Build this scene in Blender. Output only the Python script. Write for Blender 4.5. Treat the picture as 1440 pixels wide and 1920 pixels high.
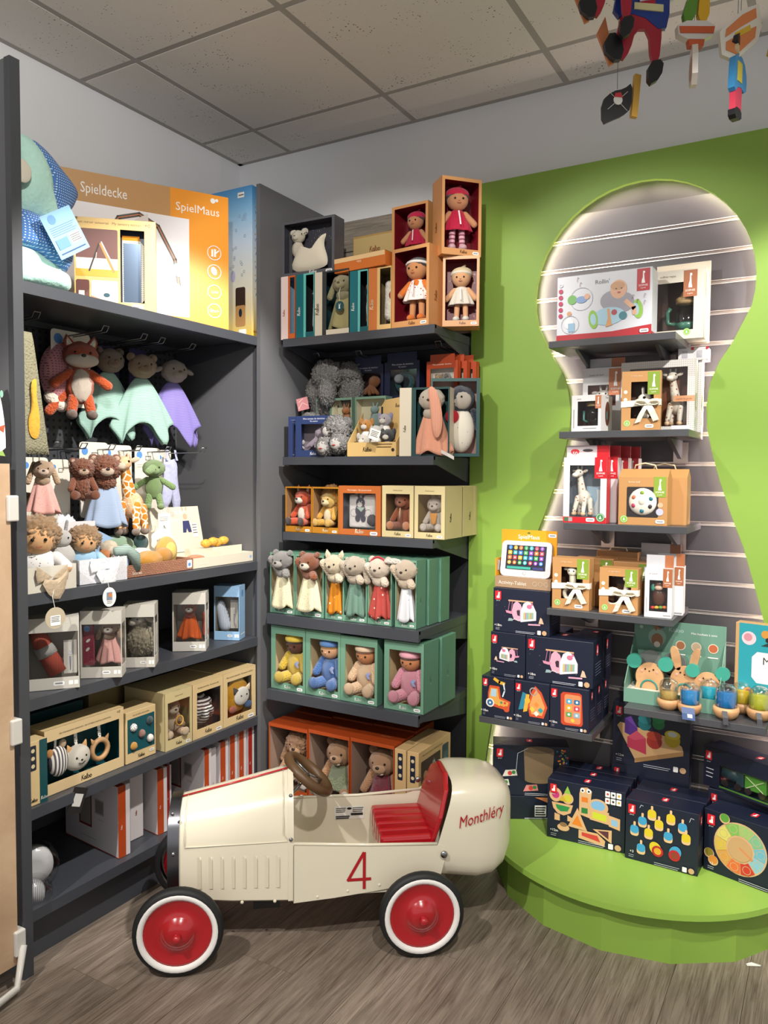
import bpy, math, random
from mathutils import Matrix, Vector, Euler, noise
random.seed(7)
for o in list(bpy.data.objects): bpy.data.objects.remove(o)
S = bpy.context.scene
COL = S.collection
R = math.radians
# ---------------------------------------------------------------- camera, world, lights, exposure
cam = bpy.data.objects.new('camera', bpy.data.cameras.new('camera')); COL.objects.link(cam)
cam.data.sensor_fit = 'VERTICAL'; cam.data.sensor_height = 36; cam.data.lens = 27.43
cam.data.clip_start = .05
CAM = Vector((2.43, -2.84, 1.42))
cam.matrix_world = Matrix.Translation(CAM) @ Matrix.Rotation(R(30.15), 4, 'Z') @ Matrix.Rotation(R(90-2.815), 4, 'X') @ Matrix.Rotation(R(.376), 4, 'Z')
S.camera = cam
S.view_settings.view_transform = 'Standard'; S.view_settings.look = 'None'
S.view_settings.gamma = 1; S.view_settings.use_curve_mapping = False
S.view_settings.exposure = 0.3
w = bpy.data.worlds.new('shop_light'); S.world = w; w.use_nodes = True
w.node_tree.nodes['Background'].inputs[0].default_value = (1, .98, .96, 1)
w.node_tree.nodes['Background'].inputs[1].default_value = .56
def spot(loc, tgt, energy, ang, blend=.35, rad=.035, col=(1, .945, .88)):
    l = bpy.data.lights.new('ceiling_spot', 'SPOT'); l.energy = energy; l.spot_size = R(ang); l.spot_blend = blend
    l.shadow_soft_size = rad; l.color = col
    o = bpy.data.objects.new('ceiling_spot', l); COL.objects.link(o); o.location = loc
    d = Vector(tgt)-Vector(loc); o.rotation_euler = d.to_track_quat('-Z', 'Y').to_euler()
spot((1.88, -1.25, 2.76), (.25, -.95, 1.18), 215, 52)
spot((1.70, -2.30, 2.76), (.00, -1.10, 2.30), 52, 70, .9)
spot((1.00, -3.20, 2.76), (1.10, -1.15, .20), 185, 56)
spot((1.95, -2.25, 2.76), (.85, -.35, 1.70), 95, 46)
spot((1.20, -1.90, 2.76), (1.80, -.15, 1.55), 55, 52)
spot((2.95, -1.55, 2.76), (2.45, -.10, 1.35), 190, 52)
spot((2.65, -2.45, 2.76), (1.95, -.55, .20), 150, 54)

# ---------------------------------------------------------------- materials
def lin(h):
    if isinstance(h, (tuple, list)): return tuple(h[:3])+(1,)
    h = h.lstrip('#'); v = [int(h[i:i+2], 16)/255 for i in (0, 2, 4)]
    return tuple(c/12.92 if c <= .04045 else ((c+.055)/1.055)**2.4 for c in v)+(1,)
MC = {}
def mat(name, col, rough=.6, metal=0, **k):
    key = (name, str(col), rough, metal, str(k))
    if key in MC: return MC[key]
    m = bpy.data.materials.new(name); m.use_nodes = True; MC[key] = m
    nt = m.node_tree; b = nt.nodes['Principled BSDF']
    b.inputs['Base Color'].default_value = lin(col); b.inputs['Roughness'].default_value = rough; b.inputs['Metallic'].default_value = metal
    if k.get('sheen'): b.inputs['Sheen Weight'].default_value = k['sheen']
    if k.get('coat'): b.inputs['Coat Weight'].default_value = k['coat']; b.inputs['Coat Roughness'].default_value = .12
    if k.get('emit'): b.inputs['Emission Color'].default_value = lin(col); b.inputs['Emission Strength'].default_value = k['emit']
    if k.get('trans'): b.inputs['Transmission Weight'].default_value = k['trans']; b.inputs['IOR'].default_value = k.get('ior', 1.33)
    N, Lk = nt.nodes.new, nt.links.new
    if k.get('bump'):
        tc = N('ShaderNodeTexCoord'); n = N('ShaderNodeTexNoise'); n.inputs['Scale'].default_value = k.get('bs', 60); n.inputs['Detail'].default_value = 3
        bp = N('ShaderNodeBump'); bp.inputs['Strength'].default_value = k['bump']; bp.inputs['Distance'].default_value = k.get('bd', .01)
        Lk(tc.outputs['Object'], n.inputs['Vector']); Lk(n.outputs['Fac'], bp.inputs['Height']); Lk(bp.outputs[0], b.inputs['Normal'])
        if k.get('mott'):
            mx = N('ShaderNodeMix'); mx.data_type = 'RGBA'; c = lin(col)
            mx.inputs[6].default_value = tuple(x*(1-k['mott']) for x in c[:3])+(1,); mx.inputs[7].default_value = tuple(min(1, x*(1+k['mott'])) for x in c[:3])+(1,)
            Lk(n.outputs['Fac'], mx.inputs[0]); Lk(mx.outputs[2], b.inputs['Base Color'])
    return m
def paper(c): return mat('paper', c, .42)
def plush(c): return mat('plush', c, .95, sheen=.35, bump=.6, bs=45, bd=.03, mott=.22)
def cloth(c): return mat('cloth', c, .9, sheen=.15, bump=.3, bs=90, bd=.01, mott=.08)
def plast(c): return mat('plastic', c, .3)
def metalm(c, r=.3): return mat('metal', c, r, 1)
def pattern(name, base, c2, kind, scale=30, size=.3, rough=.9):
    key = (name, base, c2, kind, scale, size)
    if key in MC: return MC[key]
    m = bpy.data.materials.new(name); m.use_nodes = True; MC[key] = m
    nt = m.node_tree; b = nt.nodes['Principled BSDF']; b.inputs['Roughness'].default_value = rough
    N, Lk = nt.nodes.new, nt.links.new
    tc = N('ShaderNodeTexCoord'); mx = N('ShaderNodeMix'); mx.data_type = 'RGBA'
    mx.inputs[6].default_value = lin(base); mx.inputs[7].default_value = lin(c2)
    mp = N('ShaderNodeMapping'); mp.inputs['Scale'].default_value = (scale,)*3; Lk(tc.outputs['Object'], mp.inputs[0])
    r = N('ShaderNodeMath'); r.operation = 'LESS_THAN'; r.inputs[1].default_value = size
    if kind == 'dots':
        v = N('ShaderNodeTexVoronoi'); v.inputs['Scale'].default_value = 1; v.inputs['Randomness'].default_value = .75; Lk(mp.outputs[0], v.inputs['Vector']); Lk(v.outputs['Distance'], r.inputs[0])
    elif kind == 'grid':
        v = N('ShaderNodeTexVoronoi'); v.inputs['Scale'].default_value = 1; v.inputs['Randomness'].default_value = 0; v.voronoi_dimensions = '2D'; sx_ = N('ShaderNodeSeparateXYZ'); ax_ = N('ShaderNodeMath'); cx_ = N('ShaderNodeCombineXYZ'); Lk(mp.outputs[0], sx_.inputs[0]); Lk(sx_.outputs[0], ax_.inputs[0]); Lk(sx_.outputs[1], ax_.inputs[1]); Lk(ax_.outputs[0], cx_.inputs[0]); Lk(sx_.outputs[2], cx_.inputs[1]); Lk(cx_.outputs[0], v.inputs['Vector']); Lk(v.outputs['Distance'], r.inputs[0])
    elif kind == 'patch':
        v = N('ShaderNodeTexVoronoi'); v.feature = 'DISTANCE_TO_EDGE'; v.inputs['Scale'].default_value = 1; Lk(mp.outputs[0], v.inputs['Vector']); r.operation = 'GREATER_THAN'; Lk(v.outputs['Distance'], r.inputs[0])
    elif kind == 'stripe':
        v = N('ShaderNodeTexWave'); v.inputs['Scale'].default_value = .32; v.bands_direction = 'Z'; Lk(mp.outputs[0], v.inputs['Vector']); Lk(v.outputs['Fac'], r.inputs[0])
    elif kind == 'stripex':
        v = N('ShaderNodeTexWave'); v.inputs['Scale'].default_value = .32; v.bands_direction = 'X'; Lk(mp.outputs[0], v.inputs['Vector']); Lk(v.outputs['Fac'], r.inputs[0])
    elif kind == 'brick':
        v = N('ShaderNodeTexBrick'); v.inputs['Scale'].default_value = 1; v.inputs['Mortar Size'].default_value = .035; v.inputs['Color1'].default_value = lin(base); v.inputs['Color2'].default_value = tuple(x*.8 for x in lin(base)[:3])+(1,); v.inputs['Mortar'].default_value = lin(c2)
        mp.inputs['Rotation'].default_value = (R(90), 0, 0); Lk(mp.outputs[0], v.inputs['Vector']); Lk(v.outputs['Color'], b.inputs['Base Color']); return m
    Lk(r.outputs[0], mx.inputs[0]); Lk(mx.outputs[2], b.inputs['Base Color'])
    return m
def vgrad(name, c0, c1, z0, z1, rough=.4):
    m = bpy.data.materials.new(name); m.use_nodes = True; nt = m.node_tree; b = nt.nodes['Principled BSDF']; b.inputs['Roughness'].default_value = rough
    N, Lk = nt.nodes.new, nt.links.new
    tc = N('ShaderNodeTexCoord'); sp = N('ShaderNodeSeparateXYZ'); mr = N('ShaderNodeMapRange'); cr = N('ShaderNodeValToRGB')
    mr.inputs[1].default_value = z0; mr.inputs[2].default_value = z1
    e = cr.color_ramp.elements; e[0].color = lin(c0[0]); e[0].position = c0[1]; e[1].color = lin(c1[0]); e[1].position = c1[1]
    Lk(tc.outputs['Object'], sp.inputs[0]); Lk(sp.outputs[2], mr.inputs[0]); Lk(mr.outputs[0], cr.inputs[0]); Lk(cr.outputs[0], b.inputs['Base Color'])
    return m, cr
def wood(c0, c1, scale=6, rough=.5, axis=(1, 1, 1), name='wood'):
    key = (name, c0, c1, scale, axis)
    if key in MC: return MC[key]
    m = bpy.data.materials.new(name); m.use_nodes = True; MC[key] = m; nt = m.node_tree; b = nt.nodes['Principled BSDF']; b.inputs['Roughness'].default_value = rough
    N, Lk = nt.nodes.new, nt.links.new
    tc = N('ShaderNodeTexCoord'); mp = N('ShaderNodeMapping'); mp.inputs['Scale'].default_value = axis; n = N('ShaderNodeTexNoise'); n.inputs['Scale'].default_value = scale; n.inputs['Detail'].default_value = 8; n.inputs['Roughness'].default_value = .65
    n.inputs['Distortion'].default_value = .6
    oi = N('ShaderNodeObjectInfo'); ad = N('ShaderNodeVectorMath'); ml = N('ShaderNodeMath'); ml.operation = 'MULTIPLY'; ml.inputs[1].default_value = 37
    Lk(oi.outputs['Random'], ml.inputs[0]); Lk(tc.outputs['Object'], ad.inputs[0]); Lk(ml.outputs[0], ad.inputs[1])
    cr = N('ShaderNodeValToRGB'); e = cr.color_ramp.elements; e[0].color = lin(c0); e[0].position = .32; e[1].color = lin(c1); e[1].position = .68
    hs = N('ShaderNodeHueSaturation'); mr = N('ShaderNodeMapRange'); mr.inputs[3].default_value = .85; mr.inputs[4].default_value = 1.12
    Lk(ad.outputs[0], mp.inputs[0]); Lk(mp.outputs[0], n.inputs['Vector']); Lk(n.outputs['Fac'], cr.inputs[0]); Lk(oi.outputs['Random'], mr.inputs[0]); Lk(mr.outputs[0], hs.inputs['Value'])
    Lk(cr.outputs[0], hs.inputs['Color']); Lk(hs.outputs[0], b.inputs['Base Color'])
    bp = N('ShaderNodeBump'); bp.inputs['Strength'].default_value = .25; bp.inputs['Distance'].default_value = .003; Lk(n.outputs['Fac'], bp.inputs['Height']); Lk(bp.outputs[0], b.inputs['Normal'])
    return m
def dome_glass():
    if 'dome' in MC: return MC['dome']
    m = film().copy(); m.name = 'dome_plastic'; MC['dome'] = m
    for n in m.node_tree.nodes:
        if n.type == 'MATH': n.inputs[1].default_value = .75; n.inputs[2].default_value = .07
        if n.type == 'LAYER_WEIGHT': n.inputs['Blend'].default_value = .45
    return m
def film():
    if 'film' in MC: return MC['film']
    m = bpy.data.materials.new('clear_film'); m.use_nodes = True; MC['film'] = m; nt = m.node_tree; nt.nodes.clear()
    N, Lk = nt.nodes.new, nt.links.new
    o = N('ShaderNodeOutputMaterial'); mx = N('ShaderNodeMixShader'); t = N('ShaderNodeBsdfTransparent'); g = N('ShaderNodeBsdfGlossy'); g.inputs['Roughness'].default_value = .08
    lw = N('ShaderNodeLayerWeight'); lw.inputs['Blend'].default_value = .2; a = N('ShaderNodeMath'); a.operation = 'MULTIPLY_ADD'; a.inputs[1].default_value = .5; a.inputs[2].default_value = .03
    t.inputs[0].default_value = (.97, .97, .97, 1)
    Lk(lw.outputs['Facing'], a.inputs[0]); Lk(a.outputs[0], mx.inputs[0]); Lk(t.outputs[0], mx.inputs[1]); Lk(g.outputs[0], mx.inputs[2]); Lk(mx.outputs[0], o.inputs[0])
    return m
WHITE, BLACK = '#f4f3f0', '#16171b'
CHAR = mat('charcoal_metal', '#3f4146', .45)
CHAR2 = mat('charcoal_metal_panel', '#55565a', .5)

# ---------------------------------------------------------------- mesh helpers
class MB:
    def __init__(s): s.v = []; s.f = []; s.mi = []; s.ms = []
    def m(s, mt):
        if mt not in s.ms: s.ms.append(mt)
        return s.ms.index(mt)
    def add(s, vs, fs, mt):
        o = len(s.v); i = s.m(mt); s.v += [tuple(x) for x in vs]
        for f in fs: s.f.append(tuple(a+o for a in f)); s.mi.append(i)
        return s
    def box(s, x0, x1, y0, y1, z0, z1, mt):
        return s.add([(x, y, z) for x in (x0, x1) for y in (y0, y1) for z in (z0, z1)],
                     [(0, 1, 3, 2), (4, 6, 7, 5), (0, 4, 5, 1), (2, 3, 7, 6), (0, 2, 6, 4), (1, 5, 7, 3)], mt)
    def ext(s, pts, y0, y1, mt, mt2=None):      # polygon in XZ extruded along Y (pts counter-clockwise seen from -Y)
        n = len(pts); vs = [(a, y0, b) for a, b in pts]+[(a, y1, b) for a, b in pts]
        s.add(vs, [tuple(range(n)), tuple(range(2*n-1, n-1, -1))], mt)
        return s.add(vs, [(i, i+n, (i+1) % n+n, (i+1) % n) for i in range(n)], mt2 or mt)
    def extz(s, pts, z0, z1, mt, mt2=None):
        n = len(pts); vs = [(a, b, z0) for a, b in pts]+[(a, b, z1) for a, b in pts]
        s.add(vs, [tuple(range(n-1, -1, -1)), tuple(range(n, 2*n))], mt)
        return s.add(vs, [(i, (i+1) % n, (i+1) % n+n, i+n) for i in range(n)], mt2 or mt)
    def tube(s, path, r, mt, n=6, closed=False):
        P = [Vector(p) for p in path]; L = len(P); vs = []; prev = None
        for i, p in enumerate(P):
            a = P[(i-1) % L] if (closed or i > 0) else p; b = P[(i+1) % L] if (closed or i < L-1) else p
            t = (b-a).normalized()
            if prev is None: u = t.orthogonal().normalized()
            else:
                u = prev-t*prev.dot(t); u = u.normalized() if u.length > 1e-6 else t.orthogonal().normalized()
            prev = u; v = t.cross(u); rr = r[i] if isinstance(r, (list, tuple)) else r
            vs += [p+(u*math.cos(2*math.pi*k/n)+v*math.sin(2*math.pi*k/n))*rr for k in range(n)]
        fs = [(i*n+k, i*n+(k+1) % n, ((i+1) % L)*n+(k+1) % n, ((i+1) % L)*n+k) for i in range(L if closed else L-1) for k in range(n)]
        if not closed: fs += [tuple(range(n-1, -1, -1)), tuple((L-1)*n+k for k in range(n))]
        return s.add(vs, fs, mt)
    def lathe(s, prof, mt, n=24, axis='z', c=(0, 0, 0), wob=None, caps=True):
        vs = []; L = len(prof)
        for i, (r, h) in enumerate(prof):
            for k in range(n):
                a = 2*math.pi*k/n; q = 1+(wob(i/(L-1), a) if wob else 0); x, y = r*q*math.cos(a), r*q*math.sin(a)
                vs.append({'z': (c[0]+x, c[1]+y, c[2]+h), 'y': (c[0]+x, c[1]+h, c[2]+y), 'x': (c[0]+h, c[1]+x, c[2]+y)}[axis])
        fs = [(i*n+k, i*n+(k+1) % n, (i+1)*n+(k+1) % n, (i+1)*n+k) for i in range(L-1) for k in range(n)]
        if caps: fs += [tuple(range(n-1, -1, -1)), tuple((L-1)*n+k for k in range(n))]
        return s.add(vs, fs, mt)
    def strip(s, pts, wv, mt, th=.0012):         # ribbon along pts, width vector wv, given a thickness
        P = [Vector(p) for p in pts]; W = Vector(wv)/2; vs = []
        for i, p in enumerate(P):
            t = (P[min(i+1, len(P)-1)]-P[max(i-1, 0)]).normalized(); n = t.cross(W).normalized()*th/2
            vs += [p-W-n, p+W-n, p+W+n, p-W+n]
        fs = [(i*4+k, i*4+(k+1) % 4, i*4+4+(k+1) % 4, i*4+4+k) for i in range(len(P)-1) for k in range(4)]
        L = len(P)-1; fs += [(3, 2, 1, 0), (L*4, L*4+1, L*4+2, L*4+3)]
        return s.add(vs, fs, mt)
    def build(s, name, parent=None, smooth=False, loc=None, rot=None, bevel=0):
        me = bpy.data.meshes.new(name); me.from_pydata(s.v, [], s.f)
        for x in s.ms: me.materials.append(x)
        me.polygons.foreach_set('material_index', s.mi)
        if smooth: me.polygons.foreach_set('use_smooth', [True]*len(me.polygons))
        me.update(); o = bpy.data.objects.new(name, me); COL.objects.link(o)
        if parent: o.parent = parent
        if loc: o.location = loc
        if rot: o.rotation_euler = rot
        if bevel:
            bm = o.modifiers.new('bevel', 'BEVEL'); bm.width = bevel; bm.segments = 2; bm.limit_method = 'ANGLE'; bm.angle_limit = R(40)
        return o
def tag(o, label=None, cat=None, group=None, kind=None):
    if label: o['label'] = label
    if cat: o['category'] = cat
    if group: o['group'] = group
    if kind: o['kind'] = kind
    return o
def thing(name, label, cat, loc=(0, 0, 0), rz=0, group=None, sc=1, rx=0, ry=0):
    o = bpy.data.objects.new(name, None); o.empty_display_size = .03; COL.objects.link(o)
    o.location = loc; o.rotation_euler = (R(rx), R(ry), R(rz)); o.scale = (sc,)*3
    return tag(o, label, cat, group)
def sub(fr, p):      # point in a frame (x,y,z,yaw) -> world
    c, s = math.cos(R(fr[3])), math.sin(R(fr[3]))
    return (fr[0]+c*p[0]-s*p[1], fr[1]+s*p[0]+c*p[1], fr[2]+p[2])
# spheres shared between parts
def _ico(sub_, amp):
    import bmesh
    bm = bmesh.new(); bmesh.ops.create_icosphere(bm, subdivisions=sub_, radius=1)
    for v in bm.verts:
        p = v.co.copy(); d = 0
        for a, f in amp: d += a*noise.noise(p*f)
        v.co = p*(1+d+(random.uniform(-.05, .12) if sub_ == 5 else 0))
    me = bpy.data.meshes.new('ball'); bm.to_mesh(me); bm.free()
    me.polygons.foreach_set('use_smooth', [True]*len(me.polygons)); me.materials.append(None); return me
BALL = {'s': _ico(3, []), 'p': _ico(4, [(.05, 2.2), (.05, 7), (.035, 15)]), 'f': _ico(5, [(.10, 3), (.16, 9), (.13, 20)])}
def sub_of(o, p):
    o.parent = p; o.matrix_parent_inverse = p.matrix_basis.inverted(); return o
def E(t, name, c, r, mt, rot=None, kind='s', of=None):
    o = bpy.data.objects.new(name, BALL[kind]); COL.objects.link(o); o.parent = t; o.location = c
    o.scale = r if isinstance(r, (tuple, list)) else (r, r, r)
    if rot: o.rotation_euler = tuple(R(a) for a in rot)
    o.material_slots[0].link = 'OBJECT'; o.material_slots[0].material = mt
    return sub_of(o, of) if of else o
def C(t, name, p0, p1, r0, r1, mt, n=12):
    p0, p1 = Vector(p0), Vector(p1); d = p1-p0; L = d.length; u = d/L; P = []; rr = []
    for k in range(5):
        a = math.pi/2*k/4; P.append(p0-u*r0*math.cos(a)); rr.append(max(r0*math.sin(a), r0*.05))
    for k in range(1, 4): P.append(p0+d*k/4); rr.append(r0+(r1-r0)*k/4)
    for k in range(5):
        a = math.pi/2*k/4; P.append(p1+u*r1*math.sin(a)); rr.append(max(r1*math.cos(a), r1*.05))
    return MB().tube(P, rr, mt, n).build(name, t, True)
def pillow(t, name, pts, th, mt, smooth=True, rings=6, y=0):   # outline in XZ, blown up along Y on both sides
    n = len(pts); cx = sum(p[0] for p in pts)/n; cz = sum(p[1] for p in pts)/n; vs = []; fs = []
    for sgn in (-1, 1):
        o = len(vs)
        for i in range(rings):
            s_ = 1-i/rings; hh = th/2*math.sqrt(max(0, 1-s_**2.6))
            vs += [(cx+(a-cx)*s_, y+sgn*hh, cz+(b-cz)*s_) for a, b in pts]
        vs.append((cx, y+sgn*th/2, cz)); c = len(vs)-1
        for i in range(rings-1):
            for k in range(n):
                q = (o+i*n+k, o+i*n+(k+1) % n, o+(i+1)*n+(k+1) % n, o+(i+1)*n+k); fs.append(q if sgn < 0 else q[::-1])
        for k in range(n):
            q = (o+(rings-1)*n+k, o+(rings-1)*n+(k+1) % n, c); fs.append(q if sgn < 0 else q[::-1])
    return MB().add(vs, fs, mt).build(name, t, smooth)
def smoothpts(pts, it=2):
    for _ in range(it):
        q = []
        for i in range(len(pts)):
            a, b = pts[i], pts[(i+1) % len(pts)]
            q += [(a[0]*.75+b[0]*.25, a[1]*.75+b[1]*.25), (a[0]*.25+b[0]*.75, a[1]*.25+b[1]*.75)]
        pts = q
    return pts
# ---------------------------------------------------------------- flat print
TXT = {}
def text_geo(st, shear=0):
    k = (st, shear)
    if k not in TXT:
        c = bpy.data.curves.new('t', 'FONT'); c.body = st; c.size = 1; c.shear = shear; c.resolution_u = 2
        o = bpy.data.objects.new('t', c); COL.objects.link(o)
        me = o.to_mesh(); vs = [(v.co.x, v.co.y) for v in me.vertices]; fs = [tuple(p.vertices) for p in me.polygons]
        o.to_mesh_clear(); bpy.data.objects.remove(o); bpy.data.curves.remove(c)
        x0 = min([v[0] for v in vs] or [0]); x1 = max([v[0] for v in vs] or [1])
        TXT[k] = ([(a-x0, b) for a, b in vs], fs, x1-x0)
    return TXT[k]
KALOO = [[(0, 0), (.12, 1.0)], [(.5, .95), (.07, .45), (.25, .42), (.5, .02)],
         [(.92, .5), (.8, .58), (.66, .48), (.6, .25), (.68, .05), (.8, .05), (.9, .25), (.95, .55), (.93, .2), (1.02, .02)],
         [(1.12, .05), (1.22, .8), (1.3, 1.0), (1.32, .75), (1.18, .2), (1.28, .02)],
         [(1.65, .55), (1.5, .5), (1.42, .28), (1.48, .07), (1.62, .03), (1.74, .15), (1.78, .35), (1.65, .55)],
         [(2.12, .55), (1.97, .5), (1.89, .28), (1.95, .07), (2.1, .03), (2.22, .15), (2.26, .35), (2.12, .55)]]
class Pr:
    """flat print on one face; a,b run 0..1 over the face, sizes are shares of its width"""
    def __init__(s, w, h): s.w = w; s.h = h; s.it = []; s.cur = None; s.n = 0; s.gr = {}
    def begin(s, name):
        s.n += 1; s.cur = s.n; s.gr[s.n] = name; return s
    def end(s): s.cur = None; return s
    def put(s, v, f, c): s.it.append((v, f, c, s.cur)); return s
    def poly(s, pts, c): return s.put([(a*s.w, b*s.h) for a, b in pts], [tuple(range(len(pts)))], c)
    def rect(s, a0, b0, a1, b1, c): return s.poly([(a0, b0), (a1, b0), (a1, b1), (a0, b1)], c)
    def rrect(s, a0, b0, a1, b1, c, r=.03):
        r *= s.w; x0, x1, y0, y1 = a0*s.w, a1*s.w, b0*s.h, b1*s.h; P = []
        for cx, cy, st in ((x1-r, y1-r, 0), (x0+r, y1-r, 90), (x0+r, y0+r, 180), (x1-r, y0+r, 270)):
            P += [(cx+r*math.cos(R(st+q)), cy+r*math.sin(R(st+q))) for q in (0, 30, 60, 90)]
        return s.put(P, [tuple(range(len(P)))], c)
    def ell(s, a, b, r, c, q=1, rot=0, n=18):
        r *= s.w; co, si = math.cos(R(rot)), math.sin(R(rot)); P = []
        for k in range(n):
            x, y = r*math.cos(2*math.pi*k/n), r*q*math.sin(2*math.pi*k/n); P.append((a*s.w+x*co-y*si, b*s.h+x*si+y*co))
        return s.put(P, [tuple(range(n))], c)
    def line(s, pts, wd, c):
        wd *= s.w/2; P = [(a*s.w, b*s.h) for a, b in pts]; vs = []; fs = []
        for i in range(len(P)-1):
            (x0, y0), (x1, y1) = P[i], P[i+1]; L = math.hypot(x1-x0, y1-y0) or 1; nx, ny = -(y1-y0)/L*wd, (x1-x0)/L*wd; ex, ey = (x1-x0)/L*wd*.6, (y1-y0)/L*wd*.6
            o = len(vs); vs += [(x0-ex+nx, y0-ey+ny), (x0-ex-nx, y0-ey-ny), (x1+ex-nx, y1+ey-ny), (x1+ex+nx, y1+ey+ny)]; fs.append((o, o+1, o+2, o+3))
        return s.put(vs, fs, c)
    def ring(s, a, b, r, wd, c, n=20): return s.line([(a+r*math.cos(2*math.pi*k/n), b+r*math.sin(2*math.pi*k/n)*s.w/s.h) for k in range(n+1)], wd, c)
    def text(s, st, a, b, size, c, al='c', rot=0, shear=0, hs=1):
        vs, fs, L = text_geo(st, shear); vs = [(x*hs, y) for x, y in vs]; L *= hs; sz = size*s.w; off = {'l': 0, 'c': -L/2, 'r': -L}[al]; co, si = math.cos(R(rot)), math.sin(R(rot))
        own = s.cur is None
        if own: s.begin('lettering')
        s.put([(a*s.w+((x+off)*co-y*si)*sz, b*s.h+((x+off)*si+y*co)*sz) for x, y in vs], fs, c)
        return s.end() if own else s
    def kaloo(s, a, b, size, c, rot=0):
        sz = size*s.w; co, si = math.cos(R(rot)), math.sin(R(rot))
        own = s.cur is None
        if own: s.begin('logo_lettering')
        for st in KALOO:
            s.line([(a+((x-1.13)*co-y*si)*sz/s.w, b+((x-1.13)*si+y*co)*sz/s.h) for x, y in st], size*.13, c)
        return s.end() if own else s
    def lines(s, a0, b0, a1, n, dy, wd, c):   # small rows of unreadable text
        for i in range(n): s.line([(a0, b0-i*dy), (a1-(i % 3)*.06*(a1-a0), b0-i*dy)], wd, c)
        return s
    def sticker(s, a, b, wd=.16):
        hh = wd*.42*s.w/s.h; return s.begin('price_sticker').rrect(a-wd/2, b-hh/2, a+wd/2, b+hh/2, WHITE, wd*.14).line([(a-wd*.3, b), (a+wd*.3, b)], wd*.14, '#8a8a90').end()
    def build(s, t, face, box, name=None, off=0):
        w_, h_, d_ = box; z = .0008+off; MBS = {}
        for vs, fs, c, g in s.it:
            if face == 'front': V = [(x-w_/2, -z, y) for x, y in vs]
            elif face == 'right': V = [(w_/2+z, x, y) for x, y in vs]
            elif face == 'left': V = [(-w_/2-z, d_-x, y) for x, y in vs]
            elif face == 'top': V = [(x-w_/2, y, h_+z) for x, y in vs]
            elif face == 'back_in': V = [(x-w_/2, d_-.004-z, y) for x, y in vs]
            MBS.setdefault(g, MB()).add(V, fs, paper(c) if isinstance(c, (str, tuple)) else c); z += .00008
        kids = {k.name.split('.')[0]: k for k in t.children}
        t = (kids.get('front_frame') if face == 'front' else kids.get('lining') if face == 'back_in' else None) or kids.get('body') or t
        nm = name or {'front': 'printed_front', 'right': 'printed_side', 'left': 'printed_side', 'top': 'printed_top', 'back_in': 'printed_backing'}[face]; first = None
        for g, mb in MBS.items():
            o = mb.build(s.gr[g] if g else nm, t); first = first if first and g else o
        s.objs = [o for o in t.children if o.name.split('.')[0] in set(s.gr.values()) | {nm}]
        return first
def carton(name, label, cat, fr, w_, h_, d_, col, group=None, win=None, inner=None, fcol=None, pane=False, rwin=None, tcol=None, rx=0, ry=0, th=.003, lwin=None, mt=None):
    """cardboard box, front face at local y=0 looking along -Y; win=(a0,b0,a1,b1) as shares of the front"""
    t = thing(name, label, cat, fr[:3], fr[3], group, rx=rx, ry=ry); m = mt or paper(col); x = w_/2
    if not win:
        b = MB().box(-x, x, 0, d_, 0, h_, m)
        b.build('body', t, bevel=.0015)
    else:
        a0, b0, a1, b1 = win; b = MB(); tm = paper(tcol) if tcol else m
        b.box(-x, x, 0, d_, 0, th, m).box(-x, x, 0, d_, h_-th, h_, tm).box(-x, x, d_-th, d_, th, h_-th, m)
        b.box(-x, -x+th, 0, d_, th, h_-th, m)
        if rwin:
            c0, e0, c1, e1 = rwin
            b.box(x-th, x, 0, d_, th, h_*e0, m).box(x-th, x, 0, d_, h_*e1, h_-th, m).box(x-th, x, 0, d_*c0, h_*e0, h_*e1, m).box(x-th, x, d_*c1, d_, h_*e0, h_*e1, m)
            if pane: MB().box(x-th*.6, x-th*.4, d_*c0, d_*c1, h_*e0, h_*e1, film()).build('window_film', t)
        else: b.box(x-th, x, 0, d_, th, h_-th, m)
        b.build('body', t)
        im = paper(inner or col); e = th*1.02
        MB().add([(-x+e, th, e), (x-e, th, e), (x-e, d_-e, e), (-x+e, d_-e, e), (-x+e, th, h_-e), (x-e, th, h_-e), (x-e, d_-e, h_-e), (-x+e, d_-e, h_-e)],
                 [(3, 2, 6, 7), (0, 3, 7, 4), (0, 1, 2, 3), (4, 7, 6, 5)]+([] if rwin else [(2, 1, 5, 6)]), im).build('lining', t)
        fm = paper(fcol) if fcol else m; f = MB(); X = lambda a: -x+a*w_
        if b0 > 0: f.box(-x, x, -.0005, th*.6, 0, h_*b0, fm)
        if b1 < 1: f.box(-x, x, -.0005, th*.6, h_*b1, h_, fm)
        if a0 > 0: f.box(-x, X(a0), -.0005, th*.6, h_*b0, h_*b1, fm)
        if a1 < 1: f.box(X(a1), x, -.0005, th*.6, h_*b0, h_*b1, fm)
        f.build('front_frame', t)
        if pane: MB().box(X(a0), X(a1), th*.65, th*.75, h_*b0, h_*b1, film()).build('window_film', t)
    t['fr'] = 0; del t['fr']
    return t
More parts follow.
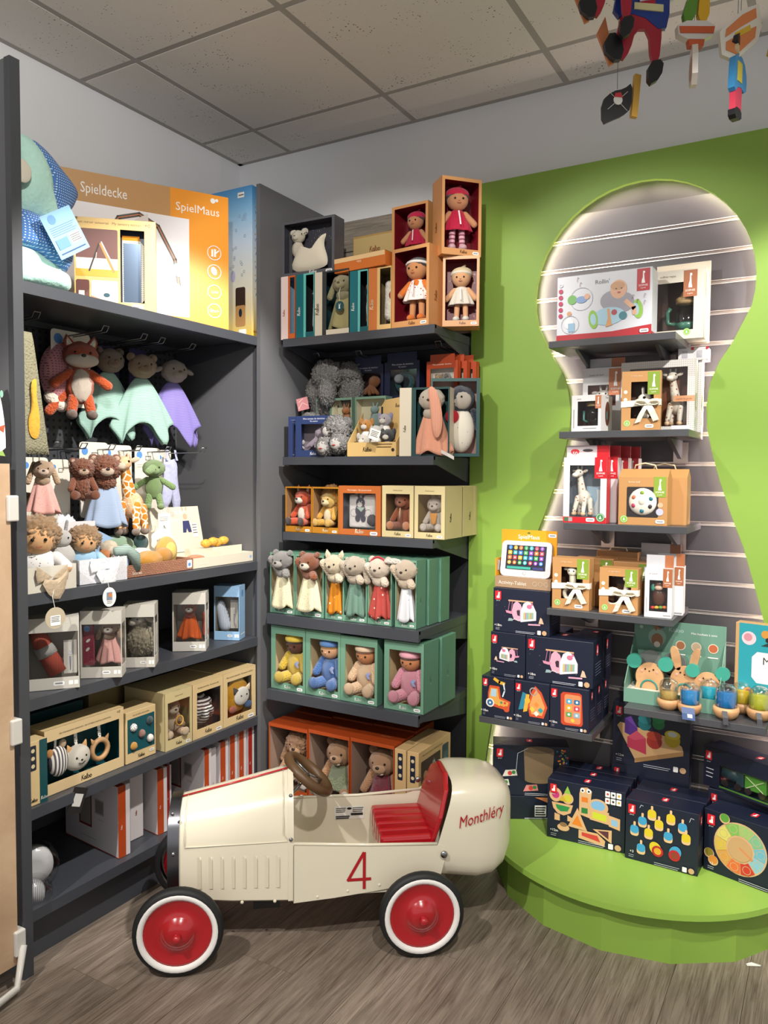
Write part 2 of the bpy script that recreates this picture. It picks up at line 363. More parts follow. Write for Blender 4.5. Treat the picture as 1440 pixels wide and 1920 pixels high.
# ---------------------------------------------------------------- soft toys, unit height, looking along -Y, standing on z=0
EYE = mat('eye', '#14100e', .15)
def eyes(t, z, y, dx, r=.022, m=None, of=None):
    of = of or ([k for k in t.children if k.name.split('.')[0] == 'head'] or [None])[0]
    for s in (-1, 1): E(t, 'eye', (s*dx, y, z), r, m or EYE, of=of)
def ears(t, kind, hc, hr, c, cin=None, k='p'):
    x, y, z = hc; rx, ry, rz = hr; m = plush(c); mi = plush(cin or c)
    for s in (-1, 1):
        if kind == 'round':
            e = E(t, 'ear', (x+s*rx*.78, y+.02, z+rz*.78), (rx*.34, ry*.22, rz*.36), m, kind=k); E(t, 'inner_ear', (x+s*rx*.78, y-.025, z+rz*.76), (rx*.2, ry*.14, rz*.22), mi, of=e)
        elif kind == 'mouse':
            e = E(t, 'ear', (x+s*rx*.95, y+.03, z+rz*.75), (rx*.55, ry*.18, rz*.55), m, kind=k); E(t, 'inner_ear', (x+s*rx*.95, y-.015, z+rz*.75), (rx*.4, ry*.12, rz*.4), mi, of=e)
        elif kind == 'point':
            pillow(t, 'ear', [(x+s*rx*.25, z+rz*.75), (x+s*rx*.85, z+rz*.45), (x+s*rx*.98, z+rz*1.0), (x+s*rx*.8, z+rz*1.5), (x+s*rx*.5, z+rz*1.15)][::s], .07, m, y=y)
            pillow(t, 'inner_ear', [(x+s*rx*.45, z+rz*.8), (x+s*rx*.8, z+rz*.65), (x+s*rx*.85, z+rz*1.0), (x+s*rx*.76, z+rz*1.3)][::s], .03, mi, y=y-.03)
        elif kind == 'up':     # bunny ears standing
            C(t, 'ear', (x+s*rx*.4, y+.02, z+rz*.8), (x+s*rx*.62, y+.04, z+rz*1.9), rx*.2, rx*.16, m)
        elif kind == 'flop':   # bunny ears hanging beside the head
            C(t, 'ear', (x+s*rx*.75, y+.02, z+rz*.65), (x+s*rx*1.3, y-.02, z-rz*1.35), rx*.2, rx*.3, m)
        elif kind == 'side':
            E(t, 'ear', (x+s*rx*1.25, y+.02, z+rz*.1), (rx*.42, ry*.25, rz*.22), m, (0, s*25, 0), k)
def head(t, c, r, hc, muz=None, nose='#2c1d18', k='p', snout=1):
    h = E(t, 'head', c, r, plush(hc), kind=k)
    if muz:
        E(t, 'muzzle', (c[0], c[1]-r[1]*.8, c[2]-r[2]*.3), (r[0]*.5, r[1]*.42*snout, r[2]*.4), plush(muz), kind='s', of=h)
    if nose:
        y = c[1]-r[1]*(.8+.4*snout if muz else .97); E(t, 'nose', (c[0], y, c[2]-r[2]*.12), (r[0]*.14, r[0]*.09, r[0]*.1), mat('nose', nose, .4), of=h)
    eyes(t, c[2]+r[2]*.12, c[1]-r[1]*.86, r[0]*.42, r[0]*.085)
def sit(fr, h, label, body, belly=None, hc=None, muz=None, ear='round', earin=None, foot=None, arm=None, k='p', nose='#2c1d18', name='plush_toy', cat='plush toy', group=None, hz=.66, rx=0, fat=1):
    t = thing(name, label, cat, fr[:3], fr[3], group, h, rx=rx); m = plush(body); hr = (.235, .2, .21)
    E(t, 'body', (0, 0, .27), (.2*fat, .17, .27), m, kind=k)
    if belly: E(t, 'belly', (0, -.075, .26), (.14*fat, .12, .2), plush(belly), kind='s')
    head(t, (0, -.05, hz), hr, hc or body, muz, nose, k)
    ears(t, ear, (0, -.05, hz), hr, hc or body, earin, 's')
    for s in (-1, 1):
        C(t, 'arm', (s*.17*fat, -.03, .44), (s*.25*fat, -.16, .22), .075, .07, plush(arm or body))
        C(t, 'leg', (s*.12*fat, -.06, .09), (s*.2*fat, -.3, .085), .095, .09, m)
        E(t, 'foot', (s*.21*fat, -.36, .1), (.095, .05, .1), plush(foot or body))
    return t
def drape(t, name, m, z0, z1, r0, r1, nf=7, amp=.16, sq=.55, hem=.12, seed=0, n=56, rings=14, x=0, y=0):
    mb = MB(); vs = []; rnd = random.Random(seed); ph = rnd.random()*6; am = [rnd.uniform(.6, 1.2) for _ in range(4)]
    for i in range(rings+1):
        f = i/rings
        for k_ in range(n):
            a = 2*math.pi*k_/n; wv = am[0]*math.cos(nf*a+ph)+.5*am[1]*math.cos((nf-3)*a+2*ph)+.35*am[2]*math.sin((nf+4)*a)
            r = (r0+(r1-r0)*f**.8)*(1+amp*f*wv)
            z = z0+(z1-z0)*f-hem*f**3*abs(math.sin(2*a+ph))*abs(z1-z0)+hem*.5*f**3*abs(z1-z0)
            vs.append((x+r*math.cos(a), y+r*sq*math.sin(a), z))
    fs = [(i*n+k_, (i+1)*n+k_, (i+1)*n+(k_+1) % n, i*n+(k_+1) % n) for i in range(rings) for k_ in range(n)]+[tuple(range(n))]
    o = mb.add(vs, fs, m).build(name, t, True); sd = o.modifiers.new('thickness', 'SOLIDIFY'); sd.thickness = .012; return o
def comforter(fr, h, label, hc, cl, muz=None, ear='round', earin=None, armc=None, armup=True, group=None, k='p', nose='#2c1d18', seed=1, name='plush_comforter', rx=0, ry=0, clm=None, hz=.81, cw=1):
    t = thing(name, label, 'comforter', fr[:3], fr[3], group, h, rx=rx, ry=ry); hr = (.19, .165, .165)
    drape(t, 'blanket', clm or cloth(cl), hz-.12, .03, .09*min(1, cw*1.2), .285*cw, seed=seed, sq=.55 if cw > .9 else .7)
    head(t, (0, -.04, hz), hr, hc, muz, nose, k); ears(t, ear, (0, -.04, hz), hr, hc, earin, 's')
    a = plush(armc or hc)
    if armup:
        C(t, 'arm', (-.08, -.05, hz-.16), (-.175, -.1, hz+.02), .06, .07, a); C(t, 'arm', (.08, -.06, hz-.17), (.16, -.14, hz-.22), .06, .065, a)
    E(t, 'chest', (0, -.03, hz-.2), (.13, .1, .1), a, kind=k)
    return t
def doll(fr, h, label, skin, hair, dress, sleeve=None, leg=None, shoe=None, hat=None, band=None, group=None, dressm=None, stripe=None):
    t = thing('rag_doll', label, 'doll', fr[:3], fr[3], group, h); sk = cloth(skin)
    lm = stripe or cloth(leg or skin)
    for s in (-1, 1):
        C(t, 'leg', (s*.07, 0, .34), (s*.08, -.01, .1), .05, .045, lm)
        E(t, 'shoe', (s*.085, -.035, .055), (.062, .085, .055), cloth(shoe or skin))
        C(t, 'arm', (s*.12, -.01, .56), (s*.24, -.05, .42), .045, .05, cloth(sleeve or skin)); E(t, 'hand', (s*.255, -.055, .4), .048, sk)
    E(t, 'body', (0, 0, .5), (.12, .09, .14), cloth(sleeve or dress))
    drape(t, 'dress', dressm or cloth(dress), .6, .3, .1, .23, nf=8, amp=.1, sq=.6, hem=0, seed=3)
    E(t, 'head', (0, -.02, .76), (.165, .14, .155), sk)
    E(t, 'hair', (0, .0, .81), (.178, .150, .128), plush(hair), (16, 0, 0), 's')
    eyes(t, .755, -.152, .062, .016); E(t, 'nose', (0, -.162, .725), .012, sk)
    MB().strip([(-.03, -.158, .693), (0, -.161, .684), (.03, -.158, .693)], (0, 0, .008), mat('thread', '#a34a3c', .8), .004).build('mouth', t)
    if hat:
        E(t, 'hat', (0, .012, .848), (.186, .160, .115), cloth(hat), (10, 0, 0)); C(t, 'hat_point', (0, .04, .92), (.05, .04, .99), .06, .02, cloth(hat))
    if band:
        MB().tube([(.172*math.cos(a), .012+.15*math.sin(a), .82-.03*math.sin(a)) for a in [2*math.pi*i/20 for i in range(20)]], .022, cloth(band), 6, True).build('headband', t, True)
    MB().strip([(0, -.13, .58), (.012, -.165, .46), (.02, -.19, .36)], (.022, 0, 0), cloth('#f3dfe2'), .004).build('ribbon', t)
    return t
def babydoll(fr, h, label, suit, skin, hair, hat, k='p', group=None):
    t = thing('baby_doll', label, 'doll', fr[:3], fr[3], group, h); m = plush(suit)
    E(t, 'body', (0, 0, .3), (.21, .17, .28), m, kind=k)
    E(t, 'head', (0, -.05, .7), (.19, .17, .18), cloth(skin)); E(t, 'hair', (0, -.065, .765), (.185, .16, .11), plush(hair))
    E(t, 'hat', (0, -.03, .84), (.205, .185, .14), cloth(hat)); MB().lathe([(.2, 0), (.215, .02), (.215, .07), (.195, .09)], cloth(hat), 24, c=(0, -.03, .77)).build('hat_brim', t, True)
    eyes(t, .69, -.208, .075, .018); E(t, 'nose', (0, -.222, .665), .014, cloth(skin))
    for s in (-1, 1):
        C(t, 'arm', (s*.17, -.03, .48), (s*.255, -.13, .27), .08, .08, m)
        C(t, 'leg', (s*.11, -.06, .1), (s*.18, -.28, .09), .11, .1, m); E(t, 'foot', (s*.19, -.33, .11), (.1, .07, .11), m)
    pillow(t, 'butterfly_patch', [(.06, .36), (.12, .42), (.17, .40), (.14, .35), (.17, .29), (.11, .29)], .02, cloth('#8a93b8'), y=-.185)
    return t
def giraffe(fr, h, label, skin, horn, hoof, name='plush_giraffe', sitting=False, mane='#e08a3c', group=None, cat='plush toy', rx=0):
    t = thing(name, label, cat, fr[:3], fr[3], group, h, rx=rx)
    E(t, 'body', (.02, .03, .36), (.13, .12, .16), skin); C(t, 'neck', (-.01, .02, .46), (-.06, 0, .8), .085, .055, skin)
    E(t, 'head', (-.06, -.04, .86), (.085, .11, .08), skin, (15, 0, 0)); E(t, 'muzzle', (-.08, -.15, .82), (.06, .07, .05), horn)
    for s in (-1, 1):
        E(t, 'ear', (-.06+s*.12, 0, .9), (.06, .02, .03), horn, (0, s*-20, 0)); C(t, 'horn', (-.06+s*.04, 0, .92), (-.06+s*.045, .0, .985), .014, .018, horn)
        E(t, 'eye', (-.06+s*.065, -.105, .88), .014, EYE)
        C(t, 'front_leg', (s*.08, -.04, .36), (s*.1-.02, -.1, .1), .055, .04, skin); C(t, 'rear_leg', (s*.1+.03, .06, .32), (s*.12+.04, .05, .08), .06, .045, skin)
        E(t, 'hoof', (s*.1-.02, -.11, .045), (.05, .06, .045), hoof); E(t, 'hoof', (s*.12+.04, .04, .045), (.052, .06, .045), hoof)
    E(t, 'mane', (-.03, .06, .9), (.03, .04, .07), plush(mane), kind='f')
    return t
def wire_hook(x, y, z, L, label, group='wire hooks on the pegboard', ax='x', m=None):
    t = thing('wire_hook', label, 'hook', (x, y, z), 90 if ax == 'x' else 0, group)
    P = [(-.011, 0, 0), (-.011, -L, .006), (-.011, -L-.012, .022), (.011, -L-.012, .022), (.011, -L, .006), (.011, 0, 0)]
    MB().tube(P, .0022, m or metalm('#8d8f92', .35), 6).build('prong', t, True)
    MB().box(-.02, .02, -.002, .006, -.03, .012, CHAR).build('mounting_plate', t)
    return t
def hangcard(fr, w_, h_, label, col='#e6e0d3', dot='#5b93d8', dotxy=(.18, .88), group='toy header cards on the hooks', ry=0):
    t = thing('header_card', label, 'card', fr[:3], fr[3], group, ry=ry)
    P = []; r = .012
    for cx, cz, st in ((w_/2-r, h_-r, 0), (-w_/2+r, h_-r, 90), (-w_/2+r, r, 180), (w_/2-r, r, 270)): P += [(cx+r*math.cos(R(st+q)), cz+r*math.sin(R(st+q))) for q in (0, 45, 90)]
    MB().ext(P, 0, .0012, paper(col)).build('card', t)
    p = Pr(w_, h_).ell(dotxy[0], dotxy[1], .11, dot).lines(.1, .72, .45, 2, .035, .015, '#b9b09c').line([(.42, .80), (.42, .86), (.62, .86), (.62, .80), (.42, .80)], .02, '#6a6a6a'); p.build(t, 'front', (w_, h_, .001))
    return t
def ribbonbow(t, w_, h_, z, col='#efe8d6'):
    m = cloth(col); x = w_/2; b = .012
    MB().strip([(-x-.001, .02, z), (-x-.001, -.002, z), (0, -.004, z+.004), (x+.001, -.002, z+.006), (x+.001, .02, z+.006)], (0, 0, b*1.6), m).build('ribbon_band', t)
    kx = x*.35
    E(t, 'ribbon_knot', (kx, -.009, z+.003), (.009, .007, .009), m)
    for dx, dz, q in ((-.030, -.058, 1), (.026, -.052, 0)):
        MB().strip([(kx, -.009, z), (kx+dx*.5, -.016, z+dz*.45), (kx+dx, -.008, z+dz)], (b*1.5, 0, b*.5), m).build('ribbon_tail', t)
    for s in (-1, 1):
        MB().strip([(kx, -.008, z), (kx+s*.012, -.018, z+.013), (kx+s*.030, -.017, z+.014), (kx+s*.036, -.012, z+.004), (kx+s*.022, -.010, z-.002), (kx, -.008, z)], (0, .012, .004), m).build('ribbon_loop', t)
def pricetag(t, p): pass
# small printed emblems
def rabbit_tag(p, a0, b1, s=.12):
    hh = s*1.35*p.w/p.h; p.begin('brand_label').rrect(a0, b1-hh, a0+s, b1, '#d8232f', s*.1)
    f = lambda u, v: (a0+u*s, b1-hh+v*hh)
    p.poly([f(.25, .18), f(.75, .18), f(.75, .52), f(.45, .52), f(.42, .42), f(.25, .42)], WHITE)
    for u in (.52, .68): p.poly([f(u-.05, .5), f(u+.05, .5), f(u+.1, .85), f(u, .88)], WHITE)
    p.text('Janod', a0+s/2, b1-hh-.022*p.w/p.h, s*.26, '#d9d9de')
    return p.end()
def giraffe_tag(p, a0, b0, a1, b1, c):
    p.begin('brand_label').rect(a0, b0, a1, b1, c); f = lambda u, v: (a0+u*(a1-a0), b0+v*(b1-b0))
    p.poly([f(.36, .34), f(.64, .34), f(.58, .52), f(.55, .78), f(.63, .80), f(.6, .88), f(.46, .88), f(.45, .6), f(.38, .48)], WHITE)
    p.text('SOPHIE', (a0+a1)/2, b0+(b1-b0)*.2, (a1-a0)*.22, WHITE).text('la girafe', (a0+a1)/2, b0+(b1-b0)*.1, (a1-a0)*.13, WHITE)
    return p.end()
def roundel(p, a, b, r=.06, c='#7fb93a'): return p.begin('roundel_print').ell(a, b, r, c).ring(a, b, r*.8, r*.1, WHITE).poly([(a-r*.3, b-r*.35*p.w/p.h), (a+r*.3, b-r*.35*p.w/p.h), (a, b+r*.5*p.w/p.h)], WHITE).end()
def stars(p, n, c, seed, box=(.05, .1, .95, .95), s=.006):
    rnd = random.Random(seed)
    for _ in range(n): p.ell(rnd.uniform(box[0], box[2]), rnd.uniform(box[1], box[3]), rnd.uniform(s*.5, s), c, n=6)
    return p
def box_end(p): return p.begin('recycling_mark').rrect(.80, .03, .86, .03+.07*p.w/p.h, WHITE, .01).ell(.92, .03+.035*p.w/p.h, .04, '#c9a27a').end()
# ---------------------------------------------------------------- room shell
CEIL = 2.835
def struct(o, label=None): return tag(o, label, kind='structure')
wallm = mat('wall_paint', '#e4e6ea', .85, bump=.05, bs=30, bd=.002)
struct(MB().box(-.1, 0, -5.5, .1, 0, CEIL, wallm).build('wall_left'), 'light grey painted left wall')
struct(MB().box(0, 4.8, 0, .1, 0, CEIL, wallm).build('wall_back'), 'light grey painted back wall')
# floor planks run along Y
fl = struct(MB().box(0, 4.8, -5.5, 0, -.05, -.006, mat('floor_joint', '#2d2722', .8)).build('floor'), 'grey brown wood plank floor')
pm = wood('#6a5d52', '#978a7d', 4, .45, (10, 1.1, 4), 'plank_wood')
nt = pm.node_tree; b = nt.nodes['Principled BSDF']; N, Lk = nt.nodes.new, nt.links.new
src = b.inputs['Base Color'].links[0].from_socket; mpv = [n for n in nt.nodes if n.type == 'MAPPING'][0]
sc_ = N('ShaderNodeVectorMath'); sc_.operation = 'MULTIPLY'; sc_.inputs[1].default_value = (14, 2.6, 1); fn = N('ShaderNodeTexNoise'); fn.inputs['Scale'].default_value = 2.2; fn.inputs['Detail'].default_value = 6; fn.inputs['Distortion'].default_value = .35
Lk(mpv.outputs[0], sc_.inputs[0]); Lk(sc_.outputs[0], fn.inputs['Vector'])
rp = N('ShaderNodeValToRGB'); e = rp.color_ramp.elements; e[0].position = .36; e[0].color = (.32, .30, .28, 1); e[1].position = .52; e[1].color = (1, 1, 1, 1)
mu = N('ShaderNodeMix'); mu.data_type = 'RGBA'; mu.blend_type = 'MULTIPLY'; mu.inputs[0].default_value = .55; Lk(fn.outputs['Fac'], rp.inputs[0]); Lk(src, mu.inputs[6]); Lk(rp.outputs[0], mu.inputs[7]); Lk(mu.outputs[2], b.inputs['Base Color'])
PW, PL = .186, 1.24; pd = {}
for i in range(17):
    x0 = i*PW+.02; off = (i*.47) % PL
    for j in range(5):
        y1 = -off-(j-1)*PL; y0 = y1-PL; y1 = min(y1, 0); y0 = max(y0, -4.4)
        if y1-y0 < .05 or x0 > 3.2: continue
        k = round(y1-y0, 3)
        if k not in pd:
            o = MB().box(.0006, PW-.0006, .0006, y1-y0-.0006, -.006, 0, pm).build('floor_plank', fl); pd[k] = o.data
        else: o = bpy.data.objects.new('floor_plank', pd[k]); COL.objects.link(o); o.parent = fl
        o.location = (x0, y0, 0)
# ceiling: dark void slab, mineral tiles, grid bars
ce = struct(MB().box(-.1, 4.8, -5.5, .1, CEIL+.03, CEIL+.06, wallm).build('ceiling'), 'suspended ceiling of speckled mineral tiles in a metal grid')
tm = bpy.data.materials.new('mineral_tile'); tm.use_nodes = True; nt = tm.node_tree; b = nt.nodes['Principled BSDF']; b.inputs['Roughness'].default_value = .95
N, Lk = nt.nodes.new, nt.links.new
tc = N('ShaderNodeTexCoord'); v = N('ShaderNodeTexVoronoi'); v.inputs['Scale'].default_value = 75; n2 = N('ShaderNodeTexNoise'); n2.inputs['Scale'].default_value = 9
ls = N('ShaderNodeMath'); ls.operation = 'LESS_THAN'; mr = N('ShaderNodeMapRange'); mr.inputs[1].default_value = .45; mr.inputs[2].default_value = .7; mr.inputs[3].default_value = .06; mr.inputs[4].default_value = .22
mx = N('ShaderNodeMix'); mx.data_type = 'RGBA'; mx.inputs[6].default_value = lin('#e3dfda'); mx.inputs[7].default_value = lin('#6d6862')
Lk(tc.outputs['Object'], v.inputs['Vector']); Lk(tc.outputs['Object'], n2.inputs['Vector']); Lk(n2.outputs['Fac'], mr.inputs[0]); Lk(v.outputs['Distance'], ls.inputs[0]); Lk(mr.outputs[0], ls.inputs[1]); Lk(ls.outputs[0], mx.inputs[0]); Lk(mx.outputs[2], b.inputs['Base Color'])
gm = mat('grid_bar', '#a9a5a0', .7)
GX = [0]+[.296+.6225*k for k in range(8)]; GY = [0]+[-.262-.6265*k for k in range(9)]
for i in range(len(GX)-1):
    for j in range(len(GY)-1):
        MB().box(GX[i]+.012, GX[i+1]-.012, GY[j+1]+.012, GY[j]-.012, CEIL-.001, CEIL+.012, tm).build('ceiling_tile', ce)
for x in GX[1:]: MB().box(x-.0145, x+.0145, -5.3, 0, CEIL, CEIL+.03, gm).build('grid_bar', ce)
for y in GY[1:]: MB().box(0, 4.7, y-.0145, y+.0145, CEIL+.0005, CEIL+.0305, gm).build('grid_bar', ce)
MB().box(0, .022, -5.3, 0, CEIL-.002, CEIL+.03, gm).box(0, 4.7, -.022, 0, CEIL-.002, CEIL+.03, gm).build('wall_angle', ce)
# ---------------------------------------------------------------- shelving units
SHC = mat('shelf_metal', '#41444b', .42)
def shelf_board(t, L, D, z, lip=.032, side=.03, ang=0):
    # local: x along the length, front edge at y=0, back at y=D
    b = MB().box(0, L, 0, D, -.012, 0, SHC).box(0, L, -.004, .010, -lip, .001, SHC).box(0, L, D-.01, D, -lip, -.012, SHC)
    b.box(0, .002, .01, D, -side, -.012, SHC).box(L-.002, L, .01, D, -side, -.012, SHC)
    return b
def brackets(t, L, D, loc, rot):
    for x in (.002, L-.006):
        b = MB(); b.add([(x, .03, -.014), (x, D, -.014), (x, D, -.10), (x, .03, -.03), (x+.004, .03, -.014), (x+.004, D, -.014), (x+.004, D, -.10), (x+.004, .03, -.03)],
                        [(0, 1, 2, 3), (7, 6, 5, 4), (0, 4, 5, 1), (1, 5, 6, 2), (2, 6, 7, 3), (3, 7, 4, 0)], SHC)
        b.build('bracket', t, loc=loc, rot=rot)
lu = thing('shelving_unit', 'charcoal metal shelving unit along the left wall with pegboard back', 'shelving')
pegm = pattern('pegboard', '#3b3d42', '#0b0b0c', 'grid', 40, .22, .5)
MB().box(.03, .045, -1.49, -.45, .02, 1.93, CHAR2).build('back_panel', lu)
MB().box(.045, .048, -1.47, -.465, 1.09, 1.93, pegm).build('pegboard', lu)
SP = mat('side_panel_metal', '#5f6063', .55)
MB().box(.0, .47, -.458, -.440, .0, 1.915, SP).build('side_panel', lu)
MB().box(.0, .49, -1.512, -1.492, .0, 2.515, SP).build('side_panel', lu)
for y in (-.462, -.436): MB().tube([(.474, y, .0), (.474, y, 1.915)], .007, SHC, 8).build('panel_edge', lu, True)
MB().box(.486, .51, -1.515, -1.485, .0, 2.515, CHAR).build('panel_edge', lu)
for z in (1.94, 1.075, .778, .465, .17):
    shelf_board(lu, 1.012, .43, z).build('shelf', lu, loc=(.485, -1.474, z), rot=(0, 0, R(90)))
    if z > .2: brackets(lu, 1.012, .43, (.485, -1.474, z), (0, 0, R(90)))
MB().box(.05, .44, -1.48, -.46, .0, .125, SHC).build('plinth', lu)
bu = thing('shelving_unit', 'narrow charcoal shelving unit in the corner full of boxed soft toys', 'shelving')
MB().box(.486, .504, -.475, -.002, .0, 2.515, SP).build('side_panel', bu)
MB().box(.50, 1.20, -.06, -.045, .0, 1.95, mat('back_metal', '#2c2d31', .5)).build('back_panel', bu)
for z, d in ((1.94, .32), (1.482, .32), (1.187, .32), (.878, .42), (.583, .42), (.17, .42)):
    shelf_board(bu, .66, d, z, .038 if d > .4 else .03).build('shelf', bu, loc=(.542, -.06-d, z)); brackets(bu, .66, d, (.542, -.06-d, z), (0, 0, 0))
MB().box(.54, 1.20, -.43, -.08, .0, .13, SHC).build('plinth', bu)
# weathered boards on the wall above the corner unit
wb = struct(MB().box(.5, 1.2, -.030, -.002, 1.96, 2.47, mat('board_backing', '#3a352f', .8)).build('trim_1'), 'grey weathered board cladding above the corner shelving')
gw = wood('#6f675d', '#a39a8d', 5, .6, (1, 4, 16), 'grey_board')
for k in range(4):
    z0 = 1.965+k*.128; MB().box(.502, 1.198, -.045, -.030, z0, z0+.124, gw).build('wall_board', wb)
# ---------------------------------------------------------------- green keyhole panel
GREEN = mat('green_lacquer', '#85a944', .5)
KX = 1.822
def prof():
    P = [(KX-.365*math.sin(a), 2.052+.365*math.cos(a)) for a in [R(x) for x in range(0, 112, 8)]]
    P += [(KX-x, z) for x, z in ((.300, 1.85), (.262, 1.79), (.237, 1.725), (.227, 1.65), (.230, 1.58), (.247, 1.50), (.275, 1.40), (.312, 1.29), (.35, 1.19), (.385, 1.07), (.42, .94), (.465, .74), (.51, .50), (.54, .30), (.55, .12))]
    return P
KL = prof(); KR = [(2*KX-x, z) for x, z in KL]
gp = thing('keyhole_panel', 'lime green wall panel with a glowing keyhole shaped opening', 'wall panel', (1.205, 0, 0))
Y0, Y1 = -.078, -.060
def halfpanel(pts, xedge, sgn):
    mb = MB(); n = len(pts); vs = []
    for y in (Y0, Y1):
        vs += [(x-1.205, y, z) for x, z in pts]+[(xedge-1.205, y, z) for x, z in pts]
    fs = []
    for i in range(n-1):
        q = (i, i+1, n+i+1, n+i); q2 = (2*n+i, 3*n+i, 3*n+i+1, 2*n+i+1); r = (i, 2*n+i, 2*n+i+1, i+1)
        fs += [q, q2, r] if sgn < 0 else [q[::-1], q2[::-1], r[::-1]]
    return mb.add(vs, fs, GREEN)
for pts, xe, s in ((KL, 1.205, -1), (KR, 3.0, 1)):
    mb = halfpanel(pts, xe, s); a, b_ = sorted((KX, xe)); mb.box(a-1.205, b_-1.205, Y0, Y1, 2.417, 2.51, GREEN)
    x0, x1 = (xe, xe+.012) if s < 0 else (xe-.012, xe)
    mb.box(x0-1.205, x1-1.205, Y1, -.002, .12, 2.51, GREEN).box(a-1.205, b_-1.205, Y1, -.002, 2.495, 2.51, GREEN)  # unseen top cap added behind the panel to stop LED light leaking upward
    mb.build('panel', gp)
led = mat('led_strip', '#ffe3dc', .5, emit=100)
for pts, s in ((KL, -1), (KR, 1)):
    mb = MB(); vs = []
    for x, z in pts:
        q = .012*s; vs += [(x+q-1.205, -.057, z+(.012 if z > 2.05 else 0)), (x+q-1.205, -.047, z+(.012 if z > 2.05 else 0))]
    n = len(pts); mb.add(vs, [(2*i, 2*i+1, 2*i+3, 2*i+2) for i in range(n-1)], led).build('led_strip', gp)
# slatwall behind the opening
slm = mat('slat_board', '#38373b', .4); alu = metalm('#e6dedb', .35)
sw = thing('slatwall', 'dark grey slatwall with aluminium groove inserts inside the keyhole', 'slatwall', (1.2, 0, 0))
MB().box(.05, 1.30, -.003, -.001, .12, 2.45, mat('slat_void', '#1d1c1e', .6)).build('backing', sw)
for k in range(-1, 21):
    z1 = 2.265-.1007*k-.007; z0 = z1-.1007+.014
    if z0 > .13: MB().box(.05, 1.30, -.012, -.003, z0, min(z1, 2.45), slm).build('slat', sw)
    MB().box(.05, 1.30, -.008, -.005, z1, z1+.014, mat('groove', '#77726f', .5)).box(.05, 1.30, -.014, -.006, z1, z1+.0022, alu).box(.05, 1.30, -.014, -.006, z1+.0118, z1+.014, alu).build('groove_insert', sw) if k >= 0 else None
# wall shelves in the keyhole
KS = mat('shelf_laminate', '#45464a', .35)
def wallshelf(x0, x1, z, label, y0=-.312):
    t = thing('wall_shelf', label, 'shelf', (x0, 0, z), 0, 'shelves in the keyhole')
    MB().box(0, x1-x0, y0, -.022, -.022, 0, KS).build('board', t, bevel=.001)
    for x in (.07, x1-x0-.075):
        b = MB(); P = [(y0+.06, -.023), (-.022, -.023), (-.022, -.085), (-.05, -.085)]
        b.add([(x, a, c) for a, c in P]+[(x+.012, a, c) for a, c in P], [(0, 1, 2, 3), (7, 6, 5, 4), (0, 4, 5, 1), (1, 5, 6, 2), (2, 6, 7, 3), (3, 7, 4, 0)], CHAR)
        b.build('bracket', t)
        MB().box(x-.016, x+.03, -.036, -.022, -.10, -.03, metalm('#c9b8ae', .3)).build('bracket_plate', t)
    return t
SH = {}
for k, x0, x1, z, lb in (('K1', 1.588, 1.988, 1.860, 'top dark wall shelf in the keyhole, holding the baby roller box'), ('K2', 1.629, 2.033, 1.562, 'second dark wall shelf in the keyhole, under the kraft box with a ribbon'),
        ('K3', 1.649, 2.034, 1.262, 'third dark wall shelf in the keyhole, holding the red giraffe boxes'), ('K4', 1.597, 2.001, .972, 'fourth dark wall shelf in the keyhole, beside the toy tablet box'),
        ('Kl', 1.357, 1.757, .566, 'low left wall shelf carrying stacked navy toy boxes'), ('Kr', 1.858, 2.270, .677, 'low right wall shelf carrying bottle rattles')):
    wallshelf(x0, x1, z, lb); SH[k] = z
# ---------------------------------------------------------------- green plinth
PC = (1.86, -.05); PZ = .168
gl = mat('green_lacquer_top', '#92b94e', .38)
pl = thing('display_plinth', 'lime green half round plinth on the floor under the keyhole', 'plinth', (PC[0], PC[1], 0))
pts = [(.535*math.cos(R(a)), .535*math.sin(R(a))) for a in range(180, 361, 4)]
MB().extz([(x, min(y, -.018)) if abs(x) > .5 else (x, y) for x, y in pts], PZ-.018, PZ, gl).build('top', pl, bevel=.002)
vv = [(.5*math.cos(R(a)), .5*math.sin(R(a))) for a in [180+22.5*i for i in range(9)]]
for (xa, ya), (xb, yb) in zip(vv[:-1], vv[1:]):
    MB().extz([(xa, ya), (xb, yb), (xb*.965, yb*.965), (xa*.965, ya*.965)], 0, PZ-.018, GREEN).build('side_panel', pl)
# ---------------------------------------------------------------- pedal car
CREAM = mat('cream_enamel', '#ddd6c0', .28, coat=.5); REDE = mat('red_enamel', '#a8121c', .25, coat=.6); RUB = mat('rubber', '#17181a', .6); WHT = mat('white_rubber', '#e9e7e3', .5)
CHR = metalm('#9fa0a3', .22)
car = thing('pedal_car', 'cream vintage racing pedal car with red disc wheels and number 4', 'pedal car', (1.1306, -1.0635, 0), 38.03)
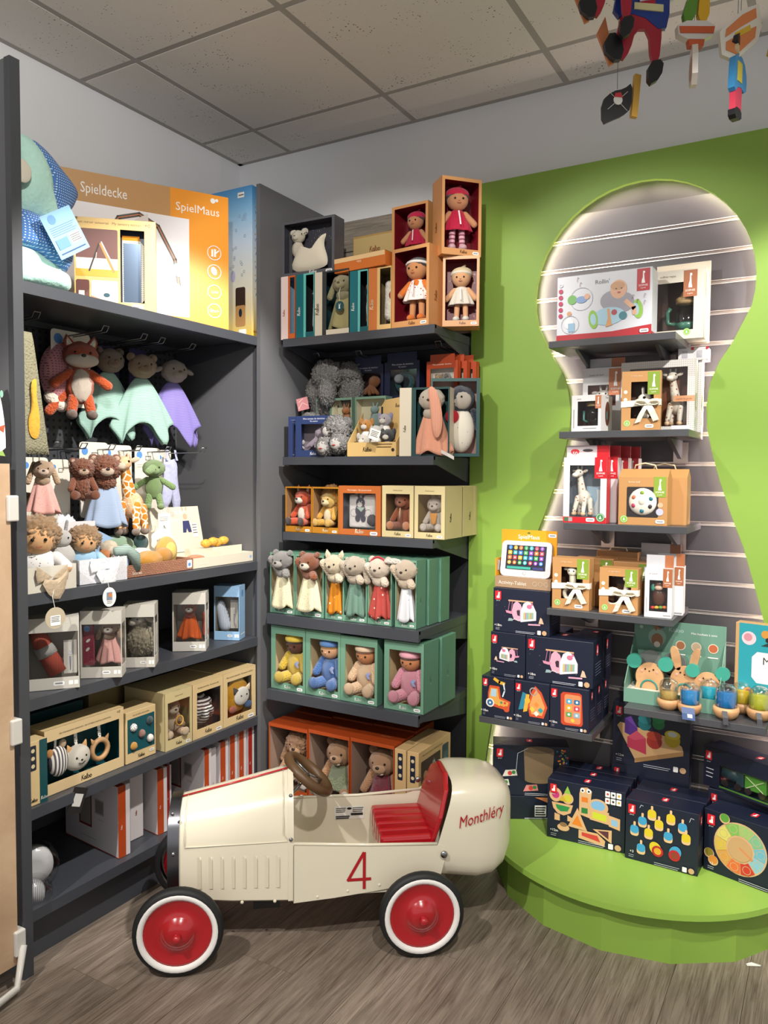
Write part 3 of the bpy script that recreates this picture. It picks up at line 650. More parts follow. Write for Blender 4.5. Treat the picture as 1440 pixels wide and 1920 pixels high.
# cross sections: x, bottom z, top z, half width, upper roundness ; body centre line y=.20
YC = .20
def section(hw, zb, zm, zt, n=7):
    P = [(-hw, zb+.01), (-hw, zm)]
    for k in range(1, n): a = math.pi*k/n; P.append((-hw*math.cos(a), zm+(zt-zm)*math.sin(a)**.8))
    P += [(hw, zm), (hw, zb+.01), (hw*.9, zb), (-hw*.9, zb)]
    return P
def loft(name, secs, m, cap=(True, True), smooth=True, th=0):
    vs = []; fs = []; n = len(secs[0][1])
    for x, P in secs: vs += [(x if x is not None else .405+max(0, b-.28)*.30, YC+a, b) for a, b in P]
    for i in range(len(secs)-1):
        for k in range(n): fs.append((i*n+k, i*n+(k+1) % n, (i+1)*n+(k+1) % n, (i+1)*n+k))
    if cap[0]: fs.append(tuple(range(n-1, -1, -1)))
    if cap[1]: fs.append(tuple((len(secs)-1)*n+k for k in range(n)))
    o = MB().add(vs, fs, m).build(name, car, smooth)
    if smooth: 
        try: o.data.set_sharp_from_angle(angle=R(35))
        except Exception: pass
    return o
loft('bonnet', [(-.355, section(.115, .165, .315, .435)), (-.2, section(.128, .155, .32, .47)), (-.03, section(.14, .152, .335, .51))], CREAM)
loft('radiator_surround', [(-.385, section(.118, .165, .315, .44)), (-.352, section(.121, .163, .317, .442))], mat('steel_band', '#7c7e84', .3, 1))
loft('radiator_grille', [(-.389, section(.10, .19, .31, .41)), (-.384, section(.10, .19, .31, .41))], mat('grille_mesh', '#2b2c2e', .5))
loft('bonnet_trim', [(-.036, section(.1425, .15, .336, .514)), (-.02, section(.1425, .15, .336, .514))], CREAM)
# cockpit tub: two sides and a floor
for s in (-1, 1):
    y = YC+s*.14; pts = [(-.02, .152), (.10, .16), (.25, .176), (.42, .20), (.445, .30), (.40, .303), (.2, .312), (-.02, .328)]
    if s > 0: pts[5:] = [(.42, .37), (.36, .345), (-.02, .35)]; pts[4] = (.455, .37)
    MB().ext(pts, y-.003, y+.003, CREAM).build('cockpit_side', car)
    MB().tube([(-.02, y, .330 if s < 0 else .352), (.2, y, .314 if s < 0 else .349), (.41, y, .305 if s < 0 else .36)], .005, CREAM, 8).build('side_rail', car, True)
MB().box(-.02, .45, YC-.138, YC+.138, .165, .172, CREAM).build('floor_pan', car)
# tail: rounded pod
secs = []
for x, hw, zb, zt in ((.425, .142, .19, .478), (.47, .146, .178, .484), (.54, .147, .172, .482), (.59, .143, .180, .477), (.625, .130, .205, .468), (.648, .105, .245, .452), (.660, .07, .275, .43), (.664, .03, .31, .39)):
    P = []; n = 28; zc = (zb+zt)/2
    for k in range(n):
        a = 2*math.pi*k/n+math.pi/n; ca, sa = math.cos(a), math.sin(a); e = .42
        P.append((hw*math.copysign(abs(ca)**e, ca), zc+(zt-zb)/2*math.copysign(abs(sa)**e, sa)))
    secs.append((x, P[::-1]))
secs[0] = (None, secs[0][1]); secs[1] = (.49, secs[1][1])
loft('tail', secs, CREAM, (False, True))
# seat and back
for k in range(5):
    y0 = YC-.12+k*.048; MB().box(.24, .40, y0+.002, y0+.046, .26, .325, REDE).build('seat_rib', car, bevel=.008)
MB().box(.245, .40, YC-.12, YC+.12, .22, .318, REDE).build('seat', car, bevel=.006)
P = [(YC-.128, .30), (YC+.128, .30), (YC+.135, .38), (YC+.11, .455), (YC+.05, .487), (YC-.05, .487), (YC-.11, .455), (YC-.135, .38)]
vs = [(.385+(z-.28)*.30, y, z) for y, z in P]+[(.400+(z-.28)*.30, y, z) for y, z in P]; n = len(P)
MB().add(vs, [tuple(range(n-1, -1, -1)), tuple(range(n, 2*n))]+[(i, (i+1) % n, (i+1) % n+n, i+n) for i in range(n)], REDE).build('seat_back', car, bevel=.004)
# louvres, seams, rivets, number, name
def bside(x): return YC-(.14-(-.03-x)*(.025/.325))
for k in range(8):
    x = -.300+k*.0325; ys = bside(x)
    MB().add([(x, ys-.0005, .2), (x+.011, ys-.0055, .203), (x+.011, ys-.0055, .288), (x, ys-.0005, .297), (x+.0125, ys+.003, .203), (x+.0125, ys+.003, .297), (x+.006, ys-.003, .2985), (x+.012, ys-.0005, .296)], [(0, 1, 2, 3), (1, 4, 5, 7, 2), (2, 7, 6, 3)], CREAM).build('louvre', car)
def arc(x, a0, a1):
    f_ = (x+.355)/.325; hw = .115+.025*f_; zm = .315+.02*f_; zt = .435+.075*f_
    return [(x, YC-hw*math.cos(R(a))-.0008*math.cos(R(a)), zm+(zt-zm)*math.sin(R(a))**.8+.0008) for a in range(a0, a1+1, 6)]
MB().tube(arc(-.335, 6, 84)[::-1]+[(-.335+.03*k, bside(-.335+.03*k)-.0005, .326+.0012*k) for k in range(11)]+arc(-.05, 6, 84), .0016, CREAM, 6).build('pressed_bead', car, True)
MB().tube([(-.355, YC-.012, .4365), (-.2, YC-.012, .4715), (-.03, YC-.012, .5115)], .003, REDE, 6).build('bonnet_piping', car, True)
MB().box(-.0215, -.0195, YC-.1445, YC-.1405, .156, .326, mat('seam', '#8d8874', .6)).build('panel_seam', car)
for x, z in ((-.17, .165), (-.075, .162), (.05, .166), (.14, .178), (.235, .19)): E(car, 'rivet', (x, YC-.142, z), (.005, .003, .005), CREAM)
for x, z in ((-.368, .43), (-.368, .31), (-.368, .2), (-.028, .345), (-.028, .46)): E(car, 'screw', (x, YC-.122 if x < -.1 else YC-.1445 if z < .4 else YC-.105, z), (.006, .004, .006), CHR)
E(car, 'bolt', (.43, YC-.15, .275), (.011, .006, .011), CHR); E(car, 'bolt', (.40, YC+.132, .395), (.010, .006, .010), CHR)
def flat_on_side(name, pr, y, x0, z0, m=None, tilt=0):
    mb = MB(); q = 0
    for vs, fs, c, g in pr.it:
        mb.add([(x0+a*math.cos(R(tilt))-b*math.sin(R(tilt)), y-q, z0+a*math.sin(R(tilt))+b*math.cos(R(tilt))) for a, b in vs], fs, paper(c)); q += .0002
    return mb.build(name, car)
flat_on_side('race_number', Pr(.1, .1).line([(.72, .22), (.06, .22)], .09, '#a8121d').line([(.06, .22), (.52, 1.02)], .09, '#a8121d').line([(.54, 1.02), (.54, -.05)], .09, '#a8121d'), YC-.1445, .135, .19)
flat_on_side('maker_label', Pr(.1, .045).rrect(0, 0, 1, 1, '#dcdad2', .05).rrect(.42, .72, .58, .9, '#222222', .06).lines(.06, .85, .38, 3, .13, .03, '#55544f').lines(.62, .85, .96, 3, .13, .03, '#55544f').rect(.55, .3, .95, .48, '#222222').lines(.06, .25, .5, 2, .13, .04, '#222222'), YC+.1355, .12, .27)
t_ = Pr(.2, .1).text('Monthléry', .5, .3, .22, '#a8121d', 'c', 0, .45)
vs, fs, c, g = t_.it[0]
mb = MB()
TS = ((.40, .142, .19, .478), (.49, .146, .178, .484), (.54, .147, .172, .482), (.59, .143, .180, .477), (.625, .130, .205, .468), (.648, .105, .245, .452), (.660, .07, .275, .43))
def tail_y(x, z):
    for p0, p1 in zip(TS[:-1], TS[1:]):
        if x <= p1[0] or p1 is TS[-1]:
            f_ = min(1, max(0, (x-p0[0])/(p1[0]-p0[0]))); hw, zb, zt = [p0[i]+(p1[i]-p0[i])*f_ for i in (1, 2, 3)]; break
    q = min(.98, abs(z-(zb+zt)/2)/((zt-zb)/2)); return YC-hw*(1-q**4.76)**(.21)-.0035
V = []
for a, b_ in vs:
    x, z = .480+a*.80*math.cos(R(14))-b_*math.sin(R(14)), .318+a*.80*math.sin(R(14))+b_*1.1; V.append((x, tail_y(x, z), z))
mb.add(V, fs, paper('#a8121d')).build('lettering', car)
# steering
cx, cz = .035, .47; d = Vector((.64, 0, .77)).normalized(); u = Vector((-.77, 0, .64)).normalized(); w_ = Vector((0, 1, 0)); c0 = Vector((.03, YC+.03, .472))
wm = mat('brown_leather', '#5a4128', .45)
MB().tube([c0+(u*math.cos(2*math.pi*k/32)+w_*math.sin(2*math.pi*k/32))*.080 for k in range(32)], .0155, wm, 12, True).build('steering_rim', car, True)
for k in range(3):
    a = 2*math.pi*k/3+.5; MB().tube([c0, c0+(u*math.cos(a)+w_*math.sin(a))*.078], .004, CHR, 6).build('steering_spoke', car, True)
MB().tube([c0, c0-d*.16], .006, CHR, 8).build('steering_column', car, True)
# wheels
def wheel(x, y, s, ang=0):
    t = bpy.data.objects.new('wheel', None); COL.objects.link(t); t.parent = car; t.location = (x, y, .1265); t.rotation_euler = (0, 0, R(ang))
    f = lambda P: [(r, h*s) for r, h in P]
    MB().lathe(f([(.104, .016), (.118, .018), (.1255, .008), (.1265, 0), (.1255, -.008), (.118, -.018), (.104, -.016)]), RUB, 40, 'y', caps=False).build('tyre', t, True)
    MB().lathe(f([(.094, -.005), (.096, -.0145), (.101, -.0185), (.110, -.0195), (.1125, -.016), (.1125, 0)]), WHT, 40, 'y', caps=False).build('whitewall', t, True)
    MB().lathe(f([(.0955, 0), (.0955, -.012), (.088, -.010), (.070, -.006), (.052, -.007), (.044, -.014), (.034, -.025), (.020, -.031), (.002, -.032)]), REDE, 40, 'y').build('disc', t, True)
    MB().lathe(f([(.0125, -.02), (.0125, -.042), (.009, -.050), (.002, -.051)]), REDE, 16, 'y').build('hub_cap', t, True)
    return t
wheel(-.345, 0, 1); wheel(.353, 0, 1); wheel(-.345, .40, -1); wheel(.353, .40, -1)
for x in (-.345, .353): MB().tube([(x, .0, .1265), (x, .40, .1265)], .008, CHR, 8).build('axle', car, True)
for x in (-.30, .353): MB().box(x-.02, x+.02, YC-.1, YC+.1, .12, .165, mat('black_steel', '#1c1c1e', .5)).build('axle_mount', car)
MB().box(-.14, -.06, YC-.05, YC+.05, .09, .16, mat('black_steel', '#1c1c1e', .5)).build('pedal_linkage', car)
# ---------------------------------------------------------------- left unit, top shelf
def dangle(fr, h, label, body, belly, hc, muz, ear, earin, foot, group=None, k='p', name='plush_toy', rx=0, armspread=.3):
    t = thing(name, label, 'plush toy', fr[:3], fr[3], group, h, rx=rx); m = plush(body); hr = (.2, .16, .165)
    E(t, 'body', (0, 0, .42), (.155, .12, .23), m, kind=k)
    if belly: E(t, 'belly', (0, -.05, .41), (.12, .09, .2), plush(belly), kind='p')
    head(t, (0, -.04, .76), hr, hc, muz, '#3a2a22', k); ears(t, ear, (0, -.04, .76), hr, hc, earin, 's')
    for s in (-1, 1):
        C(t, 'arm', (s*.12, -.02, .56), (s*armspread, -.07, .42), .05, .06, m)
        C(t, 'leg', (s*.08, -.02, .26), (s*.11, -.05, .1), .065, .06, m); E(t, 'foot', (s*.115, -.08, .06), (.065, .085, .06), plush(foot))
    return t
MINT = cloth('#b9e3d6'); DOTB = pattern('dotted_blue_cloth', '#4a78b8', '#dfe9f5', 'grid', 130, .2)
wh = thing('whale_cushion', 'mint and blue dotted whale cushion folded on the top shelf', 'cushion', (0, -1.33, 1.942), 90)
def pz_(pts): return smoothpts(pts[::-1], 2)
def at_x(o, x): o.location = (0, -x, 0)
for nm, x, th, m, pts in (('head_cushion', .33, .16, MINT, [(-.092, .459), (-.066, .467), (-.028, .462), (.001, .439), (.022, .408), (.04, .375), (.05, .329), (.05, .277), (.079, .207), (.035, .2), (-.013, .2), (-.098, .2)]),
        ('dotted_panel', .35, .10, DOTB, [(-.05, .46), (-.003, .449), (.045, .421), (.079, .393), (.125, .361), (.15, .331), (.136, .295), (.074, .228), (.045, .236), (.024, .243), (.025, .327), (.004, .385), (-.03, .424)]),
        ('dotted_fold', .37, .13, DOTB, [(-.132, .232), (-.067, .235), (-.031, .230), (.013, .232), (.050, .198), (.095, .180), (.108, .144), (.098, .087), (.065, .072), (.02, .088), (-.038, .112), (-.088, .118), (-.135, .115)]),
        ('mint_edge', .35, .12, MINT, [(-.129, .135), (-.081, .138), (-.031, .131), (.028, .106), (.085, .09), (.092, .045), (.026, .04), (-.047, .05), (-.131, .054)]),
        ('base_roll', .40, .15, MINT, [(-.151, .075), (-.086, .09), (-.026, .075), (.049, .07), (.07, .045), (.062, .004), (-.017, .0), (-.07, .0), (-.153, .0)])):
    at_x(pillow(wh, nm, pz_(pts), th, m), x)
E(wh, 'cream_patch', (-.085, -.415, .325), (.03, .006, .033), cloth('#e3dccb')); E(wh, 'grey_patch', (-.118, -.41, .40), (.03, .006, .03), cloth('#8c9498'))
for o in wh.children:
    if o.name.startswith(('cream_patch', 'grey_patch')): pass
tg = thing('hang_tag', 'light blue hang tag with barcode on the whale cushion', 'tag', (.475, -1.285, 2.06), 84, ry=-33)
MB().box(-.055, .055, 0, .001, 0, .125, paper('#86b4dd')).build('card', tg)
Pr(.11, .125).ell(.3, .85, .12, '#5e8fd0').lines(.1, .68, .9, 5, .045, .012, '#4f78ac').rect(.55, .22, .92, .45, WHITE).lines(.58, .4, .9, 4, .045, .02, '#444444').rect(.1, .2, .48, .42, '#5f8cc0').lines(.1, .1, .9, 1, .1, .03, '#31507c').build(tg, 'front', (.11, .125, .001))
# play mat box
SW, SHH = .58, .482; fr = (.325, -.867, 1.942, 60)
t = carton('play_mat_box', 'large kraft and orange play mat carton with a rope handle', 'box', fr, SW, SHH, .085, '#b98d5c')
p = Pr(SW, SHH).rect(.0, .0, 1, 1, '#c0935f').rect(.635, 0, 1, 1, '#f09a28').rect(0, 0, 1, .07, '#f09a28').rect(0, .07, .75, .79, '#f1eff3')
p.text('Spieldecke', .25, .855, .086, WHITE, hs=.72).text('SpielMaus', .805, .845, .07, WHITE).ell(.90, .955, .016, WHITE).ell(.925, .962, .01, WHITE)
for i in range(2):
    pa = [(.18, .10), (.22, .48), (.33, .72), (.45, .765), (.56, .70), (.66, .48), (.70, .2)]
    p.line(pa, .026 if i == 0 else .005, '#5c5654' if i == 0 else '#d98555')
p.poly([(.42, .72), (.50, .78), (.51, .6), (.46, .56)], '#e6ddd8').ell(.685, .41, .042, '#77a0a8').ell(.685, .41, .036, '#e8e6e4').ell(.53, .22, .2, '#a5a3a8', .55).ell(.52, .23, .18, '#ece9ec', .5)
for k in range(9): p.ell(.48+.025*k+.01*(k % 2), .18+.03*((k*5) % 4), .009, '#8d8f86')
for k, b in enumerate((.14, .28, .43, .57)):
    p.ring(.907, b, .043, .005, WHITE)
    if k == 0: p.text('0m+', .907, .125, .034, WHITE)
    elif k == 2: p.ell(.905, .435, .018, WHITE, 1.5, 20)
    elif k == 3: p.rect(.888, .54, .90, .595, WHITE).rect(.905, .54, .918, .60, WHITE).line([(.918, .57), (.935, .59)], .008, WHITE)
    else: p.text('Lied', .91, .27, .026, WHITE)
p.build(t, 'front', (SW, SHH, .085)); MB().tube([(-.06+.04*k, .04, SHH+[0, .014, .006, .012, 0][k]) for k in range(5)], .004, cloth('#bfae8e'), 6).build('rope_handle', t, True)
# blue gradient mobile box, big face looks along -Y
m, cr = vgrad('sky_print', ('#dcb93a', .0), ('#3d8fd0', 1.0), 0, .585); e = cr.color_ramp.elements.new(.28); e.color = lin('#e8e2c8'); e = cr.color_ramp.elements.new(.62); e.color = lin('#c2d3e4'); e = cr.color_ramp.elements.new(.85); e.color = lin('#7db4dd')
t = carton('mobile_box', 'tall blue to yellow gradient toy box at the end of the top shelf', 'box', (.255, -.47, 1.942, 0), .41, .578, .05, '#ffffff', mt=m)
p = Pr(.41, .578).rrect(.80, .08, .92, .34, '#3a2a22', .02).rrect(.80, .08, .92, .22, '#b98d58', .02).ell(.86, .17, .02, '#1b2a38', 2).rect(.83, .93, .91, .965, WHITE).line([(.845, .947), (.9, .947)], .01, '#555555').rrect(.84, .02, .93, .06, WHITE, .01).ell(.77, .42, .03, '#b9b6d6', 1.8)
rnd = random.Random(4)
for k in range(26): p.begin('star_print').ring(rnd.uniform(.6, .95), rnd.uniform(.4, .88), .012, .003, '#a9bccd', 6).end()
p.build(t, 'front', (.41, .578, .05))
p = Pr(.05, .578)
for k in range(7): p.text(['A', 'W', 'M', 'A', 'W', 'A', 'M'][k], .5, .28+k*.09, .34, '#5f7f9f', rot=12).ell(.35, .325+k*.09, .05, '#c98a4a')
p.text('HEIMESS', .5, .035, .21, '#c0392b').build(t, 'right', (.41, .578, .05))
# sensory mirror carton
MWW, MH = .25, .29; fr = (.394, -1.07, 1.942, 43)
t = carton('mirror_box', 'cream sensory mirror carton with photo windows on the top shelf', 'box', fr, MWW, MH, .045, '#e2bd76', win=(.56, .09, .86, .89), inner='#1c3550')
p = Pr(MWW, MH).text('mon miroir sensoriel · My sensory mirror', .42, .935, .047, '#6a5130').text('+0', .9, .93, .07, '#6a5130').rrect(0.02, .36, .53, .88, '#6f4a44', .02).rect(.02, .36, .53, .56, '#d9d3cc').rect(.02, .36, .53, .44, '#c9a23f').line([(.18, .42), (.30, .72)], .02, '#37322e').line([(.32, .72), (.48, .42)], .03, '#c08a50').line([(.33, .74), (.50, .44)], .015, '#d9d8dc').line([(.27, .62), (.25, .46)], .008, '#e8dcc0')
p.rrect(.20, .08, .53, .32, '#d6cfbf', .02).poly([(.24, .14), (.40, .10), (.50, .22), (.34, .27)], '#f0ece0').ell(.39, .16, .04, '#2f5563', .7).poly([(.20, .08), (.35, .08), (.3, .12), (.2, .15)], '#d98f66').rrect(.02, .08, .18, .32, '#6b453f', .02).rect(.05, .09, .12, .2, '#e4e0d6').rect(.05, .09, .12, .13, '#4d6a70')
p.sticker(.77, .045, .15).build(t, 'front', (MWW, MH, .045))
sx = MWW*.21
mm = thing('baby_mirror', 'folding baby mirror with orange and polka trim inside the cream carton', 'mirror', sub(fr, (sx, .03, .028)), fr[3])
MB().ext([(-.034, 0), (.022, 0), (.034, .014), (.034, .19), (.022, .205), (-.034, .205)], 0, .008, pattern('polka_trim', '#ece6d8', '#3c3a38', 'grid', 160, .2)).build('frame', mm)
MB().box(-.030, .024, -.001, .0005, .006, .196, mat('mirror_foil', '#66788f', .18, .6)).build('mirror_glass', mm)  # bluish, part metallic foil: reflected light is put into its colour
MB().box(-.034, .02, .0, .006, .205, .22, cloth('#dd8a1f')).build('fabric_top', mm)
# ---------------------------------------------------------------- hooks and hanging toys
HK = [(-1.29, 1.885), (-1.03, 1.885), (-.86, 1.885), (-.775, 1.885), (-.62, 1.885)]
for i, (y, z) in enumerate(HK): wire_hook(.049, y, z, .24, 'wire hook in the shade under the top shelf, %s' % ['above the olive towel', 'through the fox card', 'above the sage comforter', 'next to the dark cards', 'above the lilac comforter'][i])
for i, y in enumerate((-1.23, -1.13, -1.015, -.90, -.76, -.63)): wire_hook(.049, y, 1.49, .25 if i < 5 else .30, 'wire hook of the lower row, %s' % ['above the pink bunny', 'behind the half hidden bear', 'through the bear card', 'through the giraffe card', 'through the crocodile card', 'empty and nearest the side panel'][i])
t = thing('bath_towel', 'olive terry towel with a yellow giraffe stitched on it', 'towel', (.40, -1.40, 1.45), 90)
drape(t, 'towel', mat('terry', '#8f8b72', .95, bump=.8, bs=160, bd=.01), .37, .02, .018, .062, nf=5, amp=.1, sq=.35, hem=.0, seed=5)
pillow(t, 'embroidery', smoothpts([(-.01, .07), (.02, .06), (.028, .12), (.012, .2), (.018, .24), (-.004, .23), (.0, .15), (-.014, .12)]), .012, cloth('#d9a63a'), y=-.022)
t = thing('plush_toy', 'pink dotted crescent toy hanging behind the fox', 'plush toy', (.11, -1.082, 1.638), 72)
pillow(t, 'body', smoothpts([(-.005, .0), (.05, .04), (.035, .13), (.055, .21), (.02, .235), (-.035, .2), (-.06, .13), (-.045, .05)]), .07, pattern('pink_dots', '#c98b91', '#7a4450', 'grid', 110, .2))
hangcard((.12, -1.029, 1.644, 90), .16, .26, 'cream header card behind the orange fox')
FX = dangle((.17, -1.032, 1.597, 62), .287, 'orange fox soft toy with a cream belly hanging from a hook', '#c8531c', '#e6d6c4', '#b9481a', '#eadccb', 'point', '#f2e6d6', '#7d675a')
E(FX, 'cheek', (0, -.13, .695), (.19, .10, .085), plush('#eadccb')); C(FX, 'tail', (-.16, .08, .32), (-.34, .05, .1), .07, .06, plush('#c8531c'))
C(t, 'white_tip', (-.02, -.005, .035), (.012, -.01, .005), .024, .02, plush('#eadccb'))
hangcard((.085, -.827, 1.628, 90), .075, .25, 'indigo header card of the rear sage comforter', '#39305c'); hangcard((.10, -.713, 1.629, 90), .085, .26, 'indigo header card behind the lilac lamb comforter', '#3b3160'); hangcard((.10, -.862, 1.63, 90), .08, .25, 'indigo header card behind the beige bear comforter', '#362d58')
sg = cloth('#8fb5a6'); sgm = pattern('sage_muslin', '#a8cbbe', '#7ea598', 'stripe', 62, .3)
def hungcomf(fr, label, hc, ear, clm, seed, armc=None):
    t = thing('plush_comforter', label, 'comforter', fr[:3], fr[3], 'comforters hanging under the top shelf', .335)
    vs = []; n = 64; rings = 18; rnd = random.Random(seed); ph = rnd.random()*3
    for i in range(rings+1):
        f = i/rings
        for k in range(n):
            a = 2*math.pi*k/n; cr_ = abs(math.cos(2*a+ph*.2)); r = .05+.27*f**.75*(1+.10*math.cos(9*a+ph)*f); z = .76-f*(.50+.26*(1-cr_)**1.1*f)
            vs.append((r*math.cos(a)*1.05, r*.45*math.sin(a)*(1-.15*f), z))
    o = MB().add(vs, [(i*n+k, (i+1)*n+k, (i+1)*n+(k+1) % n, i*n+(k+1) % n) for i in range(rings) for k in range(n)]+[tuple(range(n))], clm).build('muslin_cloth', t, True)
    o.modifiers.new('thickness', 'SOLIDIFY').thickness = .012
    head(t, (0, -.06, .87), (.15, .14, .13), hc, hc, '#6d5648', 'p', .8); ears(t, ear, (0, -.06, .87), (.15, .14, .13), hc, None, 's')
    MB().box(.20, .25, -.03, -.025, .1, .17, paper('#3a2a4a')).build('brand_label', t)
    return t
hungcomf((.12, -.872, 1.53, 74), 'sage muslin comforter half hidden behind the bear comforter', '#8a7360', 'round', sgm, 3)
hungcomf((.19, -.779, 1.515, 62), 'sage muslin comforter with a beige bear head', '#a58a6c', 'round', sgm, 1)
hungcomf((.19, -.623, 1.515, 70), 'lilac muslin comforter with a sleepy lamb head', '#b3a698', 'side', pattern('lilac_muslin', '#8f84c8', '#7469ad', 'stripe', 62, .3), 2)
# lower hook row
for fr, w_, h_, lb in (((.20, -1.235, 1.25, 90), .10, .215, 'cream header card behind the pink bunny comforter'), ((.21, -1.148, 1.25, 90), .075, .21, 'cream header card behind the half hidden bear'),
        ((.245, -1.04, 1.265, 90), .118, .255, 'cream header card behind the bear in a blue cloth'), ((.215, -.915, 1.265, 90), .13, .25, 'cream header card behind the giraffe'), ((.21, -.77, 1.285, 90), .122, .225, 'cream header card behind the green crocodile'), ((.185, -.662, 1.27, 90), .07, .235, 'cream header card with lavender dungarees')):
    hangcard(fr, w_, h_, lb)
comforter((.36, -1.325, 1.292, 60), .165, 'pink dotted bunny comforter with long beige ears', '#c0a080', '#e0a99f', '#e8cdb8', 'flop', None, clm=pattern('pink_spots', '#dfa9a0', '#b0605a', 'dots', 28, .16), seed=8, armup=False)
sit((.30, -1.135, 1.33, 62), .15, 'curly brown bear half hidden by a cream card', '#8a4a26', None, None, '#d9b99d', 'round', '#d9b99d', k='f')
t = comforter((.315, -1.055, 1.235, 60), .245, 'curly brown bear toy wearing a pale blue muslin bib', '#8c4c28', '#aebfd8', '#e6cdb6', 'round', '#e0bfa4', seed=4, armup=False, k='f', clm=pattern('blue_muslin', '#aec0da', '#8fa3c4', 'stripe', 70, .3))
GIR = pattern('giraffe_plush', '#f0e2c4', '#c77a22', 'patch', 13, .09)
giraffe((.345, -.975, 1.205, 40), .285, 'plush giraffe with orange patches hanging by a cream card', GIR, plush('#ecd9bd'), plush('#8b7768'))
t = dangle((.30, -.825, 1.285, 50), .195, 'sage green crocodile soft toy on a cream card', '#7d9c5e', None, '#7d9c5e', '#86a568', 'none', None, '#7d9c5e', armspread=.33)
C(t, 'snout', (0, -.1, .76), (-.12, -.33, .7), .1, .06, plush('#86a568'))
t = thing('baby_dungarees', 'lavender baby dungarees hanging beside the crocodile', 'baby clothes', (.215, -.662, 1.275), 90)
pillow(t, 'dungarees', smoothpts([(-.035, .2), (-.03, .12), (-.05, .02), (-.012, .0), (.0, .07), (.02, -.01), (.06, .0), (.035, .12), (.035, .2), (.0, .19)], 1), .03, cloth('#b7bbdd'))
for s in (-1, 1): MB().strip([(s*.025, -.012, .19), (s*.02, -.006, .23)], (.01, 0, 0), cloth('#b7bbdd')).build('strap', t)
# ---------------------------------------------------------------- gift boxes and trays on the second shelf
def tray(name, label, fr, w_, d_, h_, m, inner=None, th=.004, cat='box'):
    t = thing(name, label, cat, fr[:3], fr[3]); x = w_/2; im = inner or m
    MB().box(-x, x, 0, th, 0, h_, m).box(-x, x, d_-th, d_, 0, h_, m).box(-x, -x+th, th, d_-th, 0, h_, m).box(x-th, x, th, d_-th, 0, h_, m).build('wall', t)
    MB().box(-x+th, x-th, th, d_-th, 0, th, im).build('base', t); return t
gb = paper('#cfcabd'); Z2 = 1.0765
def bow(t, m, z, s=1):
    for sg in (-1, 1): pillow(t, 'bow_tail', [(0, z), (sg*.05*s, z+.035*s), (sg*.055*s, z+.012*s), (sg*.05*s, z-.012*s)][::sg], .006, m, y=-.008)
    pillow(t, 'bow_drop', smoothpts([(-.045*s, z-.0), (-.01*s, z-.06*s), (.03*s, z-.065*s), (.055*s, z+.03*s), (.02*s, z-.01*s)], 1), .008, m, y=-.012)
t = tray('gift_box', 'beige gift box with a ribbon and a hooded doll at the shelf end', (.484, -1.392, Z2, 90), .172, .15, .072, gb, paper('#d8d3c8')); bow(t, cloth('#b09d83'), .04)
t = tray('gift_box', 'silver speckled gift box with a white bow', (.462, -1.186, Z2, 86), .172, .15, .075, pattern('silver_speckle', '#d9d9de', '#8f97ab', 'dots', 260, .22, .35), paper('#e5e5e8')); bow(t, cloth('#e6e6e8'), .045)
tray('box_lid', 'beige gift box lid standing behind the hooded doll', (.36, -1.36, 1.13, 90), .175, .035, .17, gb, cat='box lid'); tray('gift_box', 'rear beige gift box filled with white tissue', (.33, -1.27, Z2, 90), .23, .13, .10, paper('#c7c4bd'), paper('#e0e0e2'))
tray('box_lid', 'white gift box lid leaning behind the doll in a blue blanket', (.335, -1.20, 1.14, 88), .17, .02, .12, paper('#dddcdf'), cat='box lid')
def hooded(fr, h, label, suit, hood='#b28c62', skin='#d9a878'):
    t = thing('rag_doll', label, 'doll', fr[:3], fr[3], 'hooded dolls in gift boxes', h)
    E(t, 'body', (0, .02, .3), (.3, .2, .3), suit); E(t, 'head', (0, -.03, .72), (.25, .22, .24), cloth(skin)); E(t, 'hood', (0, .055, .79), (.315, .26, .275), plush(hood), (16, 0, 0), 'f')
    eyes(t, .72, -.238, .09, .026); MB().strip([(-.04, -.247, .62), (0, -.25, .605), (.04, -.247, .62)], (0, 0, .012), mat('thread', '#a34a3c', .8), .006).build('mouth', t)
    for s in (-1, 1): C(t, 'arm', (s*.26, 0, .42), (s*.38, -.18, .3), .1, .09, suit); E(t, 'hand', (s*.39, -.2, .28), .07, cloth(skin))
    return t
hooded((.405, -1.378, 1.082, 60), .195, 'doll with a beige fleece hood and white starry suit', pattern('star_suit', '#e3e1de', '#55555f', 'dots', 5.5, .17))
hooded((.385, -1.195, 1.09, 62), .15, 'doll with a fleece hood wrapped in a pale blue blanket', cloth('#9fc4de'))
hooded((.30, -1.305, 1.178, 62), .165, 'small hooded doll lying in white tissue paper', cloth('#e2ddd2'))
t = thing('tissue_paper', 'crumpled white tissue paper in the rear gift box', 'tissue paper', (.27, -1.27, 1.16), 90)
for k, (x, z, r) in enumerate(((-.08, .03, .06), (.02, .02, .07), (.085, .055, .065), (.05, .0, .06))): E(t, 'crumple', (x, -.02+.012*k, z), (r, .035, r*.8), mat('tissue', '#d7d9de', .5), (0, k*40, 0), 'f')
t = thing('bunny_plush', 'grey white bunny lying between the dolls', 'plush toy', (.40, -1.292, 1.12), 70, None, .14)
E(t, 'body', (0, 0, .3), (.28, .2, .3), plush('#dedbd6'), kind='p'); E(t, 'head', (0, -.05, .7), (.2, .18, .19), plush('#d9d6d2')); ears(t, 'up', (0, -.05, .7), (.2, .18, .19), '#a9a6a6'); eyes(t, .72, -.22, .08, .02)
t = thing('box_lid', 'pale blue tilted box lid between the dolls and the wicker tray', 'box lid', (.335, -1.085, 1.125), 88, ry=26)
MB().box(-.105, .105, 0, .004, 0, .085, paper('#9dbbe0')).box(-.105, .105, .004, .02, 0, .004, paper('#9dbbe0')).build('panel', t)
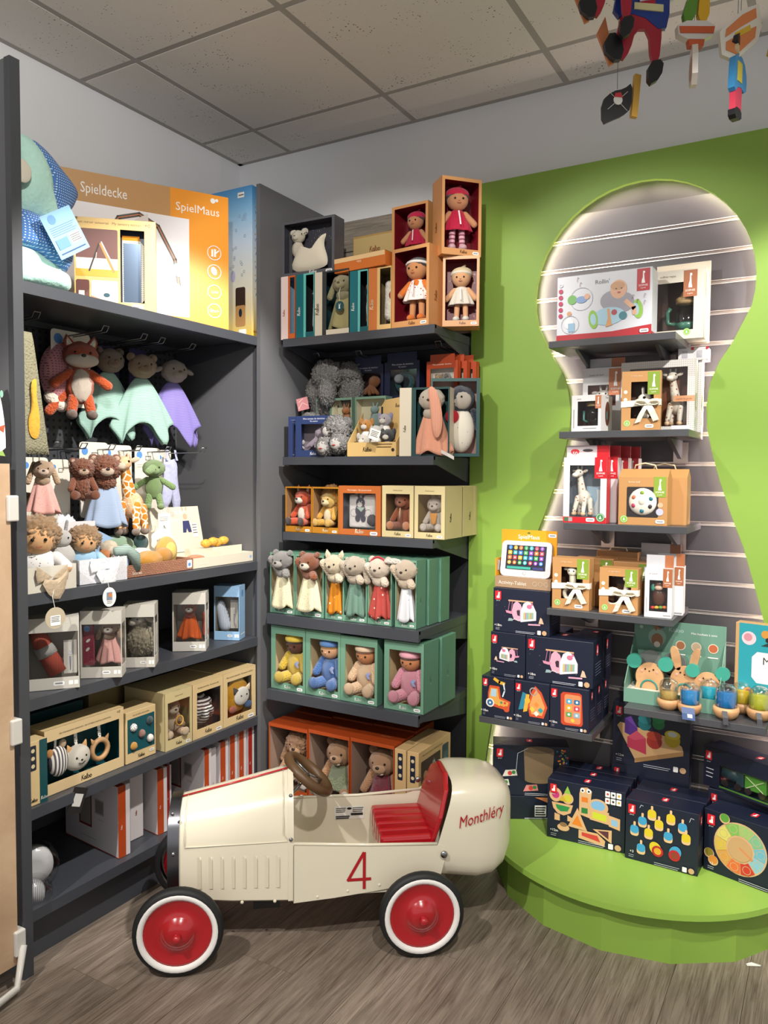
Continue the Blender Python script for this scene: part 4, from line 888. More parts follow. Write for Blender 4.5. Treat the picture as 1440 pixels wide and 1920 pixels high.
t = tray('display_tray', 'shallow tray with a printed wicker pattern', (.452, -.937, Z2, 90), .298, .16, .04, pattern('wicker_print', '#b58368', '#6e4534', 'brick', 42, .5, .6)); 
Pr(.298, .04).text('Stories', .14, .2, .05, '#efe0d2').rrect(.90, .15, .98, .85, WHITE, .015).ell(.94, .45, .022, '#5e8fd0').build(t, 'front', (.298, .16, .04))
t = tray('display_tray', 'cream display tray with a divider at the right end of the shelf', (.455, -.624, Z2, 90), .325, .20, .036, paper('#ddd6c2')); MB().box(-.01, -.006, .004, .196, .004, .05, paper('#ddd6c2')).build('divider', t); MB().box(-.006, .155, .05, .054, .004, .062, paper('#e2dcc8')).build('divider', t)
Pr(.325, .036).ell(.955, .5, .018, '#8fb4de').text('Meine Tiere', .16, .3, .03, '#efeade').build(t, 'front', (.325, .20, .036))
t = thing('backing_card', 'cream backing card with a bunny picture behind the trays', 'card', (.262, -.69, 1.115), 90, rx=-12)
MB().box(-.165, .165, 0, .004, 0, .175, paper('#dfd9c8')).build('panel', t)
Pr(.33, .175).text('Alle meine', .55, .83, .11, '#f5f2e8').text('Tiere', .55, .64, .11, '#f5f2e8').ell(.76, .78, .035, '#d9b99a').ell(.73, .95, .012, '#d9b99a', 2.2, 15).ell(.79, .95, .012, '#d9b99a', 2.2, -15).poly([(.71, .68), (.81, .68), (.83, .42), (.78, .42), (.76, .52), (.74, .42), (.69, .42)], '#3e4370').rect(.84, .3, .93, .62, '#f2f0ea').lines(.855, .58, .92, 4, .06, .01, '#666666').build(t, 'front', (.33, .175, .004))
def lump(fr, sz, label, parts, name='plush_toy'):
    t = thing(name, label, 'plush toy', fr[:3], fr[3])
    for k, (nm, c, r, m, kd) in enumerate(parts): E(t, nm, c, r, m, None, kd)
    return t
lump((.40, -.945, 1.085, 90), 1, 'mustard yellow soft toy in the wicker tray', [('body', (0, 0, .035), (.055, .04, .032), plush('#d9992c'), 'p'), ('head', (.055, -.01, .045), (.035, .03, .03), plush('#cf8f2a'), 's'), ('ear', (.075, 0, .07), (.014, .008, .02), plush('#8a8480'), 's')])
lump((.39, -.855, 1.085, 90), 1, 'pale yellow moon rattle in the wicker tray', [('body', (0, 0, .055), (.045, .028, .055), plush('#dcb14a'), 's'), ('patch', (.0, -.022, .06), (.025, .012, .03), cloth('#e8c76a'), 's')])
lump((.34, -.925, 1.10, 90), 1, 'teal and white spotted rattle in the wicker tray', [('ball', (.0, 0, .075), (.026, .026, .028), plush('#1d4f52'), 's'), ('body', (-.01, -.01, .03), (.05, .035, .03), pattern('spot_cloth', '#e7e2da', '#3c3a3a', 'dots', 5, .2), 's')])
t = thing('hang_tag', 'white cloud shaped tag standing in the wicker tray', 'tag', (.36, -.845, 1.14), 88); pillow(t, 'card', [(.05*math.cos(a)*(1+.06*math.cos(7*a)), .04+.042*math.sin(a)*(1+.06*math.cos(7*a))) for a in [2*math.pi*i/42 for i in range(42)]], .004, paper('#ece9e2'))
Pr(.1, .08).text('schlaf gut', .5, .45, .15, '#55524c').build(t, 'front', (.1, .08, .0), off=.004)
t = thing('plush_comforter', 'grey green striped muslin rolled beside the blue lid', 'comforter', (.44, -1.075, 1.08), 90)
MB().tube([(-.05, 0, .085), (-.015, -.012, .09), (.02, -.012, .065), (.035, -.008, .02)], [.014, .019, .02, .012], pattern('mint_stripe', '#9fb3ab', '#6f857e', 'stripe', 200, .3), 10).build('cloth', t, True)
t = lump((.385, -1.10, 1.10, 75), 1, 'small bear rattle with an orange ball behind the silver box', [('head', (0, 0, .07), (.03, .028, .028), plush('#e3d3b8'), 'p'), ('ball', (-.025, -.02, .05), (.02, .02, .022), plush('#c9782a'), 's'), ('body', (.02, 0, .03), (.035, .03, .03), plush('#d9c8ac'), 's')])
lump((.31, -1.02, 1.08, 90), 1, 'mint green soft toy back behind the blue lid', [('body', (0, 0, .09), (.085, .045, .035), plush('#9dc2a0'), 's'), ('foot', (.07, -.01, .055), (.03, .03, .04), plush('#94b896'), 's')])
t = lump((.33, -.545, 1.135, 90), 1, 'little orange giraffe rattles lying in the cream tray', [('rattle', (-.045+.03*k, -.008*(k % 2), .012+.006*(k % 2)), (.024, .018, .016), pattern('giraffe_small', '#e9b24a', '#c9741a', 'dots', 3, .3), 's') for k in range(4)])
MB().box(-.07, .07, -.03, .03, -.06, -.006, paper('#ddd6c2')).build('card_stand', t)
lump((.40, -.72, 1.08, 90), 1, 'orange knitted crab toy in the cream tray', [('body', (0, 0, .022), (.042, .03, .016), plush('#c9762c'), 'p'), ('leg', (-.04, -.01, .016), (.02, .01, .008), plush('#c9762c'), 's')])
def oval_tag(loc, label, col, w_=.03, h_=.042, yaw=80, print_=None, string=None):
    t = thing('hang_tag', label, 'tag', loc, yaw); MB().ext([(w_/2*math.cos(a), h_/2+h_/2*math.sin(a)) for a in [2*math.pi*i/24 for i in range(24)]], 0, .0012, paper(col)).build('card', t)
    if print_: print_(Pr(w_, h_)).build(t, 'front', (w_, h_, .001))
    MB().tube(string or [(0, .001, h_*.93), (-.006, .004, h_+.03), (0, .006, h_+.05)], .0008, paper('#e8e6e0'), 5).build('string', t)
    return t
oval_tag((.505, -1.395, .97), 'round beige tag with barcode hanging from the gift ribbon', '#b8ab93', .06, .062, 80, lambda p: p.rrect(.25, .15, .75, .62, WHITE, .04).lines(.3, .55, .7, 4, .07, .03, '#333333'))
oval_tag((.502, -1.20, 1.005), 'white oval tag with a picture hanging from the silver box', '#e8e7e6', .045, .06, 80, lambda p: p.rect(.28, .35, .7, .75, '#7b8594').ell(.55, .6, .14, '#c77a45').lines(.3, .28, .7, 2, .08, .03, '#777777'))
t = thing('swing_tag', 'white folded care card dangling under the crocodile', 'tag', (.32, -.795, 1.185), 85); MB().box(-.028, .028, 0, .0012, 0, .085, paper('#e6e4dc')).build('card', t); Pr(.056, .085).lines(.15, .85, .85, 3, .07, .02, '#9a9a94').line([(.5, .2), (.45, .5), (.7, .25)], .03, '#6b6b66').build(t, 'front', (.056, .085, .001)); MB().tube([(0, .0, .082), (-.012, 0, .11), (.01, 0, .11), (0, 0, .082)], .001, paper('#eeeeee'), 5).build('string', t)
# ---------------------------------------------------------------- left unit, third shelf: grey gift cartons with wrap-around windows
Z3 = .7795; GC = '#c4c0b6'
def giftbox(fr, w_, h_, d_, label, col=GC, tcol=None):
    t = carton('toy_gift_box', label, 'box', fr, w_, h_, d_, col, 'grey gift cartons on the third shelf', win=(.035, .16, .985, .80), inner='#8d887e', pane=True, rwin=(.03, .16, .97, .80))
    p = Pr(w_, h_).sticker(.62, .08, .2).rrect(.80, .05, .88, .11, WHITE, .01).rrect(.9, .05, .97, .11, WHITE, .01); stars(p, 14, WHITE, 3, (.6, .83, .97, .97), .006); p.build(t, 'front', (w_, h_, d_))
    return t
b1 = (.452, -1.369, Z3, 52.4); giftbox(b1, .150, .212, .075, 'grey gift carton with a rolled brick red swaddle, nearest the left panel')
b2 = (.466, -1.204, Z3, 39.2); giftbox(b2, .124, .21, .075, 'grey gift carton with the pink bunny comforter')
b3 = (.467, -1.051, Z3, 38.9); giftbox(b3, .098, .208, .085, 'grey gift carton with the curly sheep')
b4 = (.437, -.793, Z3, 35.8); giftbox(b4, .117, .211, .09, 'grey gift carton with the orange fox comforter')
b5 = (.425, -.58, Z3, 24); giftbox(b5, .10, .208, .07, 'pale blue gift carton at the right end of the third shelf', '#8fb5d8')
p = Pr(.07, .208).rrect(0, 0, 1, 1, '#93b9dc', .02).ell(.5, .85, .2, '#5c8fc8'); stars(p, 12, WHITE, 8, (.1, .3, .9, .7), .02); p.lines(.15, .1, .85, 1, .1, .06, WHITE); p.build([o for o in bpy.data.objects if o.get('label', '').startswith('pale blue gift')][0], 'right', (.10, .208, .07))
t = thing('swaddle_cloth', 'rolled brick red muslin swaddle with a grey paper band', 'cloth', sub(b1, (-.03, .035, .17)), b1[3])
MB().tube([(-.012, 0, 0), (.0, -.004, -.03), (.022, -.004, -.08), (.045, 0, -.125)], [.022, .026, .027, .03], pattern('muslin_red', '#b0503f', '#8f3a2e', 'stripex', 230, .3), 14).build('roll', t, True)
MB().tube([(.006, -.004, -.045), (.019, -.004, -.073)], .029, cloth('#a9a8a4'), 14).build('paper_band', t, True)
def picture_card(fr, w_, h_, label, col='#d6d2c8'):
    t = thing('insert_card', label, 'card', fr[:3], fr[3]); MB().box(-w_/2, w_/2, 0, .001, 0, h_, paper(col)).build('card', t)
    Pr(w_, h_).line([(.5, .1), (.45, .5), (.55, .5), (.5, .1)], .05, '#7c83a0').ell(.5, .6, .16, '#c9ccd8', .8).poly([(.45, .68), (.62, .98), (.56, .66)], '#e6e6ea').build(t, 'front', (w_, h_, .001)); return t
picture_card(sub(b1, (.050, .02, .04))+(b1[3],), .036, .10, 'pale card with a bunny drawing beside the red swaddle')
picture_card(sub(b3, (.0485, .045, .04))+(b3[3]+90,), .03, .10, 'pale card with a bunny drawing beside the sheep')
picture_card(sub(b4, (.058, .055, .04))+(b4[3]+90,), .036, .10, 'pale card with a bunny drawing beside the fox comforter')
picture_card(sub(b5, (.02, .03, .04))+(b5[3],), .03, .11, 'pale card with a bunny drawing in the blue carton')
C(thing('swaddle_cloth', 'blue muslin roll in the blue carton', 'cloth', sub(b5, (-.025, .035, .05)), b5[3]), 'roll', (-.012, 0, .08), (.008, 0, .0), .018, .024, pattern('muslin_white', '#d5dae2', '#8fa2bb', 'stripex', 230, .3))
C(thing('swaddle_cloth', 'dusty pink roll beside the fox comforter', 'cloth', sub(b4, (.045, .07, .05)), b4[3]), 'roll', (-.0, 0, .07), (.004, 0, .0), .009, .011, pattern('muslin_red', '#b0503f', '#8f3a2e', 'stripex', 230, .3))
comforter(sub(b2, (.018, .045, .036))+(b2[3],), .142, 'pink starry bunny comforter with brown ears in the grey carton', '#a98a70', '#d8a09a', '#ece0d4', 'flop', None, clm=pattern('pink_spots', '#d9a49d', '#a8605c', 'dots', 28, .16), seed=9, armup=False)
t = thing('book', 'crimson cloth book with leaves beside the pink bunny', 'book', sub(b2, (-.042, .02, .036)), b2[3]-8); MB().box(-.016, .016, 0, .012, 0, .125, mat('felt', '#8f2f45', .95, bump=.6, bs=300)).build('cover', t); Pr(.032, .125).ell(.5, .62, .25, '#e6e2d6', .5, 40).ell(.45, .4, .25, '#cfd6cc', .5, 50).ell(.4, .92, .3, '#5c8fc8').build(t, 'front', (.032, .125, .012))
t = thing('plush_toy', 'cream curly sheep soft toy in the grey carton', 'plush toy', sub(b3, (-.002, .04, .036)), b3[3]-10, None, .15)
CW = plush('#b3a88e'); E(t, 'body', (0, 0, .3), (.28, .2, .33), CW, None, 'f'); E(t, 'neck', (-.02, 0, .6), (.15, .13, .16), CW, None, 'f'); h_ = E(t, 'head', (-.06, -.04, .77), (.15, .16, .12), plush('#d3c9b6'), (0, 0, 25), 'p'); E(t, 'wool_cap', (0, .02, .86), (.15, .13, .09), CW, None, 'f')
E(t, 'muzzle', (-.13, -.16, .73), (.09, .09, .075), plush('#d8cfbd'), of=h_); E(t, 'nose', (-.16, -.245, .745), (.025, .012, .015), mat('nose', '#5a463a', .5), of=h_); E(t, 'eye', (-.01, -.185, .8), .02, EYE, of=h_); E(t, 'eye', (-.18, -.13, .8), .02, EYE, of=h_)
for s_ in (-1, 1): E(t, 'ear', (.02+s_*.2, .0, .76), (.12, .04, .05), plush('#c9bea9'), (0, s_*20, 0))
comforter(sub(b4, (-.004, .05, .036))+(b4[3],), .142, 'orange fox comforter with a white muzzle in the grey carton', '#a8451c', '#c85a1e', '#efe6da', 'round', None, seed=12, armup=False, clm=pattern('fox_dots', '#c4561c', '#f0d2b0', 'dots', 30, .1))
# ---------------------------------------------------------------- fourth shelf: cream cartons
Z4 = .4665; CRM = '#d9bf8e'; PALE = '#cdbd8e'; TEAL = '#0f4a50'
f = (.475, -1.44, Z4, 90)
t = carton('toy_set_box', 'cream and teal carton standing end on at the left of the fourth shelf', 'box', f, .066, .185, .20, CRM)
p = Pr(.066, .185).rect(.62, 0, 1, 1, TEAL).rrect(.14, .55, .46, .94, '#1d2433', .06)
for k in range(3): p.ell(.3, .62+.12*k, .09, '#d9c9a0')
p.kaloo(.3, .06, .16, '#33291d').kaloo(.82, .06, .14, WHITE).build(t, 'front', (.066, .185, .2))
f = (.452, -1.253, Z4, 90); W, Hh = .292, .195
t = carton('toy_set_box', 'long cream carton with hanging cat toys in a teal window', 'box', f, W, Hh, .085, CRM, win=(.03, .17, .94, .82), inner=TEAL, fcol='#dcc294')
Pr(W, Hh).kaloo(.5, .04, .055, '#2b2119').text('Set d\'accessoires sensoriels - Set of infant sensory accessories', .5, .89, .026, '#5b4a30').text('+0', .93, .92, .045, '#5b4a30').build(t, 'front', (W, Hh, .085))
STR = pattern('grey_stripes', '#e9e5dc', '#565560', 'stripex', 3.2, .5)
t = thing('rattle', 'striped cushion rattle with orange ears in the teal window', 'rattle', sub(f, (-.085, .02, .03)), 90); E(t, 'body', (0, 0, .055), (.034, .022, .046), STR); E(t, 'ear', (-.028, 0, .085), (.012, .008, .014), plush('#d9923a')); E(t, 'ear', (.016, 0, .105), (.012, .008, .014), plush('#e0c09a'))
MB().strip([(-.01, 0, .1), (-.008, 0, .135)], (.008, 0, 0), cloth('#dcd8cf')).build('ribbon', t)
t = thing('rattle', 'white cat face cushion hanging in the teal window', 'rattle', sub(f, (-.022, .015, .038)), 90); E(t, 'body', (0, 0, .04), (.046, .024, .04), plush('#e6dfd0'), kind='s'); eyes(t, .046, -.021, .017, .0035); E(t, 'nose', (0, -.024, .037), (.004, .002, .003), EYE)
for s in (-1, 1): pillow(t, 'ear', [(s*.014, .072), (s*.036, .06), (s*.034, .088)][::s], .012, cloth('#d9a86e'))
MB().strip([(-.012, -.024, .03), (0, -.0245, .026), (.012, -.024, .03)], (0, 0, .002), EYE).build('mouth', t); MB().strip([(-.0, .004, .078), (0, .006, .115)], (.011, 0, 0), pattern('leaf_ribbon', '#e8e4da', '#2d3b3a', 'dots', 150, .3)).build('ribbon', t)
t = thing('teether', 'beech wood ring teether with ears hanging in the teal window', 'teether', sub(f, (.068, .02, .04)), 90)
wd = wood('#b98a5c', '#d3ab7c', 8, .5); MB().tube([(.03*math.cos(a), 0, .035+.03*math.sin(a)) for a in [2*math.pi*i/24 for i in range(24)]], .0085, wd, 8, True).build('ring', t, True)
for s in (-1, 1): pillow(t, 'ear', [(s*.012, .062), (s*.03, .05), (s*.034, .078)][::s], .012, wd)
MB().strip([(0, .0, .066), (0, .004, .11)], (.011, 0, 0), pattern('leaf_ribbon', '#e8e4da', '#2d3b3a', 'dots', 150, .3)).build('ribbon', t)
t = thing('swing_tag', 'black folded hang tag dangling off the fourth shelf edge', 'tag', (.492, -1.315, .445), 75, rx=0, ry=20); MB().box(-.022, .022, 0, .002, -.045, .03, paper('#211d1c')).build('card', t); Pr(.044, .075).rect(.2, .25, .8, .75, '#c9c7c2').build(t, 'front', (.044, .075, .002)).location = (0, 0, -.045)
f = (.455, -1.036, Z4, 90)
t = carton('toy_set_box', 'cream carton with five sensory balls on a teal board', 'box', f, .128, .17, .10, CRM); p = Pr(.128, .17).rect(.05, .2, .95, .86, '#0e4f58').kaloo(.5, .06, .09, '#2b2119').text('Set de balles sensorielles', .5, .905, .055, '#5b4a30').sticker(.85, .12, .16); p.build(t, 'front', (.128, .17, .1))
for k, (a, b, c, m) in enumerate(((.24, .68, 'black and white', pattern('bw', '#eeeeea', '#222222', 'dots', 4, .4)), (.78, .72, 'dark green', plush('#123f45')), (.51, .51, 'dusty pink', plush('#a5786a')), (.24, .32, 'mustard yellow', plush('#d59a22')), (.79, .36, 'grey dotted', pattern('gd', '#dcd8d2', '#55524e', 'dots', 5, .25)))):
    o = thing('sensory_ball', '%s sensory ball in the teal board' % c, 'ball', sub(f, ((a-.5)*.128, .0, b*.17)), 90, 'balls in the teal board'); E(o, 'ball', (0, 0, 0), .0135, m, kind='p' if k in (1, 2, 3) else 's'); MB().lathe([(.0145, -.0008), (.0165, -.0012), (.0165, 0), (.0145, 0)], paper('#0a3a42'), 20, 'y').build('rim', o, True)
def winbox(name, label, f, w_, h_, d_, col, inner, win, logo, top=None, fcol=None, group=None, pane=True, ls=.09, lb=.05, **k):
    t = carton(name, label, 'box', f, w_, h_, d_, col, group, win=win, inner=inner, fcol=fcol, pane=pane, **k)
    p = Pr(w_, h_).kaloo(.5, lb, ls, logo)
    if top: p.text(top, .5, .9, .045, logo)
    p.sticker(.84, .045, .17) if k.get('rx', 0) == 0 else None
    p.build(t, 'front', (w_, h_, d_)); return t
f = (.475, -.885, Z4, 90); winbox('soft_toy_box', 'pale yellow carton with the seated sloth', f, .128, .20, .20, PALE, '#a89a6c', (.10, .17, .93, .82), '#3a3020', 'Doudou musical')
t = sit(sub(f, (.004, .05, .035))+(78,), .15, 'beige sloth soft toy holding a yellow ring', '#c0a080', '#d8c4a4', '#a88a68', '#e3d2b8', 'none', None, '#c9b08e'); MB().tube([(.09*math.cos(a)+.1, -.28, .36+.11*math.sin(a)) for a in [2*math.pi*i/20 for i in range(20)]], .022, cloth('#cfa245'), 6, True).build('ring', t, True)
f = (.475, -.738, Z4, 90); winbox('soft_toy_box', 'cream carton with the striped knotted ball', f, .16, .20, .20, CRM, '#4b4a4c', (.14, .16, .92, .83), '#2b2119', 'Ma balle sensorielle - My sensory ball')
t = thing('knot_ball', 'black and white striped knotted fabric ball', 'ball', sub(f, (.004, .058, .085)), 90, None, 1.12)
ST2 = pattern('knot_stripes', '#ece9e2', '#3a3a40', 'stripe', 95, .5)
for k in range(5):
    a = k*36; M_ = Matrix.Rotation(R(a), 3, 'Y') @ Matrix.Rotation(R(35*k), 3, 'X'); MB().tube([M_ @ Vector((.036*math.cos(q), .012*math.sin(2*q), .040*math.sin(q))) for q in [2*math.pi*i/28 for i in range(28)]], .0155, ST2, 8, True).build('loop', t, True)
MB().tube([(-.035+.014*math.cos(q), 0, .055+.014*math.sin(q)) for q in [2*math.pi*i/16 for i in range(16)]], .0035, mat('ring', '#b9812e', .5), 6, True).build('hanging_ring', t, True)
f = (.475, -.565, Z4, 90); winbox('soft_toy_box', 'cream carton with the yellow cat activity cushion', f, .188, .202, .20, CRM, '#8f7a4a', (.13, .15, .88, .83), '#2b2119', 'Mon coussin sensoriel - My sensory cushion')
t = thing('activity_cushion', 'mustard activity cushion with a white cat face', 'cushion', sub(f, (.002, .018, .034)), 90)
pillow(t, 'cushion', smoothpts([(-.062, .0), (.06, .003), (.062, .13), (-.058, .134)], 1), .03, cloth('#d39a1c')); E(t, 'cat_face', (.012, -.016, .062), (.042, .012, .036), plush('#d8d3c8'))
for s in (-1, 1): pillow(t, 'ear', [(.012+s*.018, .09), (.012+s*.044, .075), (.012+s*.046, .105)][::s], .012, cloth('#cbb79c' if s > 0 else '#3a3838'), y=-.016)
for s in (-1, 1): E(t, 'eye', (.012+s*.016, -.028, .068), .003, EYE)
for c_, q in (('#8a4a3a', -.04), ('#2f4a70', .05)): E(t, 'patch', (q, -.016, .022), (.02, .008, .014), cloth(c_))
# boxes in the dark behind the front row, shade put into their colours
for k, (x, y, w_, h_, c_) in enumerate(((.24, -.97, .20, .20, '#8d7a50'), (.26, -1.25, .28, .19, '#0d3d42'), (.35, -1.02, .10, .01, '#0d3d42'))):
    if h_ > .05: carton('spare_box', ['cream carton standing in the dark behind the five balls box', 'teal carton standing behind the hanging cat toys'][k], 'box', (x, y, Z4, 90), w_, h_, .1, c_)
# ---------------------------------------------------------------- bottom shelf: white and orange flat boxes
Z5 = .1715
for k, (x, y, th, h_, spine, lb, dep, yaw) in enumerate(((.46, -1.115, .046, .235, 'ow', 'flat white and orange box nearest the left end with two square windows', .30, 84), (.40, -1.008, .055, .225, 'w', 'white spined flat box right of the leaning pair', .25, 88), (.445, -.935, .042, .228, 'ow', 'orange spined flat box in the middle of the bottom shelf', .25, 84),
        (.40, -.86, .025, .205, 'rw', 'thin red edged flat box in the gap', .25, 90), (.462, -.727, .034, .235, 'ow', 'flat box with its white cover turned to the aisle', .27, 84), (.45, -.685, .03, .225, 'w', 'white flat box behind the one turned to the aisle', .25, 88), (.462, -.638, .042, .238, 'ow', 'orange spined flat box fourth from the side panel', .26, 86),
        (.462, -.585, .042, .245, 'ow', 'orange spined flat box third from the side panel', .26, 88), (.462, -.533, .042, .25, 'ow', 'orange spined flat box second from the side panel', .26, 88), (.462, -.482, .036, .255, 'rw', 'red spined flat box next to the side panel', .26, 89))):
    t = carton('flat_gift_box', lb, 'box', (x, y, Z5, yaw), th, h_, dep, '#dcd6d8', 'white and orange flat boxes on the bottom shelf')
    p = Pr(th, h_); c_ = {'o': '#b4481f', 'r': '#a32a22', 'w': '#d9d3d6'}[spine[0]]
    if spine[0] != 'w': p.rect(0, 0, .62, 1, c_).kaloo(.33, .42, .13, '#f0d8cc', 90)
    else: p.kaloo(.5, .4, .13, '#b4481f', 90)
    p.build(t, 'front', (th, h_, dep))
    p = Pr(dep, h_).rect(.0, .0, 1, .012, '#a83a26')
    if k in (0, 4): p.rect(.28, .27, .52, .76, '#7d201c').rect(.30, .30, .50, .74, '#9a928f').rect(.58, .5, .75, .72, '#b7b1b0').rect(.595, .52, .735, .70, '#8d8684').lines(.3, .12, .6, 1, .1, .008, '#b7b2b0').text('* * *', .7, .4, .05, '#8a6a50').lines(.15, .85, .75, 1, .1, .006, '#c9c2c4')
    p.build(t, 'left', (th, h_, dep))
    if spine[0] != 'w': Pr(th, dep).rect(0, 0, .62, 1, c_).build(t, 'top', (th, h_, dep))
for k, (x, y, z, r) in enumerate(((.40, -1.40, .255, .05), (.425, -1.425, .205, .04))):
    t = thing('wrapped_spool', ['plastic wrapped white spool in the left corner of the bottom shelf', 'smaller plastic wrapped roll below the white spool'][k], 'packaging', (x, y, z-r*.4 if k else z), 60)
    if k == 0: MB().lathe([(.018, -.02), (.05, -.022), (.052, 0), (.05, .022), (.018, .02)], plast('#d2d2d4'), 24, 'y').build('spool', t, True)
    else: MB().lathe([(.03, -.03), (.034, 0), (.03, .03)], pattern('foil_stripe', '#c9c9cc', '#77777c', 'stripex', 200, .4, .3), 24, 'y').build('roll', t, True)
    E(t, 'plastic_wrap', (0, 0, -.01), (r*1.35, .05, r*1.55), film(), None, 'p')
    MB().box(-.03, .03, -.02, .02, -(z-.1715) if not k else -(z-r*.4-.1715), -r*.8, film()).build('wrap_bottom', t)
# ---------------------------------------------------------------- corner unit, top shelf
T1 = 1.9415
def spinebox(name, label, fr, w_, h_, d_, spinec, outc, inner, win, logo, front=None, sw=.4):
    # box turned a little so that its left side (spine) faces the aisle
    t = carton(name, label, 'box', fr, w_, h_, d_, outc, 'gift boxes on the top shelf of the corner unit', win=win, inner=inner, fcol=outc)
    Pr(d_, h_).rect(0, 0, 1, 1, spinec).kaloo(.5, .42, .16, logo, 90).build(t, 'left', (w_, h_, d_))
    if front: Pr(w_, h_).kaloo(.6, .03, .1, front).build(t, 'front', (w_, h_, d_))
    return t
# narrow boxes: spine strip drawn on the front left edge
def tbox(x, w_, h_, label, spinec, edge, inner, logo, sp=.4, y=-.37, foot=None):
    fr = (x, y, T1, 0); t = carton('soft_toy_box', label, 'box', fr, w_, h_, .12, edge, 'gift boxes on the top shelf of the corner unit', win=(sp+.12, .085, .985, .975), inner=inner, fcol=edge)
    Pr(w_, h_).rect(0, 0, sp, 1, spinec).kaloo(sp*.55, .42, min(.16, .018/w_), logo, 90).rect(sp+.12, 0, 1, .085, foot or edge).build(t, 'front', (w_, h_, .12)); return fr
f1 = tbox(.557, .068, .243, 'pale pink and orange box at the left end of the top row', '#e3cdc8', '#c9602a', '#8fb0c6', '#b0503a', .5)
f2 = tbox(.638, .085, .243, 'teal spined box holding a grey penguin', '#10666e', '#5fb8b0', '#2a2c30', WHITE, .42, foot='#0f5a62')
f3 = tbox(.762, .155, .24, 'cream and charcoal box with the olive bunny comforter', '#cfc6b4', '#2c3334', '#123f45', '#5a4a34', .22, foot='#d6cdb8')
f4 = tbox(.882, .078, .226, 'teal spined box holding a rust coloured toy', '#0f6872', '#63b9b2', '#23282c', WHITE, .45, foot='#0f5a62')
f5 = tbox(.972, .095, .226, 'orange and cream box with a white toy inside', '#c9743a', '#ddb878', '#8a7a5a', '#f2ddc0', .38)
C(thing('plush_toy', 'pale blue toy edge in the pink and orange box', 'plush toy', sub(f1, (.024, .05, .03)), 0), 'body', (0, 0, .02), (0, 0, .13), .008, .009, plush('#8fb2cf'))
t = thing('plush_toy', 'grey and white penguin toy in the teal box', 'plush toy', sub(f2, (.02, .05, .025)), 0); C(t, 'body', (0, 0, .03), (0, 0, .12), .017, .014, plush('#c9c6c4')); E(t, 'head', (0, 0, .155), .016, plush('#26262a')); E(t, 'band', (0, -.003, .148), (.0165, .0165, .005), plush('#d8d6d4'))
comforter(sub(f3, (.022, .05, .022))+(8,), .215, 'olive green bunny comforter with floppy ears on the top shelf', '#9c9468', '#9a9264', '#a39b70', 'flop', None, seed=21, armup=False, nose='#4a4028')
t = oval_tag(sub(f3, (.035, .0, .085)), 'dark teal round tag on the olive bunny', '#17484c', .038, .038, 0, lambda p: p.poly([(.4, .25), (.6, .25), (.55, .5), (.65, .8), (.5, .6), (.4, .8), (.42, .5)], '#cfe0dc'))
t = thing('plush_toy', 'rust plush toy in the thin teal box', 'plush toy', sub(f4, (.017, .05, .022)), 0); C(t, 'body', (0, 0, .03), (0, 0, .12), .014, .012, plush('#a5612e')); E(t, 'head', (0, 0, .15), .015, plush('#a5612e'), kind='p'); E(t, 'belly', (0, -.012, .07), (.008, .006, .03), plush('#dcd6cc'))
t = thing('plush_toy', 'white plush toy with a red heart in the orange box', 'plush toy', sub(f5, (.016, .05, .02)), 0); C(t, 'body', (0, 0, .04), (-.004, 0, .15), .022, .016, plush('#e2dccf')); E(t, 'heart', (.018, -.018, .11), (.014, .006, .016), cloth('#a3262c'))
# dolls in wood coloured boxes
WB = '#c58a55'; WR = '#7a1220'
def dollbox(fr, w_, h_, d_, label, logo_v=False):
    t = carton('doll_box', label, 'box', fr, w_, h_, d_, WB, 'doll boxes on the corner unit', win=(.07, .085, .93, .955), inner=WR, fcol='#cf9660')
    p = Pr(w_, h_).kaloo(.55, .028, .075, '#5a2d14').sticker(.86, .04, .16); p.build(t, 'front', (w_, h_, d_))
    Pr(d_, h_).kaloo(.5, .38, .16, '#8a5226', 90).build(t, 'right', (w_, h_, d_)); Pr(d_, h_).kaloo(.5, .38, .16, '#7a4620', 90).build(t, 'left', (w_, h_, d_))
    q = Pr(w_-.012, h_); rnd = random.Random(int(w_*1e4+h_*1e3))
    for k in range(4):
        a, b = rnd.choice((.12, .88)), rnd.uniform(.15, .9)
        for g in range(4): q.line([(a+.04*math.cos(g*.785), b+.02*math.sin(g*.785)), (a-.04*math.cos(g*.785), b-.02*math.sin(g*.785))], .008, '#c99a9a')
    q.build(t, 'back_in', (w_-.012, h_, d_))
    return t
d1 = (1.098, -.372, T1, -8); dollbox(d1, .163, .282, .095, 'wooden look box with the doll in an orange and flowered dress')
doll(sub(d1, (.0, .045, .024))+(-2,), .245, 'doll with dark hair, white headband and flowered white dress', '#c98a5a', '#1d1a1c', '#efe3dc', '#d9742a', '#c98a5a', '#d9742a', band='#efe6e0', dressm=pattern('flower_dress', '#eee4de', '#b0304a', 'dots', 20, .22))
d2 = (1.262, -.30, T1, 22); dollbox(d2, .128, .245, .085, 'wooden look box with the doll in a cream dress')
doll(sub(d2, (.0, .042, .02))+(16,), .205, 'doll with cream bonnet and cream dress', '#d9a57a', '#d8b98a', '#dcd6c8', None, '#d9a57a', '#e3ddd0', band='#e8e0d0', hat='#dcc8a0')
d3 = (1.262, -.30, 2.188, 48); dollbox(d3, .150, .268, .09, 'topmost wooden look box with the doll in a magenta hat')
doll(sub(d3, (.0, .042, .022))+(36,), .235, 'doll with magenta hat and dress and striped legs', '#c48a62', '#3a1c16', '#b8123c', None, None, '#c9a0a8', hat='#c01840', stripe=pattern('striped_legs', '#d9a6b4', '#8a4a5e', 'stripe', 16, .35))
d4 = (1.02, -.235, 2.20, -4); dollbox(d4, .16, .225, .10, 'wooden look box half hidden behind the topmost doll')
